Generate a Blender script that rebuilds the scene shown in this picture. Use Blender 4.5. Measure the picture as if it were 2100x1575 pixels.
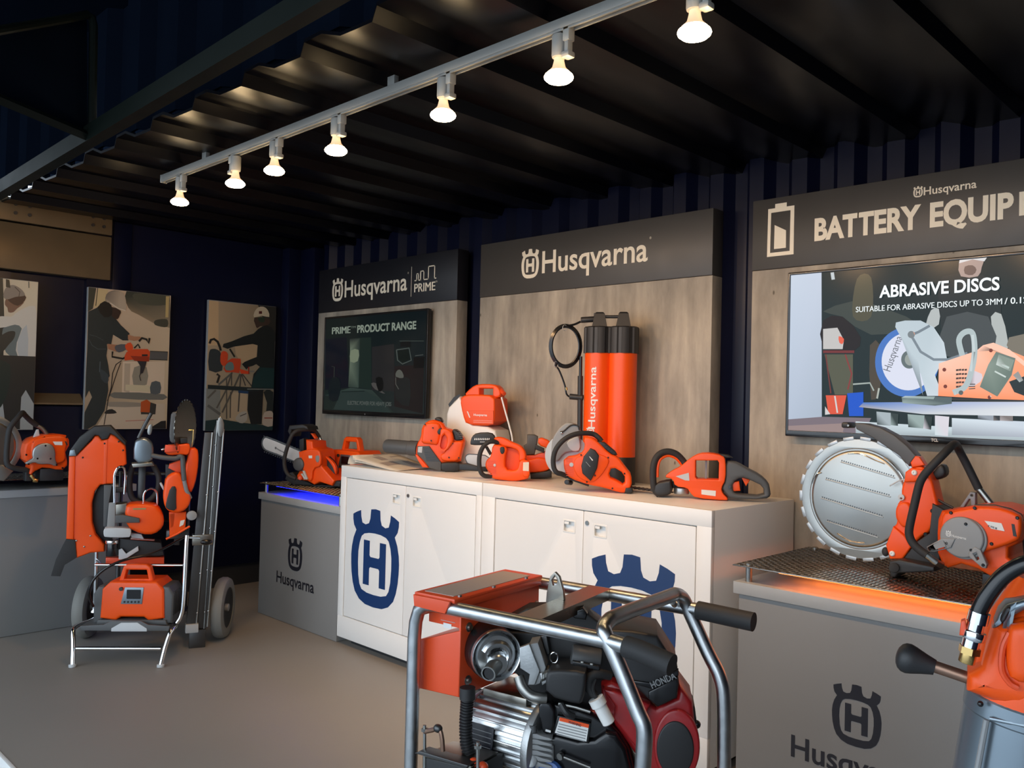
import bpy, bmesh, math, random
from mathutils import Vector, Matrix
from math import radians as rad, sin, cos, pi

random.seed(7)
SC = bpy.context.scene
COL = SC.collection
for o in list(bpy.data.objects):
    bpy.data.objects.remove(o)

# ------------------------------------------------------------------ camera
CAM_H = 1.45
F_PX, CX, CY = 1750.0, 1050.0, 787.5
_yaw, _pit, _rol = rad(-44.459), rad(1.1126), rad(-1.4105)
_fw = Vector((sin(_yaw) * cos(_pit), cos(_yaw) * cos(_pit), sin(_pit)))
_r0 = Vector((cos(_yaw), -sin(_yaw), 0))
_d0 = _fw.cross(_r0)
CR = _r0 * cos(_rol) + _d0 * sin(_rol)
CD = -_r0 * sin(_rol) + _d0 * cos(_rol)
CO = Vector((0, 0, CAM_H))
cam = bpy.data.cameras.new('camera')
cam.sensor_width = 36.0
cam.lens = 36.0 * F_PX / 2100.0
cam.clip_start = 0.05
camo = bpy.data.objects.new('camera', cam)
COL.objects.link(camo)
camo.matrix_world = Matrix(((CR.x, -CD.x, -_fw.x, 0), (CR.y, -CD.y, -_fw.y, 0),
                            (CR.z, -CD.z, -_fw.z, CAM_H), (0, 0, 0, 1)))
SC.camera = camo

# ------------------------------------------------------------------ world: overcast daylight outside the open front
w = bpy.data.worlds.new('daylight'); SC.world = w
w.use_nodes = True
nt = w.node_tree
bg = nt.nodes['Background']
bg.inputs['Color'].default_value = (0.76, 0.88, 1.0, 1)
bg.inputs['Strength'].default_value = 3.2
LAMP_W = 31.0
vs = SC.view_settings
vs.view_transform = 'Standard'; vs.look = 'None'
vs.exposure = 0.0; vs.gamma = 1.0; vs.use_curve_mapping = False
SC.display_settings.display_device = 'sRGB'

# ------------------------------------------------------------------ helpers
def at_depth(px, py, d):
    return CO + (CR * ((px - CX) / F_PX) + CD * ((py - CY) / F_PX) + _fw) * d

def ray(px, py):
    return CR * ((px - CX) / F_PX) + CD * ((py - CY) / F_PX) + _fw

def on_plane(px, py, ax, v):
    d = ray(px, py)
    return CO + d * ((v - CO[ax]) / d[ax])

class Fr:
    """a thing's own upright frame: local x along its side, local y away, local z up"""
    def __init__(s, loc, yaw=0.0, crop=(0, 0, 1)):
        s.loc = Vector(loc); s.yaw = yaw
        s.M = Matrix.Translation(s.loc) @ Matrix.Rotation(yaw, 4, 'Z')
        s.I = s.M.inverted(); s.crop = crop
    def uv(s, x, y, off=0.0, crop=None):
        ox, oy, k = crop or s.crop
        d = s.I.to_3x3() @ ray(ox + x / k, oy + y / k)
        o = s.I @ CO
        p = o + d * ((off - o.y) / d.y)
        return (p.x, p.z)
    def pts(s, l, off=0.0, crop=None):
        return [s.uv(x, y, off, crop) for x, y in l]
    def v(s, x, y, off=0.0, crop=None):
        u = s.uv(x, y, off, crop)
        return Vector((u[0], off, u[1]))
    def vs(s, l, crop=None):
        """[(x, y, off)] -> local 3-D points"""
        return [s.v(x, y, o, crop) for x, y, o in l]

def smooth_pts(p, n=2, closed=True):
    """corner cutting"""
    for _ in range(n):
        q = []
        m = len(p)
        rng = range(m) if closed else range(m - 1)
        if not closed: q.append(p[0])
        for i in rng:
            a, b = Vector(p[i]), Vector(p[(i + 1) % m])
            q.append(tuple(a * .75 + b * .25)); q.append(tuple(a * .25 + b * .75))
        if not closed: q.append(p[-1])
        p = q
    return p

def spline(p, n=6, closed=False):
    """Catmull-Rom through the points"""
    p = [Vector(a) for a in p]
    m = len(p); out = []
    for i in range(m if closed else m - 1):
        if closed:
            a, b, c, d = p[i - 1], p[i], p[(i + 1) % m], p[(i + 2) % m]
        else:
            b, c = p[i], p[i + 1]
            a = p[i - 1] if i else b * 2 - c
            d = p[i + 2] if i + 2 < m else c * 2 - b
        for k in range(n):
            t = k / n
            out.append(0.5 * ((2 * b) + (c - a) * t + (2 * a - 5 * b + 4 * c - d) * t * t + (3 * b - a - 3 * c + d) * t ** 3))
    if not closed: out.append(p[-1])
    return out

def rrect(x0, z0, x1, z1, r=0.01, n=4):
    out = []
    for cx, cz, a0 in ((x1 - r, z1 - r, 0), (x0 + r, z1 - r, 90), (x0 + r, z0 + r, 180), (x1 - r, z0 + r, 270)):
        for k in range(n + 1):
            a = rad(a0 + 90 * k / n)
            out.append((cx + r * cos(a), cz + r * sin(a)))
    return out

def circ(cx, cz, r, n=32, rz=None):
    return [(cx + r * cos(2 * pi * k / n), cz + (rz or r) * sin(2 * pi * k / n)) for k in range(n)]

class B:
    """collects shapes into one mesh"""
    def __init__(s): s.bm = bmesh.new()
    def _take(s, me, M=None):
        if M is not None: me.transform(M)
        s.bm.from_mesh(me); bpy.data.meshes.remove(me); return s
    def box(s, c, d, bev=0.0, R=None, seg=2):
        b = bmesh.new()
        bmesh.ops.create_cube(b, size=1.0)
        for v in b.verts: v.co = Vector((v.co.x * d[0], v.co.y * d[1], v.co.z * d[2]))
        if bev: bmesh.ops.bevel(b, geom=list(b.edges), offset=min(bev, min(d) * .49), segments=seg, profile=.5, affect='EDGES')
        M = Matrix.Translation(Vector(c))
        if R is not None: M = M @ (R.to_4x4() if hasattr(R, 'to_4x4') else R)
        me = bpy.data.meshes.new('t'); b.to_mesh(me); b.free()
        return s._take(me, M)
    def span(s, a, b, bev=0.0, seg=2):
        return s.box([(a[i] + b[i]) / 2 for i in range(3)], [abs(b[i] - a[i]) for i in range(3)], bev, None, seg)
    def prism(s, pts, y0, y1, bev=0.0, holes=(), res=2, M=None):
        """outline in (x,z), from y0 to y1, rounded edges, may have holes"""
        cu = bpy.data.curves.new('t', 'CURVE'); cu.dimensions = '2D'; cu.fill_mode = 'BOTH'
        for loop in [pts] + list(holes):
            sp = cu.splines.new('POLY'); sp.points.add(len(loop) - 1)
            for q, p in zip(sp.points, loop): q.co = (p[0], p[1], 0, 1)
            sp.use_cyclic_u = True
        h = abs(y1 - y0) / 2
        b = min(bev, h * .98)
        cu.extrude = max(h - b, 0); cu.bevel_depth = b; cu.bevel_resolution = res; cu.offset = -b
        ob = bpy.data.objects.new('t', cu)
        me = bpy.data.meshes.new_from_object(ob)
        bpy.data.objects.remove(ob); bpy.data.curves.remove(cu)
        T = Matrix(((1, 0, 0, 0), (0, 0, -1, (y0 + y1) / 2), (0, 1, 0, 0), (0, 0, 0, 1)))
        return s._take(me, (M @ T) if M is not None else T)
    def tube(s, path, r, seg=12, closed=False, caps=True):
        P = [Vector(p) for p in path]; n = len(P)
        rr = r if isinstance(r, (list, tuple)) else [r] * n
        T = []
        for i in range(n):
            a = P[i - 1] if (i or closed) else P[i]
            b = P[(i + 1) % n] if (i + 1 < n or closed) else P[i]
            t = (b - a); T.append(t.normalized() if t.length > 1e-9 else Vector((0, 0, 1)))
        up = Vector((0, 0, 1)) if abs(T[0].z) < .9 else Vector((1, 0, 0))
        N = (up - T[0] * up.dot(T[0])).normalized()
        rings = []
        for i in range(n):
            if i:
                N = N - T[i] * N.dot(T[i])
                N = N.normalized() if N.length > 1e-6 else T[i].orthogonal().normalized()
            Bn = T[i].cross(N)
            rings.append([s.bm.verts.new(P[i] + (N * cos(2 * pi * k / seg) + Bn * sin(2 * pi * k / seg)) * rr[i]) for k in range(seg)])
        for i in range(n if closed else n - 1):
            a, b = rings[i], rings[(i + 1) % n]
            for k in range(seg):
                s.bm.faces.new((a[k], a[(k + 1) % seg], b[(k + 1) % seg], b[k]))
        if caps and not closed:
            s.bm.faces.new(rings[0][::-1]); s.bm.faces.new(rings[-1])
        return s
    def lathe(s, prof, o=(0, 0, 0), ax=(0, 0, 1), seg=32, cap=True):
        """prof = [(radius, height along axis)]"""
        o = Vector(o); ax = Vector(ax).normalized()
        x = ax.orthogonal().normalized(); y = ax.cross(x)
        rings = []
        for r, h in prof:
            if r < 1e-6: rings.append([s.bm.verts.new(o + ax * h)])
            else: rings.append([s.bm.verts.new(o + ax * h + (x * cos(2 * pi * k / seg) + y * sin(2 * pi * k / seg)) * r) for k in range(seg)])
        for a, b in zip(rings, rings[1:]):
            for k in range(seg):
                k2 = (k + 1) % seg
                if len(a) == 1 and len(b) == 1: continue
                if len(a) == 1: s.bm.faces.new((a[0], b[k], b[k2]))
                elif len(b) == 1: s.bm.faces.new((a[k], b[0], a[k2]))
                else: s.bm.faces.new((a[k], b[k], b[k2], a[k2]))
        for ring, flip in ((rings[0], False), (rings[-1], True)):
            if cap and len(ring) > 2: s.bm.faces.new(ring if flip else ring[::-1])
        return s
    def cyl(s, a, b, r, seg=24, r2=None, bev=0.0):
        a, b = Vector(a), Vector(b); L = (b - a).length; r2 = r if r2 is None else r2
        if bev: pr = [(r - bev, 0), (r - bev * .3, bev * .3), (r, bev), (r2, L - bev), (r2 - bev * .3, L - bev * .3), (r2 - bev, L)]
        else: pr = [(r, 0), (r2, L)]
        return s.lathe(pr, a, b - a, seg)
    def ball(s, c, r, sc=(1, 1, 1), seg=16, R=None):
        b = bmesh.new(); bmesh.ops.create_uvsphere(b, u_segments=seg, v_segments=max(8, seg // 2), radius=r)
        me = bpy.data.meshes.new('t'); b.to_mesh(me); b.free()
        M = Matrix.Translation(Vector(c))
        if R is not None: M = M @ R.to_4x4()
        return s._take(me, M @ Matrix.Diagonal((*sc, 1)))
    def poly(s, pts3):
        s.bm.faces.new([s.bm.verts.new(Vector(p)) for p in pts3]); return s
    def loft(s, rings, caps=True, closed=True):
        R = [[s.bm.verts.new(Vector(p)) for p in r] for r in rings]
        m = len(R[0])
        for a, b in zip(R, R[1:]):
            for k in range(m if closed else m - 1):
                s.bm.faces.new((a[k], a[(k + 1) % m], b[(k + 1) % m], b[k]))
        if caps and closed: s.bm.faces.new(R[0][::-1]); s.bm.faces.new(R[-1])
        return s
    def rot(s, M):
        bmesh.ops.transform(s.bm, matrix=M, verts=s.bm.verts); return s

def obj(name, b, m, parent=None, ang=32, dbl=True, label=None):
    bm = b.bm
    if dbl: bmesh.ops.remove_doubles(bm, verts=bm.verts, dist=1e-5)
    bmesh.ops.recalc_face_normals(bm, faces=bm.faces)
    me = bpy.data.meshes.new(name); bm.to_mesh(me); bm.free()
    for p in me.polygons: p.use_smooth = True
    me.set_sharp_from_angle(angle=rad(ang))
    me.materials.append(M[m] if isinstance(m, str) else m)
    o = bpy.data.objects.new(name, me); COL.objects.link(o)
    if parent is not None: o.parent = parent
    if label: o['label'] = label
    return o

def tag(o, label, cat, group=None):
    o['label'] = label; o['category'] = cat
    if group: o['group'] = group
    return o

def thing(name, label, cat, loc=(0, 0, 0), yaw=0.0, group=None):
    o = bpy.data.objects.new(name, None); COL.objects.link(o)
    o.empty_display_size = .05
    o.location = loc; o.rotation_euler = (0, 0, yaw)
    return tag(o, label, cat, group)

def struct(name, b, m, ang=32, label=None):
    o = obj(name, b, m, None, ang); o['kind'] = 'structure'
    if label: o['label'] = label
    return o

def text_mesh(body, bold=0.0):
    cu = bpy.data.curves.new('t', 'FONT'); cu.body = body; cu.size = 1.0; cu.offset = bold
    cu.resolution_u = 4
    ob = bpy.data.objects.new('t', cu)
    me = bpy.data.meshes.new_from_object(ob)
    bpy.data.objects.remove(ob); bpy.data.curves.remove(cu)
    return me
_CAP = [None]
def put_text(b, body, x, z, cap, y, width=None, bold=0.012, R=None, lift=0.0):
    """flat lettering in the (x,z) plane at y; baseline-left at (x,z); cap = height of a capital"""
    if _CAP[0] is None:
        m0 = text_mesh('H'); _CAP[0] = max(v.co.y for v in m0.vertices); bpy.data.meshes.remove(m0)
    heavy = 'M' in body and bold > 0            # this face's M breaks when fattened: print it three times, a hair apart
    me = text_mesh(body, 0.0 if heavy else bold)
    if heavy:
        bt = bmesh.new()
        for k, dx in enumerate((-bold, bold, 0.0)):
            c2 = me.copy(); c2.transform(Matrix.Translation((dx, 0, .00006 * k))); bt.from_mesh(c2); bpy.data.meshes.remove(c2)
        bt.to_mesh(me); bt.free()
    xs = [v.co.x for v in me.vertices]
    x0, x1 = min(xs), max(xs)
    k = cap / _CAP[0]; kx = (width / (x1 - x0)) if width else k
    T = Matrix(((kx, 0, 0, -x0 * kx), (0, 0, -1, 0), (0, k, 0, 0), (0, 0, 0, 1)))
    Mx = Matrix.Translation((x, y, z))
    if R is not None: Mx = Mx @ R.to_4x4()
    return b._take(me, Mx @ T)

# ------------------------------------------------------------------ materials (all node based)
M = {}
def mat(name, col, rough=.5, metal=0.0, var=.06, scale=8.0, bump=0.0, coat=0.0, rvar=.08, emit=None, estr=0.0, spec=.5):
    m = bpy.data.materials.new(name); m.use_nodes = True
    n = m.node_tree.nodes; l = m.node_tree.links
    p = n['Principled BSDF']
    tc = n.new('ShaderNodeTexCoord'); nz = n.new('ShaderNodeTexNoise')
    nz.inputs['Scale'].default_value = scale; nz.inputs['Detail'].default_value = 4
    l.new(tc.outputs['Object'], nz.inputs['Vector'])
    mx = n.new('ShaderNodeMix'); mx.data_type = 'RGBA'
    c = Vector(col)
    mx.inputs[6].default_value = (*(c * (1 - var)), 1); mx.inputs[7].default_value = (*[min(1, a) for a in c * (1 + var)], 1)
    l.new(nz.outputs['Fac'], mx.inputs[0]); l.new(mx.outputs[2], p.inputs['Base Color'])
    mr = n.new('ShaderNodeMapRange')
    mr.inputs[3].default_value = max(.02, rough - rvar); mr.inputs[4].default_value = min(1, rough + rvar)
    l.new(nz.outputs['Fac'], mr.inputs[0]); l.new(mr.outputs[0], p.inputs['Roughness'])
    p.inputs['Metallic'].default_value = metal
    p.inputs['Specular IOR Level'].default_value = spec
    if coat: p.inputs['Coat Weight'].default_value = coat
    if bump:
        bp = n.new('ShaderNodeBump'); bp.inputs['Strength'].default_value = bump; bp.inputs['Distance'].default_value = .002
        nz2 = n.new('ShaderNodeTexNoise'); nz2.inputs['Scale'].default_value = scale * 20
        l.new(tc.outputs['Object'], nz2.inputs['Vector']); l.new(nz2.outputs['Fac'], bp.inputs['Height'])
        l.new(bp.outputs[0], p.inputs['Normal'])
    if emit:
        p.inputs['Emission Color'].default_value = (*emit, 1); p.inputs['Emission Strength'].default_value = estr
    M[name] = m
    return m

def srgb(r, g, b):
    f = lambda c: (c / 255 / 12.92) if c <= 10 else ((c / 255 + .055) / 1.055) ** 2.4
    return (f(r), f(g), f(b))

mat('orange', (0.86, 0.085, 0.004), .36, rvar=.04, var=.03, spec=.4)
mat('orange_matt', (0.80, 0.080, 0.006), .5, var=.04)
mat('engine_red', (0.33, 0.012, 0.014), .35, coat=.2, rvar=.05)
mat('black_plastic', (0.018, 0.018, 0.019), .48, bump=.1)
mat('black_gloss', (0.008, 0.008, 0.009), .22)
mat('rubber', (0.022, 0.022, 0.023), .7, bump=.15)
mat('grey_plastic', (0.075, 0.078, 0.08), .5, bump=.08)
mat('mid_grey', (0.25, 0.255, 0.255), .42)
mat('light_grey', (0.50, 0.52, 0.53), .4)
mat('white_plastic', (0.78, 0.78, 0.75), .45)
mat('white_paint', (0.80, 0.80, 0.78), .38, var=.015, scale=3)
mat('plinth_black', (0.02, 0.021, 0.023), .6)
mat('chrome', (0.78, 0.78, 0.78), .1, 1.0, var=.03, rvar=.04)
mat('steel', (0.36, 0.36, 0.34), .36, 1.0, var=.08)
mat('galvanised', (0.50, 0.52, 0.53), .34, 1.0, var=.18, scale=40, rvar=.12)
mat('cast_alu', (0.42, 0.43, 0.43), .42, .9, bump=.2)
mat('alu_fin', (0.66, 0.68, 0.69), .3, 1.0, var=.08)
mat('dark_metal', (0.10, 0.10, 0.10), .4, .9)
mat('bronze_metal', (0.33, 0.31, 0.27), .3, 1.0, var=.1)
mat('brass', (0.62, 0.42, 0.16), .28, 1.0)
mat('rust_rod', (0.28, 0.17, 0.12), .35, .8)
mat('navy', (0.003, 0.0045, 0.018), .36, var=.15, rvar=.06, spec=.25)
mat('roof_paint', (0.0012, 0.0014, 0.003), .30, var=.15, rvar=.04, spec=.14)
mat('shaded_navy', (0.003, 0.005, 0.010), .5, var=.15, rvar=.05, spec=.0)  # duller copy of navy: dimness of the upper front put into the colour
mat('navy_emblem', (0.006, 0.035, 0.135), .4)
mat('ink', (0.010, 0.011, 0.018), .45)
mat('header_grey', (0.052, 0.048, 0.043), .45, var=.04)
mat('header_black', (0.012, 0.012, 0.015), .4, var=.04)
mat('sign_cream', (0.82, 0.74, 0.58), .5)
mat('pale_decal', (0.72, 0.72, 0.70), .5)
mat('dim_decal', (0.42, 0.36, 0.33), .5)
mat('red_paint', (0.74, 0.075, 0.018), .38, var=.04)
mat('wheel_tyre', (0.20, 0.20, 0.185), .6)
mat('track_grey', (0.26, 0.25, 0.23), .4)
mat('lamp_body', (0.36, 0.34, 0.31), .45)
mat('tv_black', (0.006, 0.006, 0.007), .18)
mat('silver_blue', (0.22, 0.265, 0.30), .3, .75, var=.05)
mat('paper', (0.72, 0.66, 0.56), .6)
mat('blue_disc', (0.05, 0.12, 0.34), .4)

def concrete(name):
    m = bpy.data.materials.new(name); m.use_nodes = True
    n = m.node_tree.nodes; l = m.node_tree.links; p = n['Principled BSDF']
    tc = n.new('ShaderNodeTexCoord'); mp = n.new('ShaderNodeMapping')
    mp.inputs['Scale'].default_value = (2.6, 2.6, 0.8)
    l.new(tc.outputs['Object'], mp.inputs['Vector'])
    a = n.new('ShaderNodeTexNoise'); a.inputs['Scale'].default_value = 2.6; a.inputs['Detail'].default_value = 9; a.inputs['Roughness'].default_value = .62
    l.new(mp.outputs[0], a.inputs['Vector'])
    cr = n.new('ShaderNodeValToRGB'); e = cr.color_ramp
    e.elements[0].position = .32; e.elements[0].color = (.22, .195, .16, 1)
    e.elements[1].position = .72; e.elements[1].color = (.47, .41, .325, 1)
    l.new(a.outputs['Fac'], cr.inputs[0])
    mp2 = n.new('ShaderNodeMapping'); mp2.inputs['Scale'].default_value = (22, 22, 2.2)
    l.new(tc.outputs['Object'], mp2.inputs['Vector'])
    s2 = n.new('ShaderNodeTexNoise'); s2.inputs['Scale'].default_value = 1; s2.inputs['Detail'].default_value = 3
    l.new(mp2.outputs[0], s2.inputs['Vector'])
    mx = n.new('ShaderNodeMix'); mx.data_type = 'RGBA'; mx.blend_type = 'MULTIPLY'; mx.inputs[0].default_value = 1
    c2 = n.new('ShaderNodeValToRGB'); c2.color_ramp.elements[0].color = (.86, .86, .86, 1); c2.color_ramp.elements[1].color = (1.1, 1.1, 1.1, 1)
    c2.color_ramp.elements[0].position = .3; c2.color_ramp.elements[1].position = .7
    l.new(s2.outputs['Fac'], c2.inputs[0]); l.new(cr.outputs[0], mx.inputs[6]); l.new(c2.outputs[0], mx.inputs[7])
    vo = n.new('ShaderNodeTexVoronoi'); vo.inputs['Scale'].default_value = 7
    mp3 = n.new('ShaderNodeMapping'); mp3.inputs['Scale'].default_value = (1.6, 1.6, .8); l.new(tc.outputs['Object'], mp3.inputs['Vector']); l.new(mp3.outputs[0], vo.inputs['Vector'])
    c3 = n.new('ShaderNodeValToRGB'); c3.color_ramp.elements[0].position = .035; c3.color_ramp.elements[0].color = (.35, .33, .3, 1); c3.color_ramp.elements[1].position = .07; c3.color_ramp.elements[1].color = (1, 1, 1, 1)
    l.new(vo.outputs['Distance'], c3.inputs[0])
    mx2 = n.new('ShaderNodeMix'); mx2.data_type = 'RGBA'; mx2.blend_type = 'MULTIPLY'; mx2.inputs[0].default_value = 1
    l.new(mx.outputs[2], mx2.inputs[6]); l.new(c3.outputs[0], mx2.inputs[7])
    l.new(mx2.outputs[2], p.inputs['Base Color']); p.inputs['Roughness'].default_value = .6
    M[name] = m
concrete('concrete_board')

def floor_mat():
    m = mat('floor_vinyl', (0.27, 0.252, 0.228), .5, var=.10, scale=1.4)
    n = m.node_tree.nodes; l = m.node_tree.links; p = n['Principled BSDF']
    tc = n.new('ShaderNodeTexCoord'); nz = n.new('ShaderNodeTexNoise'); nz.inputs['Scale'].default_value = 260
    bp = n.new('ShaderNodeBump'); bp.inputs['Strength'].default_value = .12; bp.inputs['Distance'].default_value = .001
    l.new(tc.outputs['Object'], nz.inputs['Vector']); l.new(nz.outputs['Fac'], bp.inputs['Height']); l.new(bp.outputs[0], p.inputs['Normal'])
floor_mat()
mat('pedestal_grey', (0.205, 0.205, 0.20), .5, var=.07, scale=2.2)
mat('pedestal_top', (0.36, 0.37, 0.37), .42, var=.03)

def tread(name, col):
    """bright tread plate metal"""
    m = mat(name, col, .27, 1.0, var=.1, scale=30)
    n = m.node_tree.nodes; l = m.node_tree.links; p = n['Principled BSDF']
mat('outside_paving', (0.42, 0.46, 0.50), .7, var=.1, scale=6)
tread('tread_plate', (0.34, 0.325, 0.30))

def glow(name, col, strength, base=(.8, .8, .8)):
    return mat(name, base, .4, emit=col, estr=strength, var=.0)
mat('beam_dark', (0.006, 0.0085, 0.007), .45, spec=.08)
mat('lamplit_metal', (0.17, 0.12, 0.065), .36, .3, var=.1)  # header and ledge steel, warm lamp glow put into its base colour
glow('lamp_face', (1.0, 0.72, 0.38), 60)
glow('lamp_neck', (1.0, 0.62, 0.32), .8, (.6, .5, .4))
glow('led_blue', (0.01, 0.015, 1.0), 14.0)
glow('led_orange', (1.0, 0.20, 0.03), 9.0)
# ------------------------------------------------------------------ the container: floor, roof, walls
YB = 3.74          # back wall
XL = -6.0          # left end wall
struct('floor', B().span((XL - .2, 1.045, -.10), (1.7, YB + .1, 0)), 'floor_vinyl')
struct('trim_6', B().span((XL - .2, 1.030, -.10), (1.7, 1.046, .003), .002), 'white_paint')
struct('ground', B().span((-16, -16, -.16), (8, 1.04, -.10)), 'outside_paving')

def corr(a0, a1, period, depth, f=(.30, .20, .30, .20)):
    """trapezoid profile: list of (along, height)"""
    out = []; a = a0
    while a < a1:
        out += [(a, 0), (a + f[0] * period, 0), (a + (f[0] + f[1]) * period, depth), (a + (f[0] + f[1] + f[2]) * period, depth)]
        a += period
    return out

def sheet(prof, axis, lo, hi, base, sgn, thick, swap):
    b = B()
    top = [(p[0], base + sgn * p[1]) for p in prof]
    bot = [(p[0], base + sgn * p[1] + thick) for p in prof]
    for A, Bq in zip(range(len(prof) - 1), range(1, len(prof))):
        for ring, fl in ((top, 0), (bot, 1)):
            b.poly([swap(*ring[A], lo), swap(*ring[Bq], lo), swap(*ring[Bq], hi), swap(*ring[A], hi)])
        for h in (lo, hi):
            b.poly([swap(*top[A], h), swap(*top[Bq], h), swap(*bot[Bq], h), swap(*bot[A], h)])
    return b

# corrugated steel roof, ridges running front to back, its raw front edge at y = 1.52
pr = []; x = -6.17
while x < 1.6:
    pr += [(x, .002), (x + .022, .046), (x + .125, .046), (x + .235, .008), (x + .34, .004)]; x += .4045
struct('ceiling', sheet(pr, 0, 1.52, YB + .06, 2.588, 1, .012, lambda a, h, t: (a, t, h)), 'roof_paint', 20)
# corrugated back wall
pb = corr(-6.03, 1.6, .215, -.05, (.30, .18, .34, .18))
struct('wall_back', sheet(pb, 0, 0.0, 2.66, YB, 1, .015, lambda a, h, t: (a, h, t)), 'navy', 20)
# storey above the opening: corrugated wall rising from the roof edge
pu = corr(-6.6, 1.6, .409, .06, (.36, .12, .40, .12))
struct('wall_front', sheet(pu, 0, 2.66, 3.36, 1.56, 1, .012, lambda a, h, t: (a, h, t)), 'shaded_navy', 20)
struct('trim_1', B().loft([[(x, y, z + dz) for y, dz in ((1.175, -.032), (1.225, -.032), (1.225, .032), (1.175, .032))] for x, z in ((-7.2, 2.365), (1.6, 2.56))]), 'beam_dark' if 'beam_dark' in M else 'navy')
# deck that shades the upper front wall
struct('ceiling_front', B().span((-8.5, -1.7, 3.35), (2.2, YB, 3.45)), 'shaded_navy')

# left end wall: flat steel with recessed door field, header box, ledge and base
b = B()
b.span((XL - .10, -2.0, .16), (XL - .05, 3.8, 2.66))
b.span((XL - .06, 2.05, .16), (XL - .001, 3.8, 2.60))
b.span((XL - .06, -2.0, .16), (XL, 1.60, 2.18))
b.span((XL - .06, 1.60, .16), (XL, 2.05, 1.34))
b.span((XL - .03, 2.21, .16), (XL + .012, 2.335, 2.60), .004)
struct('wall_left', b, 'navy')
b = B()
b.span((XL - .05, -.6, 2.192), (XL + .045, 2.186, 2.484), .006)
b.span((XL - .05, -.6, 2.494), (XL + .05, 2.186, 2.64), .006)
struct('trim_2', b, 'lamplit_metal' if 'lamplit_metal' in M else 'navy')
b = B()
for yy in (1.60, 1.68, 2.06, 2.13):
    for zz in (2.545, 2.60):
        b.cyl((XL + .05, yy, zz), (XL + .058, yy, zz), .011, 8)
struct('trim_3', b, 'black_plastic')
struct('trim_4', B().prism([(1.73, 1.345), (2.04, 1.345), (2.04, 1.36), (1.73, 1.36)], 0, .01, M=Matrix.Translation((0, 0, 0))) if False else
       B().loft([[(XL - .06, y, 1.345), (XL + .03, y, 1.352), (XL + .03, y, 1.362), (XL - .06, y, 1.432)] for y in (1.70, 2.05)]), 'lamplit_metal' if 'lamplit_metal' in M else 'navy')
struct('baseboard_left', B().span((XL - .1, -2.0, 0), (XL - .03, 3.8, .16)), 'plinth_black')
# corner post between left and back wall
struct('trim_5', B().span((XL - .05, 3.50, 0), (XL + .10, YB, 2.6), .01).span((-5.90, 3.60, 0), (-5.70, YB, 2.6), .012), 'navy')
struct('wall_right', B().span((1.6, -2.0, 0), (1.66, YB + .1, 2.7)), 'navy')

# ------------------------------------------------------------------ emblem and wordmark
EM_O = [(-.387, .914), (-.321, .943), (-.254, .965), (-.246, .9), (-.224, .84), (-.168, .826), (-.108, .845), (-.086, .894), (-.076, .991), (0, 1.0),
        (.076, .991), (.086, .894), (.108, .845), (.168, .826), (.224, .84), (.246, .9), (.254, .965), (.321, .943), (.387, .914), (.385, .861), (.369, .803), (.325, .753),
        (.369, .672), (.396, .577), (.405, .49), (.402, .40), (.391, .303), (.365, .20), (.325, .115), (.246, .046), (.142, .009), (0, 0),
        (-.142, .009), (-.246, .046), (-.325, .115), (-.365, .20), (-.391, .303), (-.402, .40), (-.405, .49), (-.396, .577), (-.369, .672), (-.325, .753), (-.369, .803), (-.385, .861)]
EM_I = [(-.230, .70), (-.185, .730), (-.1, .747), (0, .752), (.1, .747), (.185, .730), (.230, .70), (.262, .63), (.281, .54), (.283, .42), (.272, .29), (.248, .20), (.21, .152), (.12, .13), (0, .125),
        (-.12, .13), (-.21, .152), (-.248, .20), (-.272, .29), (-.283, .42), (-.281, .54), (-.262, .63)]
EM_H = [(-.188, .667), (-.086, .667), (-.086, .52), (-.07, .503), (.07, .503), (.086, .52), (.086, .667), (.188, .667), (.188, .21), (.086, .21), (.086, .383), (.07, .399), (-.07, .399), (-.086, .383), (-.086, .21), (-.188, .21)]
def put_emblem(b, x, z, h, y, t=.0012, kx=1.0, M=None):
    """crown emblem, bottom centre at (x,z), height h"""
    f = lambda l: [(x + p[0] * h * kx, z + p[1] * h) for p in l]
    b.prism(f(EM_O), y - t, y, holes=[f(EM_I), f(EM_H)][:1], M=M)
    b.prism(f(EM_H), y - t, y, M=M)
    return b

# ------------------------------------------------------------------ display panels on the back wall
YP = 3.60
def panel(name, x0, x1, label, head):
    t = thing(name, label, 'display panel', ((x0 + x1) / 2, YP, 0), 0, 'tall display panels along the back wall')
    h = (x1 - x0) / 2
    obj('board', B().span((-h, 0, .03), (h, .09, 2.079), .003), 'concrete_board', t)
    obj('header', B().span((-h, -.004, 2.08), (h, .09, 2.405), .003), head, t)
    return t, lambda x: x - (x0 + x1) / 2
t, X = panel('wall_display', -5.62, -4.037, 'display panel with a black header, behind the wall screen left of the counter', 'header_black')
b = B(); put_emblem(b, X(-5.366), 2.155, .172, -.004); put_text(b, 'Husqvarna', X(-5.274), 2.179, .116, -.0055, .731, .014)
b.span((X(-4.500), -.0055, 2.131), (X(-4.497), -.004, 2.332))
put_text(b, 'PRIME', X(-4.465), 2.157, .056, -.0055, .217, .02)
put_text(b, 'TM', X(-4.246), 2.205, .012, -.0055, .016, .0)
put_text(b, '®', X(-4.540), 2.287, .012, -.0055, .012, .0)
sk = [(-4.461, 2.235), (-4.443, 2.235), (-4.443, 2.280), (-4.425, 2.280), (-4.425, 2.235), (-4.403, 2.235), (-4.401, 2.293), (-4.369, 2.293), (-4.369, 2.235), (-4.322, 2.235), (-4.322, 2.318), (-4.260, 2.318), (-4.260, 2.235), (-4.246, 2.235)]
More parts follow.
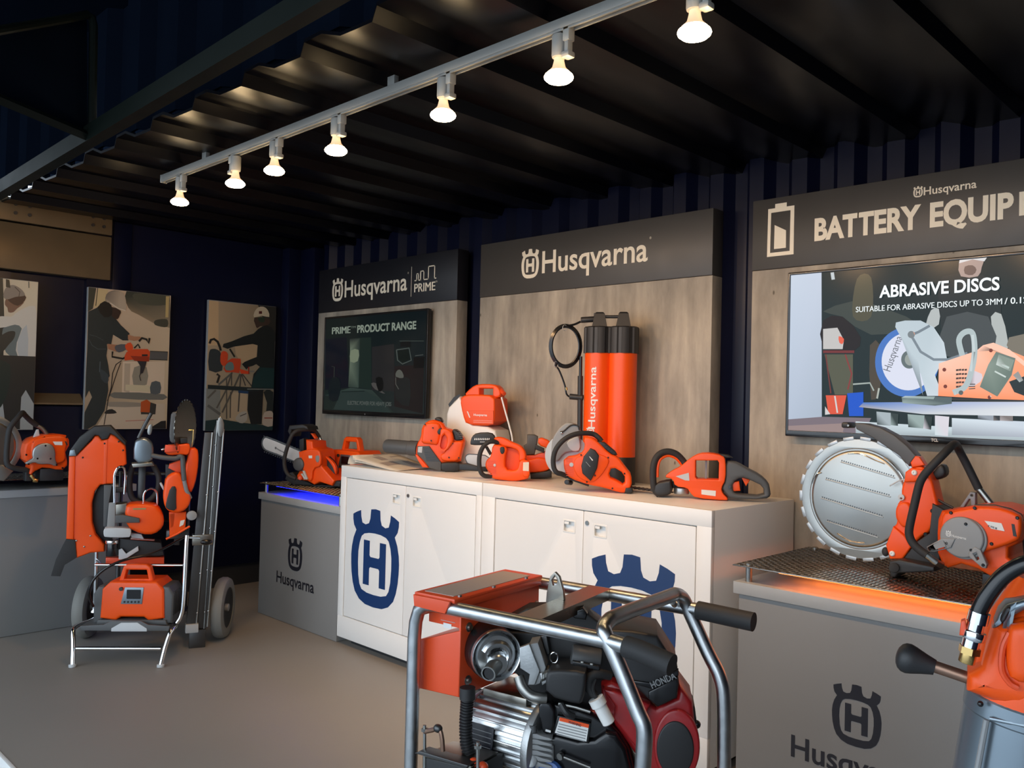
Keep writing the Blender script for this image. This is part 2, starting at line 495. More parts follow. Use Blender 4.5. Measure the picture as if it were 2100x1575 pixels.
for a, c in zip(sk, sk[1:]):
    b.span((X(min(a[0], c[0])) - .0035, -.0055, min(a[1], c[1]) - .0035), (X(max(a[0], c[0])) + .0035, -.004, max(a[1], c[1]) + .0035))
obj('lettering', b, 'sign_cream', t, label='cream lettering and emblem on the header')
t, X = panel('wall_display', -3.826, -2.195, 'middle display panel with a grey header, behind the orange double tank', 'header_grey')
b = B(); put_emblem(b, X(-3.404), 2.163, .172, -.004); put_text(b, 'Husqvarna', X(-3.309), 2.186, .122, -.0055, .735, .014)
put_text(b, '®', X(-2.565), 2.295, .012, -.0055, .012, .0)
obj('lettering', b, 'sign_cream', t, label='cream lettering and emblem on the header')
t, X = panel('wall_display', -1.985, -.15, 'display panel with a battery symbol on its header, behind the lit screen at right', 'header_grey')
b = B(); put_emblem(b, X(-1.250), 2.314, .045, -.004); put_text(b, 'Husqvarna', X(-1.228), 2.319, .031, -.0055, .195, .014)
f = lambda l: [(X(p[0]), p[1]) for p in l]
b.prism(f([(-1.909, 2.137), (-1.907, 2.357), (-1.873, 2.357), (-1.873, 2.376), (-1.817, 2.376), (-1.817, 2.357), (-1.780, 2.357), (-1.780, 2.137)]), -.0055, -.004,
        holes=[f([(-1.894, 2.154), (-1.892, 2.338), (-1.798, 2.338), (-1.799, 2.154)])])
b.prism(f([(-1.875, 2.170), (-1.874, 2.280), (-1.818, 2.249), (-1.817, 2.170)]), -.0055, -.004)
put_text(b, 'BATTERY', X(-1.684), 2.189, .090, -.0055, .447, .04)
put_text(b, 'EQUIP', X(-1.203), 2.189, .090, -.0055, .299, .04); put_text(b, 'MENT', X(-.886), 2.189, .090, -.0055, .262, .04)
obj('lettering', b, 'sign_cream', t, label='cream lettering and battery symbol on the header')

# ------------------------------------------------------------------ white counter: two cabinets
FY = 2.90; BY = 3.585
def cabinet(x0, x1, doors, label, emb_door):
    t = thing('storage_cabinet', label, 'cabinet', ((x0 + x1) / 2, FY, 0), 0, 'white steel cabinets forming the counter')
    h = (x1 - x0) / 2; X = lambda x: x - (x0 + x1) / 2
    d0, dm, d1 = doors
    zb, zt = .175, .974
    b = B()
    b.span((-h, .022, .045), (h, BY - FY, 1.045), .004)
    b.span((-h, 0, zt + .004), (h, .024, 1.045), .004)
    b.span((-h, 0, .045), (h, .024, zb - .004), .004)
    b.span((-h, 0, zb - .006), (X(d0) - .004, .024, zt + .006), .003)
    b.span((X(d1) + .004, 0, zb - .006), (h, .024, zt + .006), .003)
    obj('body', b, 'white_paint', t)
    obj('plinth', B().span((-h + .05, .07, 0), (h - .05, BY - FY - .03, .047)), 'plinth_black', t, label='black recessed plinth')
    for k, (a, c) in enumerate(((d0, dm), (dm, d1))):
        a, c = X(a), X(c)
        hx = c - .115 if k == 0 else a + .045 + .015
        hole = rrect(hx, .872, hx + .068, .924, .004, 2)
        dr = obj('door', B().prism(rrect(a + .0015, zb, c - .0015, zt, .003, 1), .003, .019, .0015, [hole]), 'white_paint', t)
        bb = B()
        bb.prism(rrect(hx - .003, .869, hx + .071, .927, .006, 3), .0015, .0045, .0005, [rrect(hx + .004, .876, hx + .064, .920, .004, 2)])
        bb.span((hx - .001, .017, .871), (hx + .069, .0185, .925))
        bb.span((hx + .004, .004, .905), (hx + .030, .008, .918), .001)
        obj('recessed_handle', bb, 'white_plastic', dr)
        if k == 1:
            lk = B().cyl((a + .022, .003, .925), (a + .022, -.001, .925), .010, 16)
            lk.span((a + .0212, -.0016, .919), (a + .0228, -.001, .931))
            obj('lock', lk, 'steel', dr, label='round steel keyhole lock')
        if k in emb_door:
            ex = (a + c) / 2 if k == 0 else emb_door[k][0] - (x0 + x1) / 2
            e = B(); put_emblem(e, ex if k else X(emb_door[k][0]), emb_door[k][1], emb_door[k][2], .003, kx=1.0)
            obj('emblem', e, 'navy_emblem', dr, label='navy blue crown emblem')
    return t
cabinet(-4.238, -3.034, (-4.18, -3.63, -3.078), 'white cabinet at the left end of the counter, next to the blue-lit pedestal', {0: (-3.894, .274, .548)})
cabinet(-3.030, -1.750, (-2.939, -2.39, -1.821), 'white cabinet at the right end of the counter, behind the power pack', {1: (-2.125, .274, .548)})

# ------------------------------------------------------------------ grey pedestals with tread plate tops
def pedestal(name, label, fx, yaw, wd, dp, zt, led, emb=None, txt=None, plate_l=0.0, group='grey display pedestals'):
    """origin at the front left bottom corner"""
    t = thing(name, label, 'pedestal', fx, yaw, group)
    obj('body', B().span((.018, .012, .002), (wd - .018, dp - .012, zt - .045), .003), 'pedestal_grey', t)
    obj('top_slab', B().span((0, 0, zt - .045), (wd, dp, zt), .003), 'pedestal_top', t)
    pz = zt + .062
    tpb = B().span((-plate_l, -.006, pz - .004), (wd + plate_l, dp + .004, pz), .001)
    pitch = .0185
    for i in range(int(wd / pitch)):
        for j in range(int(dp / pitch)):
            x0, y0 = (i + .5) * pitch, (j + .5) * pitch
            a = rad(45 if (i + j) % 2 else -45); ca, sa = cos(a), sin(a)
            q = lambda l, w_, z: tpb.bm.verts.new((x0 + l * ca - w_ * sa, y0 + l * sa + w_ * ca, pz + z))
            o4 = [q(-.0105, 0, -.0002), q(0, -.0030, -.0002), q(.0105, 0, -.0002), q(0, .0030, -.0002)]
            i4 = [q(-.0060, 0, .0019), q(0, -.0012, .0019), q(.0060, 0, .0019), q(0, .0012, .0019)]
            for k in range(4): tpb.bm.faces.new((o4[k], o4[(k + 1) % 4], i4[(k + 1) % 4], i4[k]))
            tpb.bm.faces.new(i4)
    obj('tread_plate', tpb, 'tread_plate', t, label='bright tread plate raised on standoffs')
    for sx in (.045, wd - .045):
        for sy in (.035, dp - .035):
            s = B().cyl((sx, sy, zt), (sx, sy, pz - .004), .012, 20)
            s.lathe([(.013, 0), (.013, .006), (.009, .009)], (sx, sy, pz), (0, 0, 1), 20)
            obj('standoff', s, 'steel', t)
    if led:
        for yy in (.05, .19, .33, dp - .07):
            obj('light_strip', B().span((.16, yy - .012, pz - .014), (wd - .06, yy + .012, pz - .005), .002), led, t, label='coloured light strip under the plate')
    if False:
        obj('light_strip', B().span((.10, .10, zt + .0), (wd - .10, .125, zt + .012), .002).span((.10, dp - .125, zt), (wd - .10, dp - .10, zt + .012), .002), led, t, label='coloured light strip under the plate')
    if emb or txt:
        b = B()
        if emb: put_emblem(b, emb[0], emb[1], emb[2], .012)
        if txt: put_text(b, 'Husqvarna', txt[0], txt[1], txt[2], .0105, txt[3], .016)
        obj('lettering', b, 'ink', t, label='dark emblem and lettering on the front')
    return t
pedestal('display_pedestal', 'grey pedestal lit blue under its tread plate, left of the white counter', (-5.19, 2.90, 0), 0, .95, .62, .80, 'led_blue',
         (.457, .345, .205), (.243, .243, .070, .44))
pedestal('display_pedestal', 'grey pedestal lit orange under its tread plate, right of the white counter', (-1.634, 2.865, 0), 0, .92, .62, .80, 'led_orange',
         (.462, .322, .205), (.234, .223, .073, .46))
pedestal('display_pedestal', 'grey pedestal along the left end wall under the posters', (-5.57, 1.20, 0), rad(90), 1.05, .40, .855, None)

# ------------------------------------------------------------------ ceiling light track
TY, TZ = 1.85, 2.535
b = B()
b.span((-4.36, TY - .016, TZ), (1.2, TY + .016, TZ + .030), .002)
for s in (-1, 1): b.span((-4.36, TY + s * .011 - .003, TZ - .008), (1.2, TY + s * .011 + .003, TZ + .002), .001)
tr = thing('light_track', 'long pale grey lighting track under the corrugated roof', 'light track', (-1.58, TY, TZ))
o = obj('rail', b, 'track_grey', tr); o.location = (1.58, -TY, -TZ)
o = obj('end_cap', B().span((-4.372, TY - .017, TZ - .009), (-4.36, TY + .017, TZ + .031), .002), 'track_grey', tr); o.location = (1.58, -TY, -TZ)
b = B()
for x in (-3.9, -2.45, -1.0, .6):
    o = obj('hanger', B().span((x - .02, TY - .010, TZ + .028), (x + .02, TY + .010, 2.60), .001), 'track_grey', tr); o.location = (1.58, -TY, -TZ)

LAMPS = [(-4.17, 'lamp at the far left end of the ceiling track', 1), (-3.60, 'second lamp from the left end of the ceiling track, mounted the other way round', -1), (-3.26, 'third lamp from the left end of the ceiling track', 1),
         (-2.80, 'fourth lamp from the left end of the ceiling track, above the middle of the counter', 1), (-2.17, 'third lamp from the right on the ceiling track in the picture', 1), (-1.655, 'second lamp from the right on the ceiling track in the picture', 1),
         (-1.195, 'lamp at the top of the picture, rightmost on the ceiling track', 1)]
AIM = {-4.17: (16, 64), -3.60: (44, 14)}
def track_lamp(x, label, sg):
    t = thing('track_lamp', label, 'spotlight', (x, TY, TZ), 0, 'spotlights on the ceiling track')
    ox = sg * .035
    b = B().span((ox - .012, -.014, -.040), (ox + .012, .014, .002), .003).span((ox - .007, -.011, -.075), (ox + .007, .011, -.036), .002)
    b.span((ox - .016, -.016, -.088), (ox + .014, .016, -.070), .005)
    obj('adapter', b, 'lamp_body', t)
    obj('socket', B().lathe([(.020, 0), (.0225, -.004), (.0225, -.060), (.021, -.066), (.012, -.068)], (0, 0, -.012), (0, 0, 1), 24).span((0, -.008, -.080), (ox, .008, -.066), .003), 'lamp_body', t)
    obj('bulb_neck', B().lathe([(.014, 0), (.0155, -.012), (.020, -.030), (.033, -.044)], (0, 0, -.078), (0, 0, 1), 28), 'lamp_neck', t)
    bl = obj('bulb', B().lathe([(.032, 0), (.041, -.008), (.0435, -.014), (.042, -.019), (.034, -.026), (.018, -.030), (0, -.031)], (0, 0, -.122), (0, 0, 1), 32), 'lamp_face', t, label='glowing warm white bulb face')
    L = bpy.data.lights.new('lamp_light', 'SPOT'); L.energy = LAMP_W; L.color = (1.0, .58, .28); L.spot_size = rad(120); L.spot_blend = .8; L.shadow_soft_size = .04
    lo = bpy.data.objects.new('lamp_light', L); COL.objects.link(lo); lo.parent = t; lo.location = (0, 0, -.160); a = AIM.get(x, (45, 0)); lo.rotation_euler = (rad(a[0]), rad(a[1]), 0)
    return t
for x, l, s in LAMPS: track_lamp(x, l, s)

# dark steel frame hanging in front of the upper wall
t = thing('window_flap', 'dark steel frame with a rounded corner, high at the top left', 'frame', (-3.55, 1.2, 2.46))
def L3(p): return Vector(p) - Vector((-3.55, 1.2, 2.46))
top = [L3(at_depth(x, y, d)) for x, y, d in ((-120, 82, 2.5), (60, 52, 3.0), (150, 36, 3.25), (178, 30, 3.32))]
cnr = [L3(at_depth(x, y, d)) for x, y, d in ((188, 36, 3.34), (192, 52, 3.34), (190, 160, 3.34), (189, 282, 3.34))]
obj('frame_tube', B().tube(top + cnr, .016, 10), 'beam_dark', t)
obj('lower_rail', B().tube([L3(at_depth(x, y, d)) for x, y, d in ((192, 284, 3.34), (-60, 178, 2.9))], .02, 4), 'beam_dark', t)
obj('flap_panel', B().poly([L3(at_depth(x, y, d)) for x, y, d in ((-60, 72, 2.8), (178, 36, 3.36), (180, 280, 3.36), (-60, 176, 2.95))]).poly([L3(at_depth(x, y, d)) for x, y, d in ((-60, 72, 2.81), (178, 36, 3.37), (180, 280, 3.37), (-60, 176, 2.96))]), 'shaded_navy', t)
# ------------------------------------------------------------------ flat pictures (posters, screens): coloured shapes in thin layers
def attr_mat(name, emit=False, rough=.35, gain=1.0):
    m = bpy.data.materials.new(name); m.use_nodes = True
    n = m.node_tree.nodes; l = m.node_tree.links; p = n['Principled BSDF']
    a = n.new('ShaderNodeVertexColor'); a.layer_name = 'Col'
    p.inputs['Roughness'].default_value = rough
    if emit:
        p.inputs['Base Color'].default_value = (.004, .004, .004, 1)
        l.new(a.outputs[0], p.inputs['Emission Color']); p.inputs['Emission Strength'].default_value = gain; p.inputs['Specular IOR Level'].default_value = .12
    else:
        l.new(a.outputs[0], p.inputs['Base Color'])
    M[name] = m
attr_mat('poster_print', False, .45)
attr_mat('screen_bright', True, .2, 1.05)
attr_mat('screen_dim', True, .12, .9)

class Pic:
    """layers of flat coloured shapes on a sheet; every later shape lies .1 mm nearer the viewer"""
    def __init__(s, fr, y0=-.0004, crop=None, step=.00012):
        s.fr, s.y, s.crop, s.step = fr, y0, crop, step; s.V = []; s.F = []; s.C = []; s.n = 0
        s.clip = None
    def add(s, col, pts, sm=0, raw=False, closed=True):
        if sm:
            if isinstance(col, list): col = [c for c in col for _ in range(2 * sm)]
            pts = [(q.x, q.y) for q in spline([(a, c, 0) for a, c in pts], 2 * sm, True)]
        y = s.y - s.n * s.step; s.n += 1
        k = len(s.V)
        cols = col if isinstance(col, list) else [col] * len(pts)
        for p in pts:
            u, z = p if raw else s.fr.uv(p[0], p[1], y, s.crop)
            if s.clip:
                u = min(max(u, s.clip[0]), s.clip[2]); z = min(max(z, s.clip[1]), s.clip[3])
            s.V.append((u, y, z))
        s.F.append(list(range(k, len(s.V)))); s.C.append([srgb(*c) for c in cols])
    def line(s, col, pts, wd):
        """a drawn stroke, width in crop pixels"""
        L = []; R = []
        P = [Vector(p) for p in pts]
        for i, p in enumerate(P):
            a = P[max(0, i - 1)]; b = P[min(len(P) - 1, i + 1)]
            t = (b - a).normalized(); nn = Vector((-t.y, t.x)) * wd / 2
            L.append(tuple(p + nn)); R.append(tuple(p - nn))
        for i in range(len(P) - 1):
            s.add(col, [L[i], L[i + 1], R[i + 1], R[i]]); s.n -= 1
        s.n += 1
    def text(s, col, body, x, z, cap, width, bold=.02, R=None):
        y = s.y - s.n * s.step; s.n += 1
        b = B(); put_text(b, body, x, z, cap, y, width, bold, R)
        k = len(s.V); b.bm.verts.ensure_lookup_table(); b.bm.verts.index_update()
        for v in b.bm.verts: s.V.append(tuple(v.co))
        for f in b.bm.faces:
            s.F.append([k + v.index for v in f.verts]); s.C.append([srgb(*col)] * len(f.verts))
        b.bm.free()
    def build(s, name, m, parent, label=None):
        me = bpy.data.meshes.new(name)
        me.from_pydata(s.V, [], s.F)
        ca = me.color_attributes.new('Col', 'FLOAT_COLOR', 'CORNER')
        i = 0
        for cs in s.C:
            for c in cs: ca.data[i].color = (*c, 1); i += 1
        # all faces look towards the viewer (-y)
        me.update()
        bm = bmesh.new(); bm.from_mesh(me)
        bm.normal_update()
        for f in bm.faces:
            if f.normal.y > 0: f.normal_flip()
        bm.to_mesh(me); bm.free()
        me.materials.append(M[m]); o = bpy.data.objects.new(name, me); COL.objects.link(o); o.parent = parent
        if label: o['label'] = label
        return o

# ---------------- posters on the end wall
PX = -5.950
def poster(y0, y1, z0, z1, label):
    fr = Fr((PX, (y0 + y1) / 2, z0), rad(90))
    t = thing('poster', label, 'poster', (PX, (y0 + y1) / 2, z0), rad(90), 'photo posters on the end wall')
    h = (y1 - y0) / 2
    obj('backing_board', B().span((-h, 0, 0), (h, .030, z1 - z0), .002), 'mid_grey', t)
    p = Pic(fr); p.clip = (-h + .002, .002, h - .002, z1 - z0 - .002)
    return t, fr, p
t, fr, p = poster(1.20, 1.744, 1.19, 2.130, 'poster at the left edge, showing a person in a white shirt and dark trousers')
p.crop = (0, 560, 4.92)
p.add([(196, 186, 165), (196, 186, 165), (200, 186, 160), (185, 170, 145)], [(-300, 1700), (410, 1700), (410, 20), (-300, 20)])
p.add((28, 38, 36), [(-300, 20), (30, 40), (45, 500), (30, 1000), (-300, 1000)])
p.add((96, 108, 108), [(30, 560), (200, 520), (240, 640), (200, 830), (60, 800)], 2)
p.add((150, 155, 155), [(-300, 1000), (410, 1100), (410, 1700), (-300, 1700)])
p.add((196, 190, 178), [(-60, 440), (110, 440), (150, 410), (250, 350), (330, 330), (370, 400), (375, 840), (180, 840), (170, 700), (220, 560), (150, 520), (60, 545), (-60, 545)], 1)
p.add([(172, 176, 176)] * 4, [(190, 840), (180, 680), (270, 520), (280, 840)], 1)
p.add((40, 44, 42), [(60, 600), (150, 590), (140, 660), (90, 720), (20, 800), (-60, 820), (-60, 700)], 2)
p.add((34, 35, 34), [(-60, 820), (60, 830), (180, 835), (365, 842), (345, 1320), (260, 1180), (215, 1250), (205, 1400), (200, 1575), (60, 1575), (20, 1250), (-60, 1150)], 0)
p.add((20, 38, 35), [(-100, 900), (100, 920), (90, 1150), (10, 1350), (-100, 1350)], 1)
p.add((112, 82, 66), [(55, 270), (90, 250), (200, 240), (240, 300), (170, 360), (135, 395), (85, 395), (75, 350), (50, 320)], 1)
p.add((60, 40, 34), [(75, 250), (250, 222), (250, 280), (180, 330), (110, 300), (80, 270)], 1)
p.add((128, 118, 108), [(35, 210), (60, 150), (130, 120), (210, 160), (250, 225), (160, 240), (80, 265), (40, 250)], 2)
p.line((70, 60, 52), [(150, 140), (200, 190), (190, 240)], 8)
p.add((40, 44, 40), [(60, 60), (95, 70), (105, 150), (60, 140)])
p.line((90, 92, 84), [(290, 85), (292, 150)], 10)
p.build('print', 'poster_print', t, 'printed photograph')

t, fr, p = poster(2.045, 2.600, 1.190, 2.133, 'poster showing a worker in dark clothes holding a chainsaw, second from left')
p.crop = (165, 580, 5.079)
p.add([(150, 132, 108), (190, 170, 140), (205, 180, 150), (196, 170, 145)], [(-20, 1600), (960, 1600), (960, 30), (-20, 30)])
p.add([(52, 56, 48), (96, 92, 78), (150, 132, 106), (130, 112, 88), (60, 62, 52)], [(480, 80), (930, 120), (930, 470), (600, 330), (500, 260)], 1)
p.add((78, 78, 64), [(560, 110), (900, 140), (890, 230), (620, 220)], 2)
p.add((70, 68, 56), [(780, 390), (900, 380), (900, 460), (780, 440)], 2)
p.add((190, 165, 110), [(890, 140), (925, 140), (915, 360), (885, 360)])
p.add((196, 172, 128), [(175, 60), (290, 70), (270, 180), (180, 260), (135, 260)])
p.add((58, 58, 48), [(70, 40), (165, 55), (130, 270), (70, 300)])
p.line((40, 42, 34), [(180, 50), (160, 240)], 8)
p.add([(206, 184, 158)] * 4, [(440, 820), (880, 820), (870, 1230), (430, 1200)])
p.add((176, 158, 136), [(460, 840), (520, 840), (510, 1150), (450, 1130)])
p.add((140, 132, 116), [(560, 880), (690, 880), (690, 1060), (550, 1060)], 1)
p.add((196, 182, 150), [(470, 1060), (740, 1070), (740, 1140), (470, 1120)])
p.add((106, 104, 96), [(350, 1140), (870, 1160), (860, 1220), (350, 1200)], 1)
p.add((80, 86, 88), [(740, 1035), (830, 1035), (830, 1150), (730, 1150)], 1)
p.add((190, 172, 150), [(300, 1250), (880, 1260), (880, 1560), (150, 1560), (240, 1380)])
p.add((140, 130, 116), [(300, 1240), (620, 1250), (620, 1290), (300, 1290)], 1)
p.line((160, 50, 40), [(470, 1440), (760, 1425)], 5)
p.add((28, 28, 28), [(745, 1500), (840, 1440), (890, 1435), (890, 1560), (740, 1560)])
p.add((176, 76, 28), [(630, 1240), (690, 1215), (730, 1245), (720, 1350), (625, 1350)])
p.add((52, 50, 46), [(730, 1245), (790, 1265), (780, 1370), (630, 1370), (630, 1345), (720, 1350)])
p.add((34, 33, 30), [(270, 1330), (330, 1315), (380, 1355), (300, 1365), (250, 1360)], 1)
p.line((34, 32, 30), [(430, 810), (370, 850), (335, 940), (320, 1090), (290, 1200), (270, 1340), (245, 1480)], 9)
p.line((34, 32, 30), [(420, 830), (385, 920), (355, 1010), (320, 1120), (280, 1230)], 9)
# worker
p.add((36, 44, 44), [(80, 300), (170, 260), (230, 200), (330, 260), (350, 350), (420, 440), (510, 525), (500, 600), (440, 600), (340, 540), (320, 640), (275, 640), (280, 690), (270, 760), (290, 860), (305, 970), (285, 1000), (290, 1120), (250, 1330), (160, 1475), (70, 1560), (30, 1560), (40, 1350), (120, 1190), (90, 1120), (50, 1200), (55, 1000), (70, 700)])
p.add((52, 62, 66), [(210, 900), (290, 960), (280, 1050), (215, 1000)], 1)
p.line((78, 88, 92), [(90, 590), (120, 650), (180, 690), (270, 690)], 4)
p.line((70, 78, 80), [(95, 540), (170, 560), (240, 600)], 4)
p.line((80, 92, 98), [(205, 820), (200, 930)], 8)
p.add((52, 36, 28), [(320, 250), (420, 290), (410, 335), (385, 380), (330, 350)], 1)
p.add((24, 22, 20), [(180, 260), (250, 190), (320, 230), (330, 330), (250, 360)], 1)
p.add([(120, 108, 96)] * 3 + [(176, 158, 136)] * 6, [(260, 190), (270, 120), (320, 85), (390, 80), (450, 110), (475, 190), (470, 290), (400, 260), (310, 210)], 1)
p.line((210, 196, 176), [(310, 210), (390, 265), (470, 290)], 9)
p.add((170, 120, 88), [(495, 540), (560, 560), (620, 560), (640, 590), (560, 605), (495, 590)])
p.add((160, 110, 80), [(280, 635), (370, 645), (440, 650), (450, 700), (380, 720), (290, 690)])
p.add((84, 84, 88), [(370, 650), (470, 640), (480, 690), (400, 725), (360, 690)], 1)
p.line((34, 34, 30), [(610, 610), (640, 575), (690, 590), (710, 630), (720, 575)], 22)
p.line((30, 30, 28), [(560, 680), (600, 640), (620, 680)], 16)
p.line((28, 26, 24), [(335, 715), (330, 770), (440, 790), (480, 770)], 20)
p.add((214, 76, 30), [(465, 650), (520, 620), (550, 680), (520, 720), (480, 700)], 1)
p.add((206, 72, 30), [(480, 720), (560, 690), (700, 690), (725, 720), (715, 810), (620, 815), (540, 800), (460, 810), (460, 760)])
p.add((150, 48, 22), [(520, 760), (715, 770), (715, 820), (560, 812)])
p.add((40, 34, 32), [(640, 745), (700, 745), (700, 765), (640, 765)])
p.add((86, 84, 82), [(725, 712), (910, 720), (905, 800), (720, 795)])
p.line((30, 30, 28), [(725, 712), (910, 720)], 7)
p.line((30, 30, 28), [(720, 798), (905, 804)], 7)
p.add((44, 40, 44), [(590, 815), (690, 820), (680, 860), (650, 940), (620, 950), (625, 870)])
p.line((40, 38, 36), [(630, 940), (615, 970), (628, 1020)], 8)
p.build('print', 'poster_print', t, 'printed photograph')

t, fr, p = poster(2.880, 3.430, 1.175, 2.133, 'poster showing a worker in a white helmet cutting with a power saw, nearest the corner')
p.crop = (415, 605, 5.432)
p.add([(160, 146, 122), (140, 130, 108), (128, 112, 88), (178, 152, 122)], [(20, 1520), (820, 1520), (820, 60), (60, 60)])
p.add((196, 164, 124), [(70, 60), (180, 70), (180, 560), (60, 560)], 0)
p.add((44, 42, 36), [(620, 110), (830, 130), (830, 520), (700, 330)])
p.add((176, 150, 116), [(360, 560), (620, 540), (610, 720), (440, 760)], 1)
p.add((122, 124, 118), [(40, 1040), (200, 1060), (200, 1520), (20, 1520)])
p.add((172, 152, 124), [(330, 1080), (500, 1090), (500, 1400), (300, 1400)])
p.line((90, 90, 86), [(180, 1000), (330, 870)], 22)
p.line((92, 88, 80), [(60, 1150), (150, 1060)], 22)
p.line((84, 80, 72), [(160, 1260), (260, 1070), (330, 860)], 18)
p.line((84, 80, 72), [(220, 1310), (330, 1080), (420, 880)], 20)
p.line((84, 80, 72), [(270, 1380), (270, 930)], 14)
p.line((74, 70, 64), [(325, 870), (325, 1010)], 14)
p.line((76, 72, 66), [(310, 1370), (315, 1080)], 12)
p.line((76, 72, 66), [(430, 880), (415, 1060), (400, 1300)], 16)
p.line((70, 66, 60), [(435, 880), (480, 1010)], 13)
p.line((70, 66, 60), [(445, 880), (560, 1030)], 13)
p.line((90, 90, 86), [(60, 1230), (200, 1330)], 30)
p.line((40, 38, 34), [(160, 880), (190, 900), (165, 980)], 26)
p.add((26, 50, 52), [(20, 1400), (200, 1380), (420, 1420), (800, 1460), (800, 1520), (20, 1520)])
p.add((164, 158, 146), [(370, 1370), (420, 1310), (490, 1300), (500, 1380), (450, 1430), (390, 1410)], 1)
p.line((70, 64, 60), [(420, 1350), (490, 1320)], 10)
p.add((26, 30, 29), [(620, 380), (700, 330), (770, 360), (810, 420), (800, 1050), (760, 1060), (540, 1050), (570, 880), (640, 800), (600, 770), (560, 790), (520, 800), (490, 830), (440, 770), (470, 745), (540, 715), (605, 690), (615, 560), (560, 545), (350, 575), (280, 600), (225, 580), (235, 545), (330, 515), (460, 460), (570, 430)])
p.add((22, 50, 50), [(640, 805), (800, 815), (795, 1040), (550, 1030), (565, 930)], 0)
p.add((24, 26, 26), [(515, 1050), (680, 1060), (660, 1440), (540, 1440), (500, 1280)])
p.add((34, 40, 38), [(680, 1080), (790, 1080), (780, 1440), (700, 1440), (720, 1200)], 1)
p.add((176, 162, 146), [(670, 1380), (690, 1310), (750, 1290), (790, 1320), (780, 1460), (680, 1450)], 1)
p.line((140, 60, 40), [(690, 1370), (780, 1370)], 12)
p.add((64, 48, 38), [(580, 250), (745, 260), (740, 330), (640, 350), (610, 370), (590, 330)], 1)
p.add((196, 180, 152), [(575, 250), (580, 190), (620, 140), (680, 130), (730, 170), (745, 245), (660, 230)], 1)
p.add((80, 30, 24), [(630, 180), (665, 180), (665, 210), (630, 210)])
p.add((40, 52, 38), [(620, 250), (690, 250), (690, 300), (640, 300)], 1)
p.line((34, 34, 32), [(80, 540), (95, 500), (130, 490), (170, 520), (195, 580), (205, 620)], 26)
p.add((46, 52, 54), [(75, 640), (110, 600), (170, 610), (210, 660), (220, 840), (75, 840)], 1)
p.add((200, 70, 34), [(210, 640), (250, 625), (285, 660), (270, 760), (230, 790), (200, 740)], 1)
p.line((34, 34, 30), [(305, 600), (360, 690)], 20)
p.add((190, 66, 34), [(270, 740), (330, 705), (425, 710), (430, 760), (410, 870), (340, 860), (260, 860), (235, 820)])
p.add((96, 118, 116), [(250, 800), (290, 750), (340, 755), (350, 830), (270, 840)], 1)
p.add((206, 66, 30), [(410, 820), (510, 850), (520, 880), (430, 875)])
p.line((150, 40, 26), [(515, 800), (518, 880)], 12)
p.line((120, 116, 106), [(525, 850), (580, 850)], 18)
p.add((34, 42, 42), [(60, 1000), (400, 1020), (790, 1045), (790, 1055), (510, 1075), (400, 1065), (60, 1045)])
p.add((36, 60, 92), [(400, 1062), (515, 1072), (510, 1100), (400, 1090)])
p.line((150, 150, 140), [(500, 1048), (790, 1050)], 6)
p.build('print', 'poster_print', t, 'printed photograph')

# ---------------- wall screens
TVY = 3.54
def wall_screen(x0, x1, z0, z1, label, bez, bottom):
    cx = (x0 + x1) / 2
    fr = Fr((cx, TVY, z0), 0)
    t = thing('wall_screen', label, 'television', (cx, TVY, z0), 0, 'flat screens on the display panels')
    h = (x1 - x0) / 2; H = z1 - z0
    b = B().prism(rrect(-h, 0, h, H, .004, 2), 0, .018, .002, [rrect(-h + bez, bottom, h - bez, H - bez, .001, 1)])
    obj('bezel', b, 'tv_black', t)
    obj('back_cover', B().span((-h + .003, .016, .003), (h - .003, .032, H - .003)).span((-h * .6, .030, .06), (h * .6, .056, H * .7), .012), 'black_plastic', t)
    obj('wall_bracket', B().span((-.2, .054, H * .35), (.2, .062, H * .6), .001), 'dark_metal', t)
    g = B().span((-h + bez - .002, .004, bottom - .002), (h - bez + .002, .016, H - bez + .002))
    obj('panel', g, 'tv_black', t)
    p = Pic(fr, .0038); p.clip = (-h + bez, bottom, h - bez, H - bez)
    return t, fr, p, h, H
t, fr, p, h, H = wall_screen(-5.441, -4.250, 1.318, 2.034, 'dim wall screen with a dark workshop picture, on the left display panel', .014, .030)
p.crop = (650, 620, 6.5625)
p.add([(24, 34, 32), (34, 40, 40), (10, 20, 24), (14, 24, 24)], [(60, 1500), (1480, 1560), (1520, 60), (90, 200)])
p.add((12, 16, 26), [(110, 500), (400, 470), (430, 1150), (300, 1160), (110, 1180)])
p.add([(26, 32, 34), (100, 112, 96), (92, 104, 90), (40, 52, 48), (52, 66, 60), (34, 44, 42)], [(440, 490), (445, 640), (440, 830), (420, 1140), (560, 1150), (580, 480)])
p.add([(112, 122, 102)] * 4, [(455, 650), (560, 640), (550, 790), (450, 800)], 1)
p.add((26, 38, 34), [(580, 480), (730, 470), (730, 1170), (560, 1140)])
p.add((34, 34, 35), [(740, 600), (1040, 560), (1040, 1200), (740, 1180)])
p.add([(34, 46, 44), (48, 62, 58), (44, 56, 52), (34, 42, 40)], [(100, 1250), (450, 1150), (740, 1180), (1040, 1500)])
p.add((38, 50, 48), [(220, 1440), (330, 1200), (650, 1190), (850, 1300), (1000, 1490)])
p.line((14, 24, 24), [(330, 1205), (640, 1195)], 9)
p.add((30, 26, 26), [(1040, 860), (1440, 840), (1420, 1500), (1040, 1400)])
p.add((12, 16, 17), [(1120, 540), (1260, 510), (1260, 600), (1120, 600)])
p.line((70, 78, 74), [(1070, 640), (1240, 615), (1270, 780), (1150, 830), (1085, 780), (1070, 640)], 14)
p.add((12, 22, 20), [(1090, 650), (1230, 635), (1250, 770), (1150, 810), (1095, 760)])
